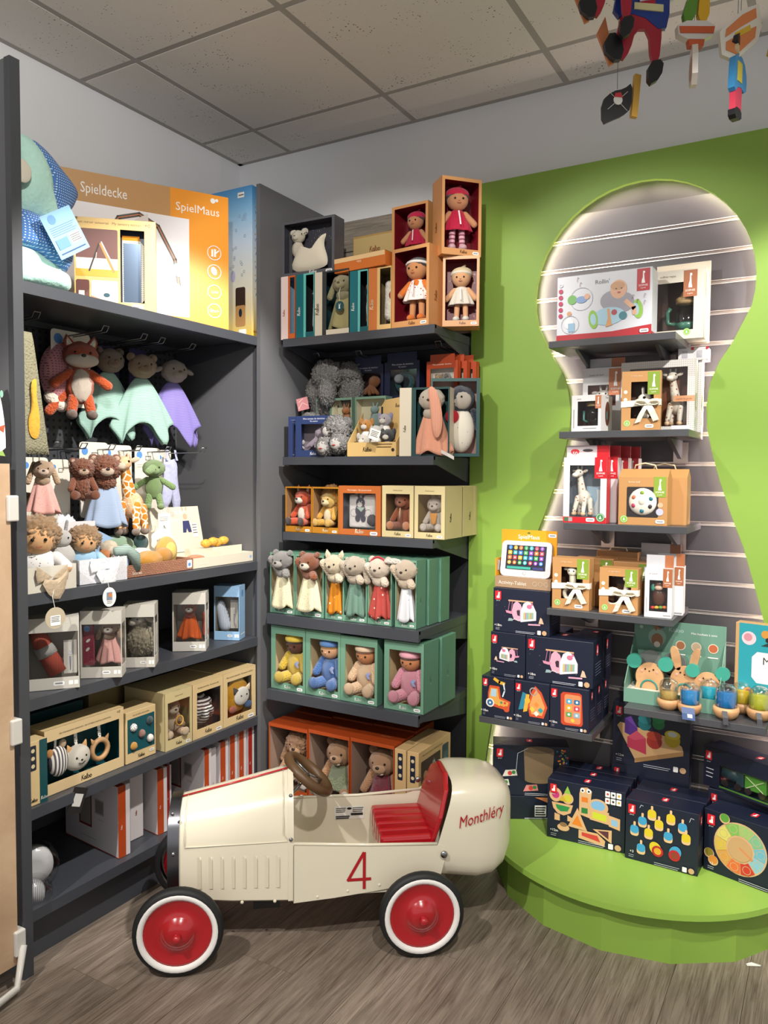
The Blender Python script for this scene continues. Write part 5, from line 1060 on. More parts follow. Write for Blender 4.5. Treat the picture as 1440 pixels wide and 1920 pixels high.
doll(sub(d4, (.0, .045, .022))+(0,), .195, 'doll with a pink pointed hat half hidden behind the topmost box', '#c48a62', '#4a2418', '#b81440', None, None, None, hat='#c01c48')
carton('spare_box', 'wooden look box standing under the half hidden doll', 'box', (1.02, -.225, T1, 0), .12, .256, .10, WB)
# flat boxes, mouse box
m1 = (.625, -.335, 2.188, 2)
t = carton('soft_toy_box', 'dark grey box with the cream mouse comforter', 'box', m1, .245, .215, .07, '#4a4a50', win=(.05, .08, .95, .96), inner='#3e3e46', fcol='#55555b')
p = Pr(.245, .215).kaloo(.6, .02, .06, '#e6e4e2').sticker(.9, .035, .12); p.build(t, 'front', (.245, .215, .07)); q = stars(Pr(.24, .21), 60, '#d9d6d0', 5, (.4, .3, .95, .92), .005); q.build(t, 'back_in', (.24, .21, .07))
t = thing('plush_comforter', 'cream mouse comforter with a spread blanket in the grey box', 'comforter', sub(m1, (-.02, .03, .02)), 0, None, .19)
head(t, (-.22, -.02, .75), (.15, .12, .13), '#ddd3bd', '#e3dac6', '#6a5a48', 'p'); ears(t, 'mouse', (-.22, -.02, .75), (.15, .12, .13), '#ddd3bd', '#e8dfcc', 's'); E(t, 'body', (-.25, 0, .5), (.13, .1, .17), plush('#ddd3bd'), kind='p')
o = pillow(t, 'blanket', smoothpts([(-.45, .0), (.5, .02), (.55, .2), (.42, .52), (.52, .72), (.4, .70), (.28, .46), (.0, .44), (-.12, .55), (-.22, .5)], 2), .2, cloth('#ddd4c0'), y=-.05, rings=8)
t = carton('flat_gift_box', 'orange and cream flat box lying on the top row', 'box', (.885, -.375, 2.170, -6), .235, .052, .16, '#cc6f2c'); Pr(.235, .052).rect(0, .68, 1, 1, '#e3bf8c').kaloo(.5, .62, .036, '#f5d9b8', 180).build(t, 'front', (.235, .052, .16)); Pr(.235, .16).rect(0, 0, 1, 1, '#e6c595').build(t, 'top', (.235, .052, .16))
t = carton('flat_gift_box', 'cream gift box with gold print leaning on the boards', 'box', (.80, -.12, T1+.003, -3), .215, .435, .04, '#b9965c'); p = Pr(.215, .435).rect(.02, .02, .98, .98, '#c9b078').kaloo(.5, .84, .1, '#8a4a2c').ell(.66, .74, .045, '#a3482c', n=7).lines(.45, .79, .58, 2, .02, .008, '#9a7a48')
for k in range(6): p.line([(.25+.1*k, .6), (.27+.1*k, .68+.02*(k % 2))], .008, '#8a6a3a')
p.build(t, 'front', (.215, .435, .04))
carton('spare_box', 'dark box behind the mouse comforter', 'box', (.56, -.15, T1, 0), .10, .40, .05, '#26262a')
# ---------------------------------------------------------------- second shelf
T2 = 1.4835
NV = '#1f2a4e'
def navy(fr, w_, h_, d_, label, col=NV, win=(.16, .16, .92, .80), inner='#8a7f88', tab=False):
    t = carton('rattle_box', label, 'box', fr, w_, h_, d_, col, 'navy rattle boxes', win=win, inner=inner, pane=True)
    Pr(w_, h_).text('Mon anneau de dentition', .52, .91, .06, '#d9dbe6').text('My teether', .52, .85, .05, '#d9dbe6').kaloo(.5, .045, .07, '#e6e6ee').build(t, 'front', (w_, h_, d_))
    if tab: MB().box(-w_*.42, w_*.42, .002, .004, h_, h_+.035, paper(col)).build('hang_tab', t)
    return t
n1 = (.572, -.352, T2, 6); navy(n1, .05, .158, .06, 'narrow navy rattle box at the left end of the second shelf', '#2a3a66', (.52, .15, .96, .8))
n2 = (.672, -.362, T2, 6); navy(n2, .158, .158, .06, 'navy rattle box with a pale lilac octopus', '#2a3a66')
Pr(.06, .158).rect(.1, .1, .9, .9, '#18203c').lines(.2, .8, .8, 3, .1, .06, '#8f97b8').build([o for o in bpy.data.objects if o.get('label', '') == 'navy rattle box with a pale lilac octopus'][0], 'left', (.158, .158, .06))
def octo(fr, s, label, col, kind='p'):
    t = thing('plush_rattle', label, 'rattle', fr[:3], fr[3], None, s); E(t, 'head', (.2, 0, .7), (.3, .2, .28), plush(col), kind=kind)
    for k in range(5): C(t, 'tentacle', (.1-.02*k, -.04, .55), (-.45+.22*k, -.1, .12+.05*(k % 2)), .1, .085, plush(col))
    return t
octo(sub(n2, (-.0, .03, .03))+(6,), .085, 'pale lilac octopus rattle in the navy box', '#b7a6b8'); octo(sub(n1, (.012, .03, .03))+(6,), .04, 'white rattle in the narrow navy box', '#d9d3d6')
n3 = (.80, -.17, 1.70, 0); navy(n3, .145, .15, .05, 'hanging navy box with an orange elephant rattle', '#1a2142', tab=True, inner='#3a2020'); octo(sub(n3, (.0, .025, .028))+(0,), .085, 'orange elephant rattle in the hanging navy box', '#a8642a')
n4 = (.955, -.17, 1.70, 0); navy(n4, .155, .155, .05, 'hanging navy box with a teal rattle ring', '#161d3c', tab=True, inner='#26343c')
t = thing('plush_rattle', 'teal ring rattle with a white head in the hanging navy box', 'rattle', sub(n4, (0, .025, .03)), 0); MB().tube([(.032*math.cos(a), 0, .045+.034*math.sin(a)) for a in [2*math.pi*i/20 for i in range(20)]], .010, plush('#14484a'), 8, True).build('ring', t, True); E(t, 'head', (-.02, -.012, .06), (.02, .016, .018), plush('#8f979c'))
for k in range(3):
    ob = (1.145+.022*k, -.205+.035*k, 1.715, 0); t = carton('rattle_box', ['front orange box hanging on the right of the second shelf', 'second orange box in the hanging row', 'rearmost orange box in the hanging row'][k], 'box', ob, .128, .125, .03, '#b0431d', 'orange hanging boxes', win=(.12, .1, .88, .78), inner='#d3cabd', pane=(k == 0)); MB().box(-.05, .05, .002, .004, .125, .15, paper('#b0431d')).build('hang_tab', t)
    Pr(.128, .125).text('Mon premier doudou', .5, .88, .07, '#f0d8c8').build(t, 'front', (.128, .125, .03))
t = sit((1.128, -.19, 1.732, 0), .07, 'small beige bear in the orange hanging box', '#a3835a', None, None, '#c9ab80', 'round'); MB().tube([(.45+.2*math.cos(a), -.05, .55+.35*math.sin(a)) for a in [2*math.pi*i/16 for i in range(16)]], .07, plush('#9a948c'), 6, True).build('ring', t, True)
for i, (x, z) in enumerate(((.60, 1.88), (.80, 1.875), (1.145, 1.885))): wire_hook(x, -.061, z, .17, ['hook holding the grey fluffy toys', 'hook holding the navy boxes', 'hook holding the orange boxes'][i], 'wire hooks in the corner unit', 'y')
FUR = mat('grey_fur', '#a39f9b', .95, sheen=.4, bump=1, bs=14, bd=.08, mott=.5)
def furry(fr, label, parts):
    t = thing('plush_toy', label, 'plush toy', fr[:3], fr[3])
    for nm, c, r, m, kd in parts: E(t, nm, c, r, m, None, kd)
    return t
furry((.61, -.20, 1.63, 0), 'fluffy grey elephant toy hanging in the corner', [('head', (.03, -.02, .18), (.062, .05, .06), FUR, 'f'), ('trunk', (.05, -.05, .11), (.035, .035, .055), FUR, 'f'), ('ear', (-.03, -.01, .12), (.045, .03, .055), FUR, 'f'), ('body', (.0, .01, .06), (.06, .045, .06), FUR, 'f'), ('foot', (-.03, -.03, .0), (.055, .045, .035), FUR, 'f')])
furry((.715, -.16, 1.68, 0), 'second fluffy grey toy hanging behind the elephant', [('body', (0, 0, .07), (.055, .045, .085), FUR, 'f'), ('head', (0, -.01, .14), (.05, .045, .045), FUR, 'f')])
t = thing('swing_tag', 'pink patterned tag on the fluffy elephant', 'tag', (.553, -.26, 1.675), 10, ry=-12); MB().box(-.025, .025, 0, .0012, 0, .05, paper('#c9868a')).build('card', t); Pr(.05, .05).line([(.1, .2), (.5, .6), (.9, .3)], .05, '#eec9c4').line([(.2, .7), (.6, .9)], .05, '#eec9c4').build(t, 'front', (.05, .05, .001))
for k, (x, w_, col, lb, tc_) in enumerate(((.635, .07, '#8f8c86', 'pale green box behind with a grey tail toy', 'grey'), (.722, .10, '#c77a2e', 'pale green box behind with an orange bunny', 'orange'), (.855, .14, '#9cc0bd', 'pale green box behind with a mint toy', 'mint'))):
    b_ = (x, -.24, T2, 0); carton('soft_toy_box', lb, 'box', b_, w_, .235, .05, '#7fa08a', 'pale green boxes at the back of the second shelf', win=(.04, .04, .96, .96), inner='#d8d2b4')
    t = thing('plush_toy', '%s soft toy in the pale green box behind' % tc_, 'plush toy', sub(b_, (.008, .025, .10)), 0, None, .1); E(t, 'body', (0, 0, .4), (.22, .15, .35), plush(col), kind='p'); E(t, 'head', (.0, -.04, .85), (.17, .15, .15), plush(col), kind='p'); ears(t, 'up' if k else 'side', (.0, -.04, .85), (.17, .15, .15), col)
furry((.765, -.335, T2, 0), 'three fluffy grey koalas piled beside the lilac octopus box', [('head', (0.0, 0, .105), (.055, .045, .05), FUR, 'f'), ('ear', (-.045, 0, .13), (.02, .015, .02), FUR, 'f'), ('ear', (.045, 0, .13), (.02, .015, .02), FUR, 'f'), ('snout', (-.025, -.035, .095), (.018, .015, .02), plush('#c9c4c0'), 's'), ('body', (0, 0, .05), (.06, .045, .045), FUR, 'f')])
for k, (x, z) in enumerate(((.735, .0), (.795, .012))):
    furry((x, -.37, T2+z, 0), ['left little koala face at the front of the pile', 'right little koala face at the front of the pile'][k], [('head', (0, 0, .038), (.036, .03, .036), FUR, 'f'), ('face', (0, -.022, .036), (.023, .013, .023), plush('#cfcbc6'), 's'), ('mouth', (0, -.034, .03), (.008, .003, .003), cloth('#a3262c'), 's')])
# counter display with rattles
t = thing('counter_display', 'kraft counter display of little animal rattles', 'display', (.94, -.372, T2), 0); km = paper('#cfae72')
MB().box(-.105, .105, 0, .003, 0, .052, km).box(-.105, .105, .003, .11, 0, .003, km).build('tray', t)
MB().ext([(-.02, .04), (.1, .04), (.1, .215), (.08, .225), (.0, .215), (-.03, .17)], .10, .103, km).build('header', t)
for x in (-.105, .102): MB().add([(x, .003, 0), (x, .11, 0), (x, .11, .17), (x, .003, .052), (x+.003, .003, 0), (x+.003, .11, 0), (x+.003, .11, .17), (x+.003, .003, .052)], [(0, 1, 2, 3), (7, 6, 5, 4), (0, 4, 5, 1), (1, 5, 6, 2), (2, 6, 7, 3), (3, 7, 4, 0)], km).build('side', t)
Pr(.21, .052).kaloo(.42, .35, .075, '#3a2c18').lines(.62, .85, .92, 2, .2, .014, '#6a5430').ell(.94, .45, .03, '#2a2018').build(t, 'front', (.21, .052, .11)); Pr(.21, .2).kaloo(.72, .93, .07, '#3a2c18').rrect(.42, .70, .46, .95, '#2c2a2c', .01).build(t, 'front', (.21, .2, .1), off=-.101)
SPK = pattern('speckled', '#e9e5dd', '#222222', 'dots', 7, .22)
for k, (x, y, z, hc, lb) in enumerate(((-.045, .04, .115, '#c98418', 'lion rattle with a mustard head'), (.03, .05, .135, '#b9b4b8', 'grey dog rattle with lilac ears'), (.0, .035, .09, '#d9d6d0', 'white cow rattle in the kraft display'), (.055, .03, .075, '#2a2a2c', 'black spotted rattle in the kraft display'), (-.05, .03, .06, '#d9d4ca', 'pale spotted rattle at the left of the kraft display'))):
    o = thing('plush_rattle', lb, 'rattle', (.94+x, -.372+y, T2+z-.055), 0, 'animal rattles in the counter display'); E(o, 'head', (0, 0, .055), (.027, .024, .025), plush(hc), kind='p'); E(o, 'body', (.0, 0, .012), (.022, .02, .03), SPK); E(o, 'muzzle', (0, -.02, .05), (.013, .008, .01), plush('#e6dfd2'))
    for s in (-1, 1): E(o, 'ear', (s*.024, 0, .07), (.009, .006, .014), plush('#9a94b8' if k == 1 else hc)); E(o, 'eye', (s*.009, -.0225, .06), .0022, EYE)
t = thing('swing_tag', 'white barcode tag in the kraft display', 'tag', (.965, -.40, T2+.06), 0, ry=18); MB().box(-.022, .022, 0, .001, 0, .038, paper('#e4e2dc')).build('card', t); Pr(.044, .038).lines(.15, .8, .85, 4, .15, .04, '#555555').build(t, 'front', (.044, .038, .001))
# peach bunny and penguin boxes
pb = (1.145, -.345, T2, 12); t = carton('soft_toy_box', 'cream spined dark green box with the peach bunny comforter', 'box', pb, .185, .245, .075, '#d2c7b0', win=(.33, .03, .97, .97), inner='#0e3f40', fcol='#123e3e'); Pr(.185, .245).rect(0, 0, .24, 1, '#d6ccb6').kaloo(.13, .4, .055, '#3a3428', 90).build(t, 'front', (.185, .245, .075))
t = comforter(sub(pb, (.025, .02, .004))+(8,), .245, 'peach bunny comforter with one huge ear hanging out of its box', '#d3c5b0', '#d99a80', None, 'none', None, seed=31, armup=False, clm=cloth('#d8987c')); pillow(t, 'ear', smoothpts([(-.02, .98), (.1, .98), (.2, .7), (.22, .4), (.15, .22), (.06, .3), (.02, .7)], 2), .08, pattern('rib', '#dca188', '#cf8f76', 'stripex', 40, .4), y=-.19)
MB().strip([(.2, -.2, .05), (.32, -.26, .0), (.42, -.28, -.05)], (0, .0, .05), cloth('#d9d4cc')).build('ribbon', t)
gb_ = (1.228, -.262, T2, 24); t = carton('soft_toy_box', 'dark green box with the penguin comforter', 'box', gb_, .175, .282, .08, '#27504e', win=(.03, .04, .93, .96), inner='#b08f86'); Pr(.08, .282).kaloo(.5, .45, .15, '#8fb0a6', 90).build(t, 'right', (.175, .282, .08))
t = thing('plush_comforter', 'navy and white spotted penguin comforter', 'comforter', sub(gb_, (.02, .035, .015)), 20, None, .25); E(t, 'body', (0, 0, .33), (.2, .13, .33), pattern('penguin_dots', '#e3ddce', '#6a6a66', 'dots', 4.5, .12)); E(t, 'head', (0, 0, .78), (.2, .16, .2), plush('#1d2a3c'), kind='p'); E(t, 'face', (.02, -.08, .76), (.14, .1, .14), plush('#cfc6b8')); E(t, 'eye', (.02, -.185, .8), .015, EYE); E(t, 'red_badge', (-.12, -.13, .52), (.1, .02, .1), cloth('#b01c2c')); C(t, 'wing', (.18, 0, .6), (.24, -.02, .35), .05, .04, plush('#1d2a3c'))
# ---------------------------------------------------------------- third shelf
T3 = 1.1885
def row(fr, w_, h_, d_, label, col, inner, win, logo, grp, pane=False, top=None, fcol=None, th=.003):
    return winbox('soft_toy_box', label, fr, w_, h_, d_, col, inner, win, logo, top, fcol, grp, pane, .085, .04, th=th)
MUS = '#b3781e'; G3 = 'boxes on the third shelf of the corner unit'
r1 = (.601, -.36, T3, 0); row(r1, .128, .178, .11, 'mustard box with the bright orange fox', MUS, '#8a6a4a', (.03, .13, .97, .97), '#f2e2c0', G3)
sit(sub(r1, (-.005, .052, .025))+(-10,), .165, 'bright orange fox soft toy with a white muzzle', '#c8480e', '#eadfce', None, '#efe6d8', 'point', '#efe6d8', '#3a2018', nose='#1c1412', k='p')
r2 = (.729, -.36, T3, 0); row(r2, .124, .178, .11, 'mustard box with the shaggy lion', MUS, '#8a6a4a', (.03, .13, .97, .97), '#f2e2c0', G3)
t = sit(sub(r2, (-.012, .055, .025))+(-8,), .155, 'shaggy golden lion soft toy', '#cf9a2a', '#e6d6b0', '#dcb45a', '#ead9a8', 'none', None, '#d9ab48'); E(t, 'mane', (0, .06, .70), (.32, .2, .32), plush('#d08a12'), kind='f')
r3 = (.883, -.36, T3, 0); row(r3, .186, .185, .11, 'orange box with the white donkey cloth book', '#b5622c', '#4a4648', (.10, .12, .88, .85), '#f0dcc8', G3, True, 'Mon imagier - My picture book')
t = thing('cloth_book', 'white cloth book with a grey donkey picture', 'book', sub(r3, (-.008, .03, .026)), 0); MB().box(-.058, .058, 0, .025, 0, .125, cloth('#dedad8')).build('pages', t, bevel=.006)
q = Pr(.116, .125); q.ell(.45, .52, .2, '#4d4f5e', 1.2).ell(.45, .76, .17, '#4d4f5e').ell(.42, .70, .1, '#d9d4d0', .8).ell(.38, .98, .05, '#4d4f5e', 2.2, 10).ell(.56, .98, .05, '#4d4f5e', 2.2, -15).poly([(.3, .62), (.62, .62), (.48, .48)], '#a8c4b8').ell(.35, .28, .1, '#4d4f5e', 1.2).ell(.56, .28, .1, '#4d4f5e', 1.2).ell(.40, .79, .015, WHITE).ell(.50, .79, .015, WHITE).ring(.2, .45, .12, .01, '#77757a').ring(.75, .45, .12, .01, '#77757a'); q.build(t, 'front', (.116, .125, .025))
for s in (-1, 1): C(t, 'ear', (s*.012-.01, 0, .125), (s*.02-.01, 0, .15), .006, .005, plush('#77757a'))
E(t, 'ribbon_knot', (.05, -.006, .03), (.02, .012, .02), cloth('#4a4a50'), kind='f')
r4 = (1.047, -.36, T3, 0); row(r4, .131, .188, .15, 'pale yellow box with the terracotta bear', PALE, '#9a7a4e', (.12, .12, .88, .84), '#5a4a2a', G3, True, 'Doudou musical')
t = sit(sub(r4, (.0, .06, .026))+(0,), .16, 'terracotta bear soft toy with embroidered feet', '#a8552a', None, None, '#b8683a', 'round', None, '#c07a4c'); MB().tube([(0, -.27, .24), (.01, -.29, .36), (.0, -.26, .5)], .016, cloth('#d9b98a'), 6).build('zip', t, True)
r5 = (1.177, -.36, T3, 0); row(r5, .121, .188, .15, 'pale yellow box with the grey white bunny', PALE, '#b09a68', (.12, .12, .88, .84), '#5a4a2a', G3, True, 'Doudou musical')
Pr(.15, .188).kaloo(.35, .4, .09, '#5a4a2a', 90).build(bpy.context.scene.objects[[o.name for o in bpy.data.objects if o.get('label', '') == 'pale yellow box with the grey white bunny'][0]], 'right', (.121, .188, .15))
t = sit(sub(r5, (.0, .06, .026))+(0,), .142, 'grey white bunny soft toy with an orange bib', '#c6bcb0', None, None, '#ddd5c9', 'up', None, '#d9d1c6'); pillow(t, 'bib', [(-.1, .45), (.1, .45), (.06, .2), (0, .15), (-.06, .2)], .05, cloth('#c98a3e'), y=-.2)
t = carton('soft_toy_box', 'second pale yellow box standing behind the bunny box', 'box', (1.177, -.205, T3, 0), .121, .188, .13, PALE); Pr(.13, .188).kaloo(.5, .4, .1, '#5a4a2a', 90).build(t, 'right', (.121, .188, .13))
# ---------------------------------------------------------------- fourth shelf: tall green boxes
T4 = .8795; GRN = '#5d8a74'; GIN = '#cbb892'; G4 = 'tall green boxes on the fourth shelf'
L4s = (('koala', .595, .119, .234, 0), ('panda', .722, .132, .234, 0), ('mustard', .836, .082, .241, 0), ('sage', .924, .10, .238, 4), ('redcat', 1.029, .10, .239, 0), ('white', 1.135, .085, .24, 0))
SPEC = {'koala': ('#8a8784', '#c9c3a0', '#b5b0aa', 'round', 'grey koala with a cream print cloth', 'koala'), 'panda': ('#8a4a22', '#cbc49c', '#e6dcc8', 'round', 'rust red panda with a cream print cloth', 'red panda'), 'mustard': ('#d3c4a6', '#c27812', None, 'point', 'cream cat with a mustard daisy cloth', 'cream cat'), 'sage': ('#b5a692', '#5f7f70', None, 'flop', 'beige bunny with a sage green cloth', 'beige bunny'), 'redcat': ('#d9c8b4', '#b0453e', None, 'round', 'cream cat with a red daisy cloth', 'cream cat in a red hood'), 'white': ('#cfbba2', '#d3d5da', None, 'none', 'beige rabbit with a white cloth', 'beige rabbit')}
for n_, x, w_, h_, yw in L4s:
    hc, cl, mz, er, lb, sh = SPEC[n_]; f = (x, -.455, T4, yw)
    t = carton('comforter_box', 'tall green box holding the %s' % lb, 'box', f, w_, h_, .075, GRN, G4, win=(.05, .095, .95, .965), inner=GIN, fcol='#6b967f')
    Pr(w_, h_).kaloo(.45, .025, .10, '#e8efe6').sticker(.8, .04, .2).build(t, 'front', (w_, h_, .075)); Pr(.075, h_).kaloo(.5, .4, .14, '#8fb5a0', 90).build(t, 'right', (w_, h_, .075))
    clm = None
    if n_ in ('mustard', 'redcat'): clm = pattern('daisy_'+n_, cl, '#f0e4d6', 'dots', 8, .11)
    elif n_ in ('koala', 'panda'): clm = pattern('print_cream', '#d6cfae', '#9fa078', 'dots', 34, .22)
    elif n_ == 'white': clm = pattern('white_print', cl, '#4a5f95', 'dots', 9, .09)
    t = comforter(sub(f, (.0, .008, .022))+(yw,), .225, '%s comforter in a green box' % lb, hc, cl, mz, er, None, seed=40+len(n_), clm=clm, armc=hc, group='comforters in the tall green boxes', cw=min(1, (w_/2-.008)/.066))
    if n_ == 'white': pillow(t, 'ear', smoothpts([(.0, .93), (-.1, 1.0), (-.33, .98), (-.36, .9), (-.1, .9)], 1), .05, plush('#d9cfc4'), y=-.12)
    if n_ == 'redcat': MB().tube([(.15*math.cos(a), -.09, .84+.15*math.sin(a)) for a in [R(q) for q in range(-20, 201, 20)]], .018, cloth('#a8303a'), 6).build('hood_trim', t, True)
    for k in range(2 if n_ != 'white' else 2):
        carton('comforter_box', ['tall green box right behind the %s', 'rear tall green box behind the %s'][k] % sh, 'box', (f[0]+.008*(k+1), -.375+.08*k, T4, 0), w_*.98, h_-.004, .075, GRN, 'spare green boxes at the back of the fourth shelf')
# ---------------------------------------------------------------- fifth shelf: baby dolls
T5 = .5845; G5 = 'green baby doll boxes'
for x, w_, h_, suit, skin, hair, hat, lb in ((.626, .163, .247, '#d0b032', '#5a3322', '#1c1412', '#d9bd48', 'yellow'), (.788, .157, .247, '#3f6aa8', '#d3a078', '#b98848', '#5a82b8', 'blue'), (.946, .157, .243, '#d6b48e', '#b5784a', '#8a5228', '#d9bfa2', 'peach'), (1.132, .158, .247, '#d48a9c', '#b8784c', '#5a3018', '#dba0ac', 'pink')):
    f = (x, -.46, T5, 0); t = carton('doll_box', 'green window box with the baby doll dressed in %s' % lb, 'box', f, w_, h_, .12, GRN, G5, win=(.13, .11, .93, .87), inner='#d3bd92', fcol='#6b967f', pane=False)
    Pr(w_, h_).kaloo(.48, .03, .075, '#eef2ea').sticker(.84, .045, .16).build(t, 'front', (w_, h_, .12)); Pr(.12, h_).kaloo(.5, .45, .11, '#93b8a4', 90).build(t, 'right', (w_, h_, .12))
    babydoll(sub(f, (.004, .055, .028))+(0,), .205, 'baby doll dressed in fluffy %s with a matching hat' % lb, suit, skin, hair, hat, group='baby dolls in the green boxes')
    if lb == 'pink':
        t = carton('doll_box', 'second green box standing behind the pink baby doll', 'box', (x+.005, -.33, T5, 0), w_, h_, .12, GRN, G5); Pr(.12, h_).kaloo(.5, .45, .11, '#93b8a4', 90).build(t, 'right', (w_, h_, .12))
# ---------------------------------------------------------------- bottom shelf: orange boxes and mirror cartons
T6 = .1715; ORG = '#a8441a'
for k, (x, w_, h_, body, lb, cl) in enumerate(((.622, .188, .272, '#dacbb6', 'cream fluffy bunny', '#dacbb6'), (.812, .186, .278, '#8f9a78', 'sage green bunny', '#8f9a78'), (1.001, .186, .280, '#7c2438', 'burgundy bunny', '#7c2438'))):
    f = (x, -.455, T6, 0); t = carton('soft_toy_box', 'orange window box with the %s' % lb, 'box', f, w_, h_, .15, ORG, 'orange window boxes', win=(.025, .10, .975, .95), inner='#a08878', fcol='#b04c20')
    Pr(w_, h_).kaloo(.5, .03, .06, '#f0d8c4').sticker(.88, .04, .12).build(t, 'front', (w_, h_, .15)); Pr(w_, .15).text('Kaloo', .6, .45, .09, '#d98a60').build(t, 'top', (w_, h_, .15))
    t = sit(sub(f, (.004, .085, .03))+(6,), .232, '%s soft toy sitting in its orange box' % lb, body, None, '#b98a62', '#c89c74', 'flop' if k == 0 else 'round', None, '#c08a5c', '#b98a62', k='f' if k == 0 else 'p', fat=1.12)
    if k: drape(t, 'dress', plush(cl), .5, .06, .14, .30, nf=6, amp=.08, sq=.75, hem=.02, seed=k)
    for s in (-1, 1): E(t, 'foot_pad', (s*.26, -.40, .1), (.07, .03, .075), plush('#e3dccf'))
    C(t, 'bow_loop', (-.03, -.2, .52), (.05, -.22, .53), .03, .03, cloth('#d9cfc0'))
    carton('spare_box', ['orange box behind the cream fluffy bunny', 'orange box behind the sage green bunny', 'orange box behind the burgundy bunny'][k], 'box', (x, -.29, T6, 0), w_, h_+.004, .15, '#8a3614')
for k, x in enumerate((1.122, 1.172)):
    h_ = .275; t = carton('mirror_box', ['cream mirror carton standing end on beside the orange boxes', 'second cream mirror carton with a baby photo on its right face'][k], 'box', (x, -.462, T6, 0), .046, h_, .26, '#cfae7c', 'mirror cartons on the bottom shelf'); p = Pr(.046, h_).rrect(.28, .6, .72, .95, '#1d2438', .08)
    for g in range(3): p.ell(.5, .66+.11*g, .14, '#d9c9a0')
    p.build(t, 'front', (.046, h_, .26))
    if k: Pr(.26, h_).rrect(.07, .48, .66, .86, '#4a3a34', .02).rect(.07, .48, .66, .58, '#9a9050').line([(.35, .56), (.45, .80), (.6, .56)], .03, '#b9b4ac').ell(.2, .66, .06, '#b98a6e').ell(.18, .56, .08, '#c9c6c4', .7).rrect(.07, .08, .32, .42, '#54443c', .02).rrect(.37, .08, .66, .42, '#8a9a94', .02).text('Mon miroir sensoriel - My sensory mirror', .42, .92, .036, '#5a4526').rrect(.72, .08, .92, .9, '#3a4a56', .02).rrect(.75, .1, .92, .8, mat('mirror_foil', '#66788f', .18, .6), .02).build(t, 'right', (.046, h_, .26))
# ---------------------------------------------------------------- keyhole shelves
KRA = '#b98a56'; SOP = '#c0392f'
def baby(p, x, y, s, shirt='#9b9aa6'):
    p.ell(x-.06*s, y-.16*s, .13*s, shirt, .8).ell(x+.06*s, y-.2*s, .1*s, shirt).ell(x, y, .085*s, '#dfae8e', 1.15).ell(x-.01*s, y+.05*s, .075*s, '#c99a72', .6).ell(x-.025*s, y+.01*s, .008*s, '#4a3a34').ell(x+.03*s, y+.01*s, .008*s, '#4a3a34').ell(x+.005*s, y-.05*s, .02*s, '#b5544e', .5)
    return p
z = SH['K1']+.0005
f = (1.758, -.285, z, 0); W, Hh, D = .305, .212, .085
t = carton('toy_box', 'white baby roller box with a baby picture and red corner', 'box', f, W, Hh, D, '#d7dae2'); p = Pr(W, Hh).rect(0, 0, 1, .1, '#b3202c').poly([(0, .1), (.6, .1), (1, .16), (1, .0), (0, 0)], '#b3202c')
p.text('Rollin\'', .49, .83, .062, '#55585f'); giraffe_tag(p, .845, .66, .975, .985, '#b8202e')
baby(p, .66, .72, 1.0).ell(.56, .33, .17, '#a9cfe2', .55, 3).ell(.40, .30, .05, '#8fc04a', 2.0, 8).ell(.40, .30, .03, '#a9cfe2', 2.0, 8).ell(.86, .40, .05, '#8fc04a', 2.0, 8).ell(.84, .40, .032, '#a9cfe2', 2.0, 8).ell(.62, .38, .03, '#b0464e').ell(.71, .32, .042, '#3f7f8c').poly([(.53, .17), (.60, .19), (.585, .3), (.57, .44), (.545, .44), (.555, .3)], '#d9a06a').line([(.74, .53), (.82, .42), (.83, .34)], .045, '#dfae8e')
p.ring(.27, .63, .12, .005, '#b9bcc6').ell(.17, .63, .05, '#6fae5a').ell(.27, .62, .06, '#7f9ccb', .6).ell(.33, .66, .03, '#dfae8e').ring(.15, .25, .095, .005, '#b9bcc6').ell(.14, .27, .05, '#e6e6ea', 1.2).ell(.14, .42, .025, '#c99a72').rect(.13, .14, .2, .27, '#8fb5d0')
for k in range(6): p.ell(.045, .87-.095*k, .024, '#b3305a' if k else '#d7dae2')
p.text('5+', .045, .86, .022, '#666666')
for a, b in ((.22, .9), (.25, .82), (.8, .55), (.92, .55), (.85, .48), (.92, .45)): p.line([(a, b), (a+.008, b+.06), (a+.022, b+.05)], .004, '#8a5a70')
p.sticker(.93, .07, .09).build(t, 'front', (W, Hh, D)); Pr(D, Hh).rect(0, 0, 1, .06, '#b3202c').build(t, 'right', (W, Hh, D))
f = (1.966, -.16, z, 0); t = carton('toy_box', 'cream sippy cup box with a giraffe backing on the top wall shelf', 'box', f, .16, .222, .09, '#d9d3c2', win=(.1, .13, .80, .82), inner='#4a2e22', pane=True); p = Pr(.16, .222); giraffe_tag(p, .60, .60, .86, .98, '#a5643e'); roundel(p, .68, .1, .07); p.text('coffret repas', .3, .9, .06, '#7a7468').build(t, 'front', (.16, .222, .09))
giraffe_tag(Pr(.09, .222), .25, .6, .75, .95, '#c9b79a').build(t, 'right', (.16, .222, .09)); MB().box(-.085, .085, .09, .092, -.005, .262, paper('#ddd6c4')).build('back_card', t)
t = thing('sippy_cup', 'green sippy cup with a beige spout lid in the box', 'cup', sub(f, (.02, .045, .035)), 0); MB().lathe([(.002, 0), (.033, 0), (.034, .02), (.032, .022)], plast('#3f7a64'), 24).build('base', t, True); MB().lathe([(.033, .022), (.033, .085), (.030, .085), (.030, .024)], film(), 24, caps=False).build('tumbler', t, True); MB().lathe([(.034, .083), (.035, .1), (.02, .112), (.01, .13), (.002, .132)], plast('#c9a978'), 24).build('lid', t, True); MB().tube([(-.033, 0, .02), (-.058, 0, .025), (-.06, 0, .06), (-.05, 0, .075)], .007, plast('#3f7a64'), 8).build('handle', t, True)
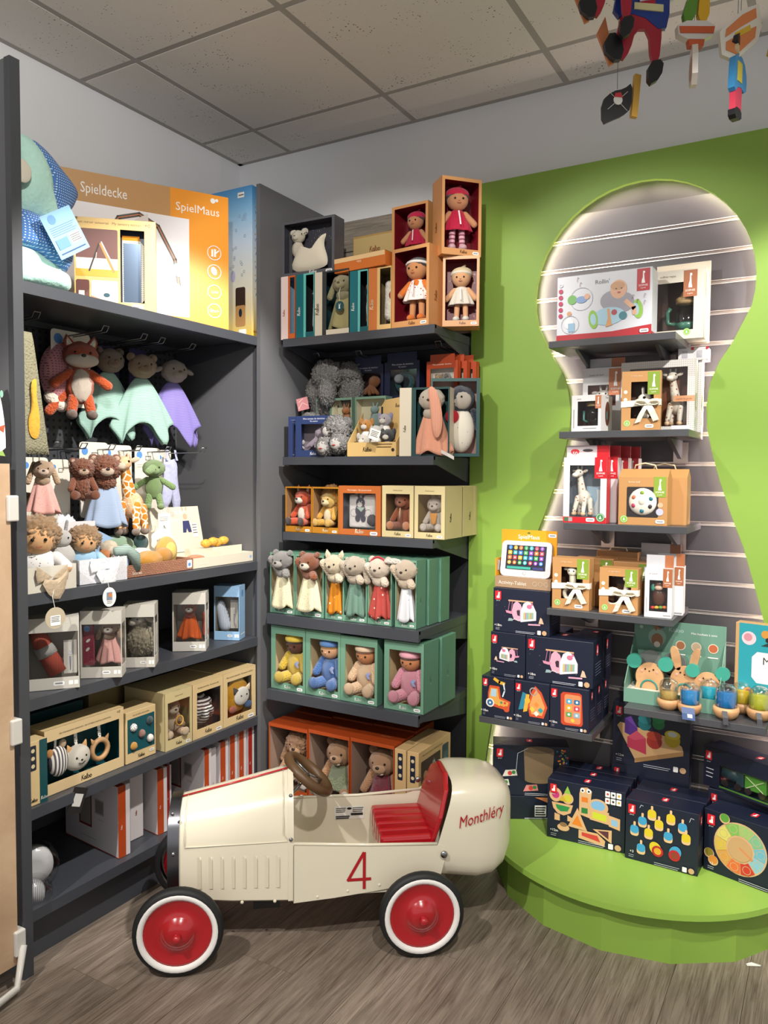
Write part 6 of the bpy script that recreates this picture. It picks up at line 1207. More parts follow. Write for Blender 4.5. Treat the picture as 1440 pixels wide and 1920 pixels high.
def gir_rubber(fr, h, label, group=None):
    return giraffe(fr, h, label, pattern('spotted_rubber', '#e6dfd0', '#a8653a', 'dots', 15, .24, .4), plast('#e2d9c8'), plast('#c9a98a'), 'rubber_giraffe', mane='#8a5230', cat='teether', group=group)
# second shelf
z = SH['K2']+.0005
f = (1.713, -.295, z, -6); t = carton('toy_box', 'white square box with a baby cup and side hole', 'box', f, .10, .118, .10, '#dcdcdc', win=(.2, .15, .9, .83), inner='#6a4a38', pane=True); p = Pr(.10, .118); giraffe_tag(p, .8, .62, 1.0, .98, '#b5714a'); p.text('tasse', .25, .88, .07, '#777777').lines(.4, .08, .85, 1, .1, .02, '#888888').line([(.08, .1), (.08, .6)], .03, '#999999').build(t, 'front', (.10, .118, .10)); Pr(.10, .118).ell(.55, .5, .2, '#5a2f20', 2.0).ell(.5, .45, .06, '#3a7a78', 2.5).text('Sophie', .5, .92, .1, '#8a8a8a').build(t, 'right', (.10, .118, .10))
t = thing('baby_cup', 'clear baby cup with a green handle in the white square box', 'cup', sub(f, (.012, .04, .02)), 0); MB().lathe([(.002, 0), (.022, 0), (.024, .065), (.021, .065), (.02, .004)], film(), 20, caps=False).build('cup', t, True); MB().lathe([(.025, .063), (.025, .075), (.002, .078)], plast('#b59a68'), 20, caps=False).build('lid', t, True); MB().tube([(-.022, 0, .012), (-.036, 0, .02), (-.034, 0, .05)], .004, plast('#3f7a74'), 8).build('handle', t, True)
f = (1.722, -.135, z, 0); t = carton('toy_box', 'tall white box with a peach corner and hang tab', 'box', f, .135, .225, .05, '#cfcfd0', win=(.13, .42, .84, .74), inner='#a4583e', pane=True); p = Pr(.135, .225); giraffe_tag(p, .66, .58, 1, .98, '#c07a58'); p.text('jouet de bain', .35, .88, .07, '#777777').build(t, 'front', (.135, .225, .05)); MB().box(-.0675, .0675, .03, .032, .225, .26, paper('#bdbdc0')).box(.022, .0675, .0295, .03, .225, .26, paper('#c07a58')).build('hang_tab', t)
t = thing('teether', 'white giraffe head teether in the tall white box', 'teether', sub(f, (0, .02, .115)), 0, None, .06); E(t, 'head', (0, 0, .3), (.45, .3, .3), plast('#e6e2da')); eyes(t, .36, -.27, .18, .05)
for s in (-1, 1): C(t, 'horn', (s*.15, 0, .5), (s*.2, 0, .8), .06, .07, plast('#dcd6cc')); E(t, 'ear', (s*.5, 0, .45), (.2, .08, .1), plast('#dcd6cc'))
for k in range(2):
    f = (1.905+.012*k, -.145+.055*k, z, 0); t = carton('toy_box', ['large white dotted box with a giraffe gift set', 'second white dotted box behind the giraffe gift set'][k], 'box', f, .235, .235, .05, '#d3d0cc', 'white dotted boxes', win=(.12, .08, .90, .90) if k == 0 else None, inner='#6e4028', pane=(k == 0), mt=pattern('pin_dots', '#d8d6d2', '#aaa6a2', 'grid', 150, .2))
    q = Pr(.05, .235).ell(.5, .42, .35, '#9a9a52', 1.7).ell(.5, .15, .3, '#b9c9a8'); q.poly([(.4, .35), (.6, .35), (.55, .5), (.48, .5)], WHITE).build(t, 'right', (.235, .235, .05))
    if k == 0: Pr(.235, .235).rect(0, .42, .13, .5, '#d9a078').rect(.72, .42, 1, .5, '#d9a078').text('sophie la girafe', .86, .445, .035, '#7a3a20').rect(.70, .02, .94, .09, '#e6e6ee').build(t, 'front', (.235, .235, .05)); gir_rubber(sub(f, (.055, .03, .02))+(0,), .19, 'rubber giraffe in the large white dotted box')
for k in range(2): carton('toy_box', ['small white carton lying on the dotted boxes', 'second small white carton lying on the dotted boxes'][k], 'box', (1.985+.045*k, -.10, z+.2355, 0), .042 if k else .05, .042, .07, '#d3d0d2'); 
for k, lb in enumerate(('small white carton lying', 'second small white carton lying')):
    t = [o for o in bpy.data.objects if o.get('label', '').startswith(lb)][0]; Pr(.05, .042).ell(.9, .9, .1, '#b3303a').rect(.25, .2, .6, .75, '#a9a9ae').build(t, 'front', (.05, .042, .07))
def kraft(f, w_, h_, label, ring=None, d_=.055, inner='#4a2f20', win=(.24, .2, .82, .82)):
    t = carton('toy_box', label, 'box', f, w_, h_, d_, KRA, 'kraft boxes with ribbons', win=win, inner=inner); p = Pr(w_, h_); giraffe_tag(p, .66, .60, .97, .985, '#7f9a34'); roundel(p, .15, .12, .085); p.ell(.1, .65, .05, '#e6dccb').ell(.1, .52, .05, '#e6dccb').text('ma ligne douce', .38, .91, .05, '#e0cdb0').sticker(.72, .07, .22).build(t, 'front', (w_, h_, d_)); ribbonbow(t, w_, h_, h_*.44); return t
f = (1.885, -.29, z, 8); kraft(f, .118, .186, 'kraft box with a giraffe head and ribbon bow on the second wall shelf', d_=.06)
t = thing('teether', 'white giraffe head toy in the ribboned kraft box on the second wall shelf', 'teether', sub(f, (.004, .03, .05)), 8, None, .09); E(t, 'head', (.05, 0, .55), (.24, .2, .2), plast('#e6e0d4')); E(t, 'muzzle', (-.12, -.1, .45), (.18, .15, .12), plast('#e6e0d4')); C(t, 'neck', (.1, 0, .0), (.08, 0, .5), .16, .13, plast('#dcd4c4')); E(t, 'eye', (.05, -.19, .6), .05, EYE)
for s in (-1, 1): C(t, 'horn', (.1+s*.1, 0, .7), (.12+s*.13, 0, .95), .05, .06, plast('#dcd6cc'))
# third shelf
z = SH['K3']+.0005
for k in range(4):
    f = (1.713+.021*k, -.295+.055*k, z, 0); lb = ['red and white giraffe box at the front of its row', 'second red and white giraffe box in the row', 'third red and white giraffe box in the row', 'rearmost red and white giraffe box in the row'][k]
    t = carton('toy_box', lb, 'box', f, .142, .215, .05, '#cf2630' if k == 0 else '#d0d0d2', 'red and white giraffe boxes', win=(.14, .09, .86, .88) if k == 0 else None, inner='#5f6a74', fcol='#dedede', pane=(k == 0)); p = Pr(.142, .215); giraffe_tag(p, .72, .68, 1, 1, '#c01a26')
    if k == 0: p.rect(0, 0, 1, .09, '#c01a26').ell(.1, .93, .05, '#e8e8ea').text('0+', .1, .915, .05, '#777777').rect(.03, .02, .12, .08, '#3a6a4a').rect(.13, .02, .22, .08, '#9a9a9a').sticker(.64, .05, .2); roundel(p, .87, .09, .1, '#3f8a4a'); stars(p, 16, '#aab4b8', 6, (.02, .2, .12, .85), .008)
    p.build(t, 'front', (.142, .215, .05)); MB().box(-.071, .071, .03, .032, .215, .255, paper('#c9c9cc')).box(.03, .071, .0295, .03, .215, .255, paper('#c01a26')).build('hang_tab', t)
    if k == 0:
        Pr(.142, .04).begin('hang_tab_print').ell(.2, .5, .1, '#c8323a', .6).text('50', .2, .2, .12, WHITE).ell(.5, .6, .12, '#3a3a3e', .25).end().build(t, 'front', (.142, .04, .05), 'hang_tab_print', off=-.029).location = (0, 0, .215)
        Pr(.136, .2).rect(.45, .1, 1, .6, '#a9c4d6').poly([(.55, .12), (.9, .12), (.85, .4), (.78, .55), (.7, .55), (.72, .4)], '#dfe6ea').build(t, 'back_in', (.136, .2, .05)); gir_rubber(sub(f, (-.015, .025, .022))+(-12,), .165, 'spotted rubber giraffe standing in the front red box')
for k in range(2):
    f = (1.898+.045*k, -.295+.075*k, z, 0); t = thing('toy_bag_box', ['kraft carrier box with a white sensory ball', 'second kraft carrier box behind the sensory ball'][k], 'box', f[:3], 0, 'kraft carrier boxes'); w_, h_ = .15, .178; m = paper(KRA); x = w_/2
    b = MB(); b.add([(-x, 0, 0), (x, 0, 0), (x, .07, 0), (-x, .07, 0), (-x, 0, h_*.85), (x, 0, h_*.85), (x, .07, h_*.85), (-x, .07, h_*.85), (-x, .034, h_), (x, .034, h_)], [(3, 2, 1, 0), (0, 1, 5, 4), (2, 3, 7, 6), (1, 2, 6, 5), (3, 0, 4, 7), (4, 5, 9, 8), (6, 7, 8, 9), (5, 6, 9), (7, 4, 8)], m).build('body', t)
    MB().tube([(-.035, .034, h_-.004), (-.03, .03, h_+.012), (0, .028, h_+.018), (.03, .03, h_+.012), (.035, .034, h_-.004)], .0025, cloth('#d8c8a4'), 6).build('rope_handle', t, True)
    if k == 0:
        p = Pr(w_, h_).rrect(.17, .14, .82, .68, '#2f2a2a', .03); giraffe_tag(p, .72, .5, .97, .86, '#86a03a'); roundel(p, .12, .1, .08); p.text('Senso ball', .32, .75, .06, '#e6d6ba').ell(.86, .36, .055, '#dfae8e').ell(.85, .24, .075, '#b9bcd0').sticker(.86, .07, .18).build(t, 'front', (w_, h_, .07))
        q = thing('sensory_ball', 'white sensory ball with coloured dimples in the kraft carrier box', 'ball', sub(f, (.0, .002, .074)), 0); E(q, 'ball', (0, 0, 0), (.044, .018, .044), plast('#e2ddd2'))
        for a, c_ in ((20, '#2a6f80'), (90, '#7a9a3a'), (150, '#c06a4a'), (205, '#b03a5a'), (270, '#2a6f80'), (330, '#3a3436')): E(q, 'dimple', (.028*math.cos(R(a)), -.0125, .028*math.sin(R(a))), (.007, .004, .007), plast(c_))
        E(q, 'dimple', (0, -.0165, 0), (.01, .004, .01), plast('#cfc8ba'))
# fourth shelf
z = SH['K4']+.0005
f = (1.672, -.295, z, 0); kraft(f, .125, .172, 'kraft box with a giraffe ring rattle and ribbon beside the toy tablet')
t = thing('teether', 'giraffe head ring rattle in the left kraft box', 'rattle', sub(f, (.0, .025, .04)), 0); MB().tube([(.024*math.cos(a), -.012, .012+.024*math.sin(a)) for a in [2*math.pi*i/24 for i in range(24)]], .007, plast('#dcd3bd'), 8, True).build('ring', t, True); E(t, 'clear_dome', (0, -.012, .012), (.02, .012, .02), film()); E(t, 'head', (0, -.008, .085), (.017, .014, .016), plast('#e2dac8')); C(t, 'neck', (0, 0, .05), (0, -.004, .075), .012, .011, plast('#d9d0bc')); eyes(t, .088, -.021, .008, .0025)
for s in (-1, 1): E(t, 'ear', (s*.022, -.004, .092), (.009, .004, .005), plast('#d9d0bc')); C(t, 'horn', (s*.007, -.004, .098), (s*.008, -.004, .108), .003, .004, plast('#a8653a'))
f = (1.829, -.295, z, 0); kraft(f, .123, .148, 'kraft box with a giraffe teething ring and ribbon beside the narrow white box')
t = thing('teether', 'giraffe teething ring in the middle kraft box', 'teether', sub(f, (-.012, .02, .03)), 0); MB().tube([(-.01+.026*math.cos(a), -.006, .022+.026*math.sin(a)) for a in [2*math.pi*i/24 for i in range(24)]], .006, plast('#e6e0d0'), 8, True).build('ring', t, True); E(t, 'body', (.03, -.004, .03), (.016, .01, .012), pattern('spotted_rubber2', '#e6dfd0', '#a8653a', 'dots', 3, .25, .4)); C(t, 'neck', (.03, -.004, .035), (.036, -.004, .075), .009, .007, plast('#e2d9c8')); E(t, 'head', (.034, -.008, .085), (.012, .011, .01), plast('#e2d9c8')); eyes(t, .088, -.018, .006, .002)
for k in range(2):
    f = (1.952+.022*k, -.295+.07*k, z, 4); t = carton('toy_box', ['narrow white box with a brown cow teether', 'second narrow white box behind the cow teether'][k], 'box', f, .082, .155, .065, '#dcdcde', 'narrow white boxes', win=(.17, .12, .84, .76) if k == 0 else None, inner='#4a342a', pane=(k == 0)); p = Pr(.082, .155); giraffe_tag(p, .66, .62, 1, 1, '#a5643e'); p.text('so pure', .3, .88, .1, '#8a8a8a').line([(.07, .1), (.07, .4)], .03, '#a9a9ad').lines(.7, .05, .95, 1, .1, .04, '#9a9a9a').build(t, 'front', (.082, .155, .065)); MB().box(-.041, .041, .03, .032, .155, .195, paper('#b9b9bd')).box(.015, .041, .0295, .03, .155, .195, paper('#a5643e')).build('hang_tab', t)
    if k == 0:
        q = thing('teether', 'brown cow teether with coloured beads in the narrow white box', 'teether', sub(f, (0, .03, .022)), 4); E(q, 'body', (0, 0, .04), (.022, .015, .03), plast('#5a3624')); E(q, 'head', (0, -.006, .078), (.017, .014, .016), plast('#5a3624')); E(q, 'muzzle', (0, -.017, .07), (.013, .008, .008), plast('#d9b49a')); E(q, 'bow', (-.018, -.008, .07), (.008, .005, .012), plast('#3aa08a'))
        for g, c_ in enumerate(('#c8322e', '#d9b02e', '#6a9a3a', '#d9742a')): E(q, 'bead', (-.018+.012*g, -.014, .006+.001*g), (.0075, .006, .0055), plast(c_))
for k, (x, y, w_, h_) in enumerate(((1.72, -.19, .13, .165), (1.78, -.12, .14, .185), (1.85, -.20, .125, .16))):
    t = carton('toy_box', ['kraft box behind the left ribboned kraft box', 'rearmost kraft box with a rope handle on the fourth wall shelf', 'kraft box behind the middle ribboned kraft box'][k], 'box', (x, y, z, 0), w_, h_, .055, '#a87c4c', 'kraft boxes with ribbons')
    giraffe_tag(Pr(w_, h_), .66, .6, .97, .97, '#6f8a30').build(t, 'front', (w_, h_, .055)) if k != 1 else MB().tube([(-.03, .02, h_), (-.025, .02, h_+.012), (.025, .02, h_+.012), (.03, .02, h_)], .0025, cloth('#d8c8a4'), 6).build('rope_handle', t, True)
t = carton('toy_box', 'grey white box with a hang tab at the back of the fourth wall shelf', 'box', (1.915, -.09, z, 0), .13, .17, .05, '#a9a9ad'); MB().box(-.065, .065, .02, .022, .17, .215, paper('#b0b0b4')).box(.03, .065, .0195, .02, .17, .215, paper('#8a5a3c')).build('hang_tab', t)
# ---------------------------------------------------------------- navy boxes on the low left shelf
JN = '#161c30'
def jbox(f, w_, h_, d_, label, art=None, rx=0, ry=0, age='18m', group='navy illustrated toy boxes', top=True, tag_s=None, side=True):
    t = carton('toy_box', label, 'box', f, w_, h_, d_, JN, group, rx=rx, ry=ry); p = Pr(w_, h_); s = tag_s or .018/w_*1.0
    if art: art(p)
    rabbit_tag(p, .04, .93, s); p.text('+'+age, .1, .13, .022/w_*.55, WHITE).lines(.06, .09, .13, 2, .03, .006, '#b9bccb'); box_end(p); p.lines(.42, .06, .76, 2, .03, .006, '#c9ccd8'); p.build(t, 'front', (w_, h_, d_))
    if top: rabbit_tag(Pr(w_, d_), .45, .75, .02/w_).build(t, 'top', (w_, h_, d_))
    if side:
        q = Pr(d_, h_); rabbit_tag(q, .3, .9, .2); q.lines(.2, .5, .8, 5, .06, .02, '#6a7088'); q.build(t, 'right', (w_, h_, d_))
    return t
def art_house(p, x=.5, y=.5, s=1.0, flip=1):
    f = lambda a, b: (x+a*s*flip, y+b*s*p.w/p.h*.55)
    p.poly([f(-.30, .42), f(.28, .42), f(.28, .36), f(-.30, .36)], '#c9a07a')
    p.poly([f(-.16, -.38), f(.04, -.46), f(.06, -.1), f(.0, .25), f(-.1, .4), f(-.18, .25), f(-.22, -.1)], '#d8a0b4').poly([f(-.08, -.2), f(-.02, -.22), f(-.02, .02), f(-.06, .04), f(-.1, -.02)], '#3a2a38')
    p.poly([f(.0, -.46), f(.36, -.34), f(.36, 0), f(.28, .3), f(.16, .42), f(.06, .3), f(.0, 0)], '#e4dce4').poly([f(.06, -.36), f(.3, -.28), f(.3, -.02), f(.06, -.06)], '#8fb5a0')
    for k in range(6): p.poly([f(.07+.04*k, -.35+.012*k), f(.09+.04*k, -.345+.012*k), f(.09+.04*k, -.05), f(.07+.04*k, -.055)], ('#d9b85a', '#c9708a', '#7fa8c0', '#b9c06a', '#d98a5a', '#88b09a')[k])
    p.poly([f(.04, -.02), f(.32, .04), f(.32, .08), f(.04, .03)], '#f2eef2').ell(f(.2, .2)[0], f(.2, .2)[1], .06*s, '#c9708e', .8).ell(f(.26, .3)[0], f(.26, .3)[1], .025*s, '#c9708e')
    p.line([f(-.26, .4), f(-.3, -.05)], .008*s, '#d98aa8').line([f(-.2, .4), f(-.22, -.05)], .008*s, '#d98aa8').poly([f(-.36, -.02), f(-.18, -.06), f(-.22, -.16), f(-.34, -.12)], '#d08aa4').line([f(-.2, -.4), f(-.12, -.34), f(-.06, -.42), f(.0, -.36)], .008*s, WHITE).poly([f(-.3, -.46), f(-.18, -.44), f(-.2, -.34), f(-.28, -.34)], '#8fa8a8')
    p.poly([f(.18, -.56), f(.46, -.53), f(.46, -.47), f(.18, -.5)], '#d8a0b8').poly([f(.42, -.45), f(.54, -.45), f(.5, -.24), f(.46, -.2)], '#d9b89a'); stars(p, 12, '#c9ccd8', 11, (.05, .2, .95, .95), .005)
def art_tractor(p):
    p.poly([(.2, .3), (.85, .22), (.9, .45), (.6, .52), (.55, .78), (.25, .78), (.2, .6)], '#c9502c').poly([(.24, .36), (.8, .3), (.84, .42), (.55, .48), (.5, .72), (.28, .72), (.24, .56)], '#dba04e').poly([(.28, .52), (.46, .52), (.46, .70), (.31, .70)], '#a9c6d6').ell(.27, .36, .13, '#e6e0d4').ell(.27, .36, .09, '#2f6a9a').ell(.27, .36, .03, WHITE).ell(.78, .26, .09, '#c9502c').ell(.62, .4, .035, '#3a8a6a').ell(.73, .4, .035, '#c9403a').ell(.55, .34, .035, '#d9b83a').line([(.4, .95), (.55, .88), (.7, .86)], .09, '#d9a83a').line([(.68, .86), (.72, .7), (.66, .55)], .04, '#cfe0e6')
def art_keys(p):
    p.poly([(.45, .18), (.85, .18), (.95, .45), (.78, .78), (.6, .92), (.5, .78), (.38, .45)], '#c84e2c').poly([(.5, .24), (.8, .24), (.88, .45), (.74, .72), (.62, .82), (.54, .7), (.44, .45)], '#dc9a5a').ring(.55, .78, .1, .03, '#e6dcd6')
    for a, b, c_ in ((.52, .36, '#d9c24a'), (.76, .36, '#3a9a9a'), (.64, .48, '#e08a3a'), (.64, .27, '#e6e0d6')): p.ell(a, b, .08, c_, n=4)
    p.poly([(.12, .3), (.28, .34), (.36, .7), (.24, .74)], '#2a7f9a').poly([(.26, .26), (.38, .3), (.44, .7), (.34, .7)], '#d9a83a').ell(.38, .55, .08, '#e0b03a')
def art_phone(p):
    p.poly([(.3, .16), (.36, .12), (.82, .14), (.86, .2), (.82, .86), (.76, .9), (.34, .88), (.28, .82)], '#c2452a').rrect(.38, .18, .80, .84, '#e08a5a', .06)
    for k, c_ in enumerate(('#4aa0c0', '#2a6f9a', '#d9a83a', '#c94a5a', '#5aa05a', '#8ab0c0')): a, b = .5+.2*(k % 2), .68-.15*(k//2); p.rrect(a-.075, b-.055, a+.075, b+.055, c_, .02).ell(a, b, .03, WHITE)
    p.ell(.6, .25, .05, '#d9c04a')
z = SH['Kl']+.0005
for k, (x, w_, art, lb) in enumerate(((1.424, .120, art_tractor, 'navy box with an orange tractor key ring'), (1.548, .124, art_keys, 'navy box with a toy car key'), (1.678, .132, art_phone, 'navy box with an orange toy phone'))):
    jbox((x, -.308, z, 0), w_, .146, .085, lb, art, tag_s=.15); 
    for g in range(2): jbox((x+.0, -.308+.088*(g+1), z, 0), w_, .146, .085, ['navy box in the second row behind the %s', 'navy box in the third row behind the %s'][g] % ('tractor', 'toy car key', 'toy phone')[k], None, group='navy boxes in the rear rows')
z2 = z+.1465; t = jbox((1.452, -.29, z2, 0), .128, .155, .11, 'small navy box with a play house seen end on', lambda p: art_house(p, .55, .52, .8, -1), tag_s=.16)
jbox((1.635, -.292, z2, 0), .232, .155, .12, 'wide navy box with a pink play house in the middle of the stack', lambda p: art_house(p, .52, .5, .72), tag_s=.10)
jbox((1.50, -.155, z2, 0), .22, .15, .11, 'navy box in the rear of the middle layer, left', None); jbox((1.70, -.155, z2, 0), .10, .15, .11, 'navy box in the rear of the middle layer, right', None)
z3 = z2+.1555; jbox((1.496, -.285, z3, 0), .205, .155, .12, 'top navy box with a pink play house under the toy tablet', lambda p: art_house(p, .5, .52, .75), tag_s=.11)
f = (1.494, -.27, z3+.156, -2); w_, h_ = .205, .20
t = thing('tablet_box', 'yellow carton with a brown base holding the toy tablet', 'box', f[:3], f[3]); MB().box(-w_/2, w_/2, .055, .06, 0, h_, paper('#d99a1e')).build('backing', t); MB().box(-w_/2, w_/2, 0, .055, 0, .038, paper('#a08468')).build('tray', t); MB().box(-w_/2, -w_/2+.003, .0, .055, .038, .10, paper('#d99a1e')).build('side', t)
Pr(w_, .038).text('Activity-Tablet', .32, .3, .085, '#e6dccf').ring(.72, .5, .035, .01, '#cbb8a0').ring(.82, .5, .035, .01, '#cbb8a0').ring(.92, .5, .035, .01, '#cbb8a0').build(t, 'front', (w_, .038, .055)); Pr(w_, h_).text('SpielMaus', .5, .845, .1, WHITE).ell(.5, .95, .03, '#4a6a2a', .5).sticker(.92, .92, .14).build(t, 'front', (w_, h_, .06), off=-.0556)
tb = thing('toy_tablet', 'white toy tablet with rows of bright icons', 'toy tablet', sub(f, (0, .018, .0385)), f[3], rx=-10); W2, H2 = .185, .125
P = []
for cx, cz, st in ((W2/2-.016, H2-.016, 0), (-W2/2+.016, H2-.016, 90), (-W2/2+.016, .016, 180), (W2/2-.016, .016, 270)): P += [(cx+.016*math.cos(R(st+q)), cz+.016*math.sin(R(st+q))) for q in (0, 30, 60, 90)]
MB().ext(P, 0, .014, plast('#d6d3d6'), plast('#8a8088')).build('case', tb, bevel=.002)
p = Pr(W2, H2).rect(.1, .2, .9, .88, '#141a2e'); cs = ('#3f7fd0', '#c9405a', '#3fa05a', '#d9a02e', '#8a4ab0', '#3fa8b0', '#d9702e')
for r_ in range(4):
    for c in range(7):
        a, b = .18+.106*c, .81-.14*r_
        (p.ell(a, b, .038, cs[(c*3+r_) % 7]) if r_ in (0, 3) else p.rrect(a-.04, b-.055, a+.04, b+.055, cs[(c*2+r_*3) % 7], .015)); p.text(str(c+1), a, b-.03, .05, WHITE) if r_ == 0 else p.ell(a, b, .016, '#f0e2c0')
p.rect(.14, .21, .62, .28, '#2f9a8a').rect(.66, .21, .87, .28, '#2a2f6a').ring(.5, .1, .03, .008, '#8a8a90'); stars(p, 40, '#9a979c', 9, (.65, .05, .88, .15), .006); stars(p, 30, '#9a979c', 10, (.12, .05, .35, .15), .006); p.build(tb, 'front', (W2, H2, .014))
C(tb, 'stylus', (-W2/2-.006, -.004, .02), (-W2/2-.006, -.004, .05), .004, .004, plast('#8a9098'))
# ---------------------------------------------------------------- low right shelf: counter display, book box, bottle rattles
z = SH['Kr']+.0005; SG = '#6a9482'
t = thing('counter_display', 'sage green counter display with wooden animal rattles', 'display', (1.987, -.25, z), 0); gm2 = paper(SG)
MB().box(-.145, .145, .14, .144, 0, .252, gm2).build('header', t); MB().box(-.145, .145, 0, .003, 0, .045, gm2).box(-.145, .145, .003, .14, 0, .003, gm2).build('tray', t); MB().box(-.142, .142, .02, .14, .035, .038, paper('#d9d6c8')).build('insert', t)
for x in (-.145, .142): MB().add([(x, .003, 0), (x, .14, 0), (x, .14, .2), (x, .003, .06), (x+.003, .003, 0), (x+.003, .14, 0), (x+.003, .14, .2), (x+.003, .003, .06)], [(0, 1, 2, 3), (7, 6, 5, 4), (0, 4, 5, 1), (1, 5, 6, 2), (2, 6, 7, 3), (3, 7, 4, 0)], gm2).build('side', t)
p = Pr(.29, .252).text('Kaloo', .47, .87, .07, '#b5cdbf').text('Mes hochets à sons', .77, .86, .035, WHITE).ell(.26, .78, .10, '#8fb0a0').ell(.26, .74, .065, '#9a6a48', 1.2).ell(.24, .93, .022, '#9a6a48', 2.6, 8).ell(.29, .94, .022, '#9a6a48', 2.6, -8).ell(.26, .68, .035, '#e6dccf').ell(.08, .9, .02, '#b5cdbf')
for a, c_ in ((.52, '#a06a48'), (.69, '#b9a58a'), (.87, '#b5623e')): p.ell(a, .70, .055, '#d9cbb5').ell(a, .70, .046, c_).line([(a-.05, .58), (a+.05, .58)], .012, WHITE)
p.build(t, 'front', (.29, .252, .14), off=-.1405)
bw = wood('#b08258', '#cda274', 8, .5)
def woodrattle(x, y, label, kind, s=1.0):
    t = thing('wooden_rattle', label, 'rattle', (x, y, z+.0385), 0, 'wooden animal rattles', s)
    A = [(.044*math.cos(R(a))*(1 if a < 180 else 1), .04+.046*math.sin(R(a))) for a in range(-35, 216, 12)]
    MB().ext([(-.045, 0)]+[(.045, 0)]+A[::1], 0, .016, bw).build('body', t, bevel=.003)
    if kind == 'mouse':
        for q in (-1, 1): MB().lathe([(.002, -.001), (.024, -.001), (.024, .013), (.002, .013)], plast('#3f9a86'), 24, 'y', (q*.05, 0, .088)).build('ear', t)
    else:
        for q in (-1, 1): MB().ext(smoothpts([(q*.008, .07), (q*.034, .075), (q*.05, .15), (q*.022, .145)][::q], 2), 0, .014, bw).build('ear', t)
    MB().tube([(.026*math.cos(R(a)), -.001, .002+.028*math.sin(R(a))) for a in range(0, 181, 15)], .003, plast('#2f8a80'), 6).build('arch', t, True)
    for q in (-1, 1): E(t, 'eye', (q*.013, -.001, .066), .0028, EYE); E(t, 'cheek', (q*.024, -.0005, .058), (.005, .001, .005), plast('#d9a08a'))
    E(t, 'nose', (0, -.001, .06), (.0025, .002, .002), EYE); return t
woodrattle(1.912, -.20, 'wooden mouse rattle with teal ears at the left of the display', 'mouse'); woodrattle(2.02, -.19, 'wooden rabbit rattle in the middle of the display', 'rabbit'); woodrattle(2.09, -.20, 'wooden mouse rattle with teal ears at the right of the display', 'mouse', .9)
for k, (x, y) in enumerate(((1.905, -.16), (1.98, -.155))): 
    t = thing('wooden_rattle', ['grey shadowed rattle behind the left mouse', 'grey shadowed rattle beside the rabbit'][k], 'rattle', (x, y, z+.0385), 0, 'spare rattles in the display'); MB().ext([(.04*math.cos(R(a)), .08+.04*math.sin(R(a))) for a in range(0, 360, 15)], 0, .012, plast('#6a716e')).build('ear', t); MB().box(-.03, .03, 0, .012, 0, .05, plast('#6a716e')).build('body', t)  # wooden rattles coloured grey, the display's shade is in the colour
f = (2.29, -.205, z, -10); t = carton('book_box', 'turquoise magnetic book box with a white title panel', 'box', f, .25, .285, .045, '#c09a6a'); p = Pr(.25, .285).rect(.045, .0, 1, 1, '#2b98a4').poly([(.2, .42), (.26, .36), (.95, .36), (.95, .70), (.26, .70), (.2, .64)], '#e6e6e4').text('Magnéti\'book', .33, .57, .13, '#2a2a2e', 'l').rrect(.48, .72, .64, .93, '#16181c', .02).poly([(.53, .76), (.6, .76), (.6, .83), (.56, .83), (.58, .9), (.55, .9), (.53, .82)], WHITE).ell(.16, .84, .085, '#d9c6cc').ell(.15, .85, .05, '#c98a94')
p.ell(.35, .9, .05, '#c9903e').ell(.38, .84, .03, '#2a2420').poly([(.3, .77), (.44, .77), (.4, .82)], '#2a3a34').ell(.17, .25, .06, '#d99a4a').ell(.17, .25, .035, '#a35a2c').poly([(.32, .2), (.44, .2), (.38, .3)], '#e0c89a').ell(.2, .10, .05, '#8a3a4a', .6).ell(.36, .09, .06, '#c9a04a', .5).line([(.5, .05), (.62, .22)], .03, '#2a5a7a')
for k in range(4): p.rrect(.5+.09*k, .42, .57+.09*k, .475, '#26282c', .01)
p.line([(.42, .52), (.62, .52)], .008, '#b9b9b9'); p.build(t, 'front', (.25, .285, .045))
def bottle(x, y, label, liq, s=1.0, tagc=None, lev=.04):
    t = thing('bottle_rattle', label, 'rattle', (x, y, z), 0, 'liquid filled bottle rattles', s)
    MB().lathe([(.002, 0), (.02, 0), (.031, .010), (.036, .024), (.034, .033), (.030, .034)], bw, 28).build('wooden_base', t, True)
    MB().lathe([(.002, .034), (.0265, .034), (.0275, .04), (.0275, .034+lev), (.002, .034+lev)], mat('liquid', liq, .05, trans=.35), 28).build('liquid', t, True)
    MB().lathe([(.0295, .034), (.0295, .075), (.026, .088), (.016, .097), (.002, .1)], dome_glass(), 28, caps=False).build('dome', t, True)
    if tagc:
        MB().strip([(.0, -.037, .03), (.004, -.046, .014), (.006, -.052, -.004)], (.038 if tagc == 'wide' else .014, 0, 0), paper('#2f4a7a' if tagc == 'wide' else '#26282e'), .001).build('swing_tag', t)
        if tagc == 'wide': MB().strip([(.008, -.0475, .013), (.0095, -.0505, .003)], (.014, 0, 0), paper(WHITE), .0014).build('price_sticker', t)
bottle(1.985, -.262, 'clear amber bottle rattle at the left front of the low right shelf', '#d0b060', lev=.022); bottle(2.052, -.285, 'blue bottle rattle with a blue price tag', '#1f8fd0', tagc='wide'); bottle(2.098, -.205, 'turquoise bottle rattle behind the two blue ones', '#2fb5d0'); bottle(2.155, -.27, 'deep blue bottle rattle with a black tag', '#1a7fc4', 1.08, tagc='thin'); bottle(2.19, -.185, 'yellow bottle rattle behind the deep blue one', '#dcc032'); bottle(2.232, -.105, 'yellow bottle rattle at the very back', '#dcb828'); bottle(2.245, -.235, 'yellow green bottle rattle at the right edge of the picture', '#c4c832', 1.05, tagc='thin')
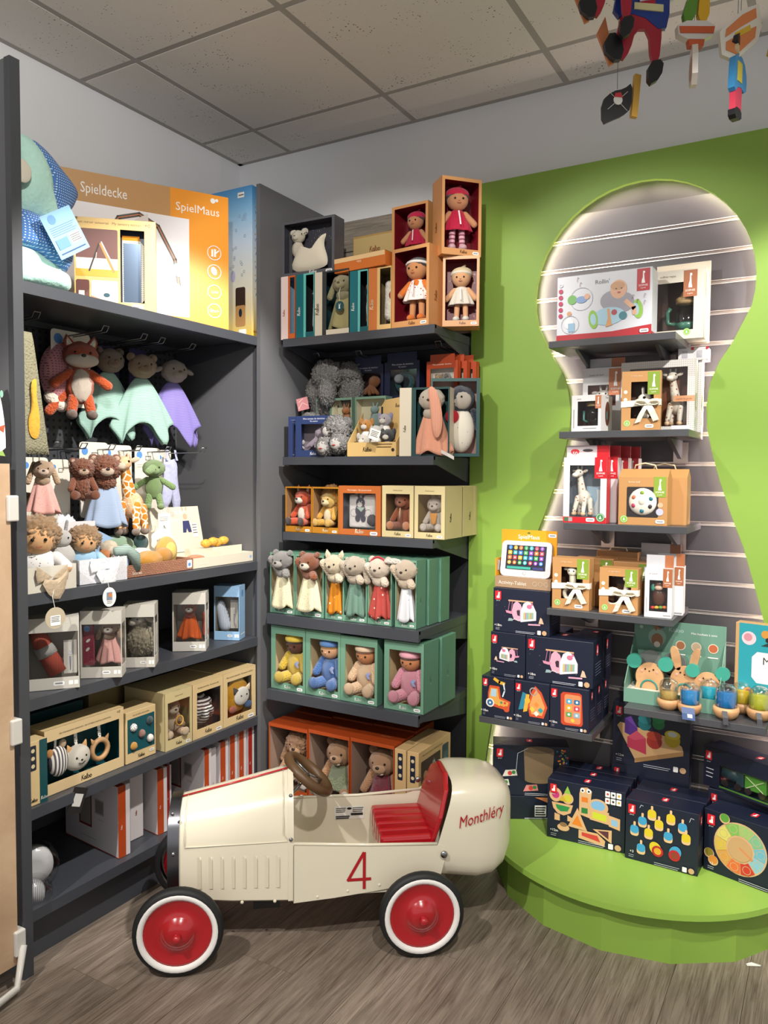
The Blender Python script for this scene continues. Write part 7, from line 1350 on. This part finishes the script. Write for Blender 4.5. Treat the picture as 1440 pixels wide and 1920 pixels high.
# ---------------------------------------------------------------- boxes on the green plinth
z = PZ+.0005
def art_bag(p):
    p.poly([(.42, .32), (.78, .32), (.80, .92), (.40, .92)], '#8a7358').ell(.6, .92, .20, '#6e5a44', .25).ell(.6, .32, .18, '#8a7358', .25)
    for a, b, c_ in ((.22, .42, '#d9d3c6'), (.12, .22, '#d9d3c6'), (.5, .14, '#d98a84'), (.92, .36, '#c9c6bc')): p.poly([(a-.1, b-.05), (a+.1, b-.02), (a+.08, b+.1), (a-.06, b+.08)], c_).ell(a, b+.02, .03, '#c9403a').ell(a+.05, b+.04, .025, '#3a8a4a')
    rnd = random.Random(3)
    for k in range(26): p.ell(rnd.uniform(.84, .98), rnd.uniform(.66, .96), .012, ('#c9403a', '#3a8a4a', '#d9a83a', '#3f7fb0', '#d9742e')[k % 5])
    p.line([(.3, .5), (.32, .85), (.45, .95)], .006, '#c9ccd8')
def art_blocks(p):
    wd_ = '#d6ab7e'
    p.ell(.11, .75, .085, wd_, 1.1).ell(.11, .75, .05, '#c03a7a').ell(.27, .72, .075, wd_).ell(.27, .72, .05, '#c9c23a').poly([(.22, .80), (.31, .80), (.265, .93)], '#8fb84a').poly([(.06, .62), (.34, .62), (.31, .48), (.22, .42), (.14, .44), (.08, .52)], wd_).poly([(.11, .59), (.3, .58), (.27, .50), (.18, .48), (.13, .52)], '#2f8a4a').poly([(.15, .66), (.26, .66), (.2, .76)], '#c9a83a')
    p.poly([(.1, .32), (.17, .32), (.17, .42), (.1, .44)], wd_).poly([(.27, .34), (.34, .34), (.34, .40), (.27, .44)], wd_)
    p.poly([(.42, .5), (.57, .46), (.57, .8), (.58, .92), (.52, .97), (.44, .95), (.42, .85)], wd_).ell(.46, .91, .03, WHITE).ell(.54, .91, .03, WHITE).ell(.46, .905, .014, '#2a2a2e').ell(.54, .905, .014, '#2a2a2e').rect(.45, .72, .53, .80, '#e07a2a').rect(.45, .53, .53, .62, '#2f7a3a')
    p.ell(.66, .68, .13, wd_, .8).ell(.66, .70, .09, '#7fb0d9', .7).poly([(.56, .45), (.80, .42), (.80, .62), (.56, .64)], wd_).poly([(.59, .48), (.77, .46), (.77, .57), (.59, .59)], '#c9cf3a').poly([(.80, .40), (.94, .36), (.94, .55), (.80, .58)], wd_).poly([(.83, .43), (.91, .41), (.91, .51), (.83, .53)], '#8fb8d9')
    p.poly([(.28, .26), (.53, .24), (.40, .60)], wd_).poly([(.33, .31), (.47, .29), (.40, .48)], '#e0812a').ell(.22, .22, .08, wd_, .6).ell(.22, .27, .05, '#8a6a4a', .6).poly([(.42, .1), (.75, .04), (.76, .14), (.66, .24), (.42, .24)], wd_).poly([(.46, .15), (.7, .10), (.66, .20), (.46, .21)], '#c9403a').poly([(.6, .3), (.84, .12), (.84, .34)], wd_).poly([(.66, .29), (.80, .18), (.80, .31)], '#5a2a3a')
    for k in range(6): a, b = .75+.07*(k % 3), .88-.11*(k//3); p.rrect(a, b, a+.06, b+.095, WHITE, .008).ell(a+.03, b+.048, .015, ('#c9403a', '#333333', '#d9a02e')[k % 3])
def art_ice(p):
    for a, b, c_ in ((.13, .50, 'b'), (.24, .67, 'b'), (.37, .82, 'y'), (.47, .68, 'y'), (.33, .50, 'y'), (.63, .82, 'y'), (.60, .52, 'b'), (.79, .72, 'b'), (.84, .56, 'y'), (.23, .22, 'b')):
        c = {'b': '#3f9ac9', 'y': '#d9bf2e'}[c_]; p.rrect(a-.06, b-.09, a+.06, b+.05, '#e0b98c', .04).rrect(a-.06, b-.05, a+.06, b+.09, c, .05).rrect(a-.016, b+.08, a+.016, b+.15, '#e0b98c', .012)
    p.ell(.43, .29, .08, '#d9bf2e', 1.2, 30).ell(.46, .25, .08, '#b3202c').ell(.46, .25, .05, '#d9a02e').ell(.70, .30, .08, '#3f9ac9', 1.2, -20).ell(.69, .25, .08, '#b3202c').ell(.69, .25, .05, '#8a3a2c').line([(.2, .9), (.22, .95), (.25, .94)], .006, '#c9ccd8').line([(.88, .85), (.9, .92), (.94, .91)], .006, '#c9ccd8')
def art_wheel(p):
    x, y, r = .42, .52, .30; q = p.w/p.h; p.ell(x, y, r, '#d6b084', n=40)
    cs = ('#8ac0d0', '#6fb5c9', '#7fb890', '#9ac070', '#7fb85a', '#d9cf6a', '#d9b84a', '#d99a4a', '#e0703a', '#c9382e')
    for k in range(10):
        a0, a1 = R(-50+k*36), R(-50+(k+1)*36-2); am = (a0+a1)/2
        p.poly([(x+rr*math.cos(a), y+rr*q*math.sin(a)) for rr, a in ((r*.52, a0), (r*.94, a0), (r*.97, am), (r*.94, a1), (r*.52, a1), (r*.54, am))], cs[k]); p.ring(x+r*.76*math.cos(am), y+r*.76*q*math.sin(am), r*.15, .006, '#c9b48a', 14)
    p.ell(x, y, r*.46, '#c9a072').line([(x, y+.02), (x+.14, y-.10)], .02, '#d98a5a')
    for a, b, c_ in ((.24, .93, '#5a9a3a'), (.07, .3, '#8a7a2e'), (.12, .2, '#d98a3a'), (.92, .8, '#4a9ab8'), (.9, .2, '#c9703a')): p.ell(a, b, .06, '#d6b084').ell(a, b+.012, .05, c_)
def art_sorter(p):
    p.poly([(.06, .62), (.30, .12), (.92, .36), (.90, .44), (.76, .55), (.1, .68)], '#d6ab78').poly([(.30, .06), (.92, .30), (.92, .37), (.30, .13)], '#a87f50')
    p.poly([(.16, .75), (.33, .62), (.33, .45), (.16, .52)], '#5a2f8a').poly([(.16, .75), (.24, .80), (.33, .62)], '#6f45a5').ell(.42, .70, .085, '#1f6f74', 1.0).ell(.42, .78, .085, '#2a8086', .7).ell(.60, .74, .08, '#1f7a44', 1.0).ell(.60, .81, .08, '#2c8a52', .7).poly([(.20, .30), (.45, .22), (.44, .48), (.32, .58), (.2, .46)], '#c03a56').poly([(.2, .46), (.32, .58), (.44, .48), (.3, .42)], '#d14f6a').ell(.55, .45, .10, '#a8322a', 1.0).ell(.55, .54, .10, '#b8402f', .6).ell(.78, .52, .10, '#b8a020', 1.0).ell(.78, .60, .10, '#c9b42e', .6).ell(.78, .61, .06, '#c9ccc4', .6)
f0 = (1.500, -.165, z, 30); jbox(f0, .26, .085, .10, 'navy box with a barcode lying under the bag game box', lambda p: p.rect(.56, .12, .72, .6, WHITE).lines(.575, .5, .705, 4, .1, .02, '#333333').lines(.75, .75, .98, 5, .09, .012, '#8f94a8').poly([(.56, .95), (.98, .95), (.77, .68)], '#d98a5a'), top=False, tag_s=.05)
jbox(f0[:2]+(z+.0855, 24), .27, .185, .09, 'navy box with a cloth bag game at the left of the plinth', art_bag, tag_s=.085)
f = (1.726, -.259, z, 2.3)
for k in range(3): jbox(sub(f, (.004*k, .071*k, 0))+(2.3,), .262, .205, .07, ['front navy box with rainbow wooden blocks', 'second navy box behind the rainbow blocks box', 'third navy box behind the rainbow blocks box'][k], art_blocks if k == 0 else None, age='12m', tag_s=.085)
f = (1.976, -.283, z, -2.5)
for k in range(2): jbox(sub(f, (.004*k, .10*k, 0))+(-2.5,), .225, .198, .095, ['front navy box with ice lolly memory pieces', 'second navy box behind the ice lolly box'][k], art_ice if k == 0 else None, age='3', tag_s=.10)
jbox((2.225, -.262, z, -17), .27, .198, .10, 'navy box with a painted colour wheel at the right edge', art_wheel, age='2', tag_s=.09)
jbox((1.895, -.075, z, 0), .26, .235, .05, 'navy box standing at the back under the shape sorter box', None, side=False); 
jbox((1.897, -.078, z+.2355, 0), .258, .22, .052, 'navy box with coloured shape sorting blocks on a wooden board', art_sorter, age='12m', tag_s=.085)
jbox((2.22, -.135, z, -8), .26, .225, .06, 'navy box standing at the back under the train box', None, side=False)
f = (2.235, -.175, z+.2275, -26); t = carton('toy_box', 'long navy window box with a green wooden train', 'box', f, .36, .13, .09, JN, win=(.16, .10, .98, .62), inner='#1c3a4a', pane=True); p = Pr(.36, .13); rabbit_tag(p, .02, .9, .06); p.lines(.03, .45, .10, 3, .1, .008, '#c9ccd8').rect(.16, .06, .98, .10, '#4a7a2e').build(t, 'front', (.36, .13, .09)); rabbit_tag(Pr(.36, .09), .45, .6, .05).build(t, 'top', (.36, .13, .09))
def wagon(x, label, col, kind):
    q = thing('train_wagon', label, 'toy train', sub(f, (x, .03, .014)), f[3], 'wooden train in the window box', 1.2); m = mat('painted_wood', col, .4)
    if kind == 'loco': MB().lathe([(.002, -.03), (.018, -.03), (.019, .02), (.002, .022)], m, 20, 'x', (0, 0, .034)).build('boiler', q, True); MB().box(.012, .034, -.018, .018, .012, .058, m).build('cab', q, bevel=.003); C(q, 'funnel', (-.018, 0, .05), (-.018, 0, .062), .006, .007, mat('painted_wood', '#b03a2e', .4))
    elif kind == 'van':
        MB().box(-.03, .03, -.018, .018, .012, .05, m).build('body', q, bevel=.002); MB().box(-.034, .034, -.022, .022, .05, .056, mat('painted_wood', '#2f6a24', .4)).build('roof', q, bevel=.002); E(q, 'knob', (0, 0, .06), .006, mat('painted_wood', '#c06a2e', .4))
        for s in (-1, 1): MB().strip([(-.024*s, -.0195, .016), (.024*s, -.0195, .046)], (.004, 0, 0), mat('painted_wood', '#cfe0b0', .4)).build('cross_bar', q)
    else:
        MB().box(-.03, .03, -.018, .018, .012, .018, bw).build('bed', q)
        for g in range(3): MB().box(-.03, .03, -.019, -.016, .02+.009*g, .027+.009*g, bw).build('slat', q)
        for g in range(3): E(q, 'load', (-.018+.018*g, 0, .042), (.011, .012, .01), mat('painted_wood', '#c9b48a', .6), None, 'p')
    for s in (-1, 1):
        for yy in (-.02, .016): MB().lathe([(.002, 0), (.0095, 0), (.0095, .005), (.002, .005)], mat('wheel_wood', '#2a211c', .5), 16, 'y', (s*.019, yy, .0095)).build('wheel', q)
wagon(-.085, 'dark wooden locomotive in the train window box', '#2a4a52', 'loco'); wagon(-.005, 'green wooden train wagon with crossed bars', '#4f9a2e', 'van'); wagon(.08, 'slatted natural wood train wagon', '#c9a06a', 'truck')
# ---------------------------------------------------------------- left foreground board
t = thing('display_board', 'tan wooden display board on white clips at the left edge', 'display board', (.50, -1.535, 0), 90)
MB().box(-.55, .0, -.012, .008, .06, 1.44, wood('#a88a6e', '#c4a88a', 3, .5, (1, 6, 1), 'tan_board')).build('board', t)
for zz in (1.32, .71, .12): MB().box(-.012, .02, -.022, .012, zz-.035, zz+.035, plast('#c9c6c0')).build('clip', t, bevel=.004)
MB().tube([(.012, -.02, .11), (-.03, -.05, .02), (-.32, -.10, .012)], .010, plast('#c4c1ba'), 8).build('leg', t, True)
for q in ((.0, .085), (-.006, .065)): E(t, 'screw', (q[0], -.032, q[1]), (.006, .003, .006), metalm('#8a8a8a'))
t = thing('poster_card', 'white rounded card with a leaf print above the wooden board', 'card', (.50, -1.535, 1.445), 90)
MB().ext(smoothpts([(-.4, 0), (-.002, 0), (-.002, .1), (-.02, .2), (-.08, .28), (-.4, .3)], 2), 0, .004, paper('#dcdcda')).build('card', t)
Pr(.4, .3).poly([(.90, .06), (.97, .10), (.99, .05)], '#8fae5a').poly([(.93, .3), (.99, .33), (.98, .26)], '#b0563a').ell(.97, .6, .012, '#7fae9a', 2).build(t, 'front', (.4, .3, .0)).location = (-.2, 0, 0)
# ---------------------------------------------------------------- pirate mobile hanging from the ceiling
def pw(c): return mat('painted_wood', c, .4)
def plate(t, name, pts, c, y=0, th=.008, sm=0): return MB().ext(smoothpts(pts, sm) if sm else pts, y-th/2, y+th/2, pw(c)).build(name, t)
def circ(x, z_, r, q=1, n=16): return [(x+r*math.cos(2*math.pi*k/n), z_+r*q*math.sin(2*math.pi*k/n)) for k in range(n)]
G = 'wooden pirate mobile pieces'
def thread(t, x, z0, z1, y=0): MB().tube([(x, y, z0), (x, y, z1)], .0006, mat('thread', '#6a6a6a', .6), 4).build('thread', t)
def mob(x, y, z_, yaw, label, s=1): return thing('mobile_figure', label, 'mobile', (x, y, z_), yaw, G, s)
def pirate(x, y, z_, yaw, label, coat, s=1, low=0):
    t = mob(x, y, z_, yaw, label, s)
    plate(t, 'legs', [(-.045, .03), (-.03, .0), (-.015, .02), (-.005, .06), (.02, .06), (.025, .0), (.04, -.005), (.045, .06), (.04, .1), (-.03, .1)], '#a81c30', 0, .010, 1); plate(t, 'coat', [(-.05, .08), (.0, .09), (.05, .05), (.06, .1), (.05, .18), (-.02, .19), (-.04, .14)], coat, 0, .012, 1)
    plate(t, 'shirt', [(.0, .1), (.03, .1), (.03, .16), (.0, .165)], '#b01c2c', 0, .016); plate(t, 'beard', [(-.005, .16), (.03, .15), (.035, .19), (.0, .2)], '#1c1416', 0, .017, 1); plate(t, 'face', circ(.012, .205, .016), '#d9b48a', 0, .015); plate(t, 'hat', [(-.035, .215), (.055, .21), (.04, .25), (.0, .26), (-.02, .24)], '#1d1a20', 0, .014, 1)
    plate(t, 'sash', [(-.01, .095), (.045, .09), (.045, .103), (-.01, .107)], '#d9cf9a', 0, .018); plate(t, 'boot', [(-.07, .025), (-.035, -.005), (-.025, .03), (-.05, .06)], '#16161a', 0, .013, 1); plate(t, 'boot', [(.02, -.045), (.045, -.03), (.05, .005), (.02, .0)], '#16161a', 0, .013, 1); plate(t, 'sword', [(.0, .108), (.07, .12), (.068, .13), (.0, .118)], '#d9dade', 0, .021)
    plate(t, 'wooden_leg', [(-.075, .06), (-.05, .0), (-.04, .005), (-.06, .09)], '#c97a4a', .012, .008); thread(t, .01, .25, CEIL-z_ if s == 1 else (CEIL-z_)/s); return t
pirate(2.075, -1.28, 2.205, 30, 'pirate captain in a blue coat with red trousers', '#1c3a8a')
pirate(2.035, -1.33, 2.272, 26, 'second pirate in red and blue partly out of the picture', '#3a6fb0', .9)
t = mob(2.040, -1.285, 2.092, 38, 'black pirate flag with skull and crossbones'); plate(t, 'flag', smoothpts([(-.03, .0), (-.01, .01), (.012, .02), (.028, .035), (.03, .085), (.012, .07), (-.01, .065), (-.032, .045)], 1), '#232326', 0, .006); plate(t, 'pole', [(.028, .02), (.04, .018), (.046, .098), (.034, .1)], '#c99a3e', 0, .010); 
plate(t, 'skull', circ(.0, .048, .009), '#e2dfd6', 0, .010); plate(t, 'bandana', [(-.008, .053), (.009, .053), (.005, .062), (-.006, .06)], '#c8323a', 0, .012)
for s in (-1, 1): MB().tube([(-.02*s, 0, .030), (.02*s, 0, .066)], .0032, pw('#e2dfd6'), 8).build('bone', t, True)
thread(t, .0, .07, CEIL-2.092)
t = mob(2.175, -1.262, 2.215, 30, 'little pirate ship hull with green and yellow sails'); plate(t, 'hull', [(-.032, .012), (.03, .012), (.036, .045), (-.036, .045)], '#d9d3cc', 0, .016, 1); plate(t, 'stripe', [(-.03, .022), (.031, .022), (.033, .034), (-.032, .034)], '#c95a2e', 0, .020); plate(t, 'keel', [(-.012, .0), (.014, .0), (.016, .012), (-.014, .012)], '#c95a2e', 0, .014); plate(t, 'sail', [(-.028, .045), (-.002, .045), (.004, .1), (-.012, .1)], '#5a8a2a', 0, .012, 1); plate(t, 'sail', [(.002, .045), (.024, .045), (.024, .1), (.006, .1)], '#d9a81e', 0, .012, 1); thread(t, 0, .09, CEIL-2.215)
t = mob(2.174, -1.262, 2.138, 105, 'pale treasure map piece seen edge on'); plate(t, 'map', [(-.03, .0), (.02, .01), (.035, .05), (.01, .085), (-.03, .07)], '#d9cfc4', 0, .010, 1); plate(t, 'picture', [(-.02, .012), (.015, .02), (.024, .05), (-.02, .06)], '#b98a72', 0, .0115, 1); thread(t, 0, .07, .17)
t = mob(2.252, -1.252, 2.205, 30, 'orange and white treasure chest piece'); plate(t, 'chest', [(-.035, -.02), (-.01, -.03), (.03, .005), (.036, .03), (.03, .07), (.0, .06), (-.04, .02)], '#e3dccf', 0, .010); plate(t, 'lid_panel', [(-.028, .025), (.0, .05), (.024, .062), (.026, .045), (.0, .03), (-.03, .01)], '#d9824a', 0, .0125); plate(t, 'front_panel', [(-.028, -.012), (-.008, -.02), (.024, .01), (.026, .03), (.0, .018), (-.028, .002)], '#d9824a', 0, .0125); plate(t, 'gold', [(-.012, .008), (.016, .022), (.014, .032), (-.012, .018)], '#d9b02e', 0, .014); thread(t, 0, .05, CEIL-2.205)
t = mob(2.247, -1.252, 2.083, 75, 'narrow pirate figure in a light blue coat'); plate(t, 'coat', [(-.022, .03), (.0, .05), (.03, .04), (.035, .07), (.02, .1), (-.015, .105), (-.022, .07)], '#3a8ac0', 0, .012, 1); plate(t, 'legs', [(-.015, .005), (.012, .005), (.014, .05), (-.016, .05)], '#c83a52', 0, .011); plate(t, 'boots', [(-.018, -.012), (.012, -.012), (.012, .008), (-.018, .008)], '#17171b', 0, .013, 1); plate(t, 'waistcoat', [(-.01, .055), (.01, .055), (.01, .09), (-.01, .09)], '#d9c43a', 0, .014); plate(t, 'head', circ(.0, .115, .012, 1.2), '#d9c89a', 0, .013); plate(t, 'hat', [(-.018, .118), (.018, .118), (.012, .14), (-.01, .142)], '#26262c', 0, .014, 1); thread(t, 0, .14, .25)
t = mob(2.318, -1.242, 2.165, 20, 'yellow wooden piece cut off by the picture edge'); plate(t, 'body', [(-.025, .0), (.03, .02), (.035, .12), (-.01, .12), (-.015, .05)], '#c9a41e', 0, .012, 1); thread(t, .01, .11, CEIL-2.165)
t = thing('paper_scrap', 'small white paper scrap on the floor by the plinth', 'paper', (2.262, -.395, .001), 20); MB().add([(-.02, -.006, 0), (.018, -.004, .002), (.02, .006, .0), (-.005, .008, .004), (-.02, .005, 0)], [(0, 1, 2, 3, 4)], paper('#dcdad6')).build('scrap', t).modifiers.new('thickness', 'SOLIDIFY').thickness = .0006
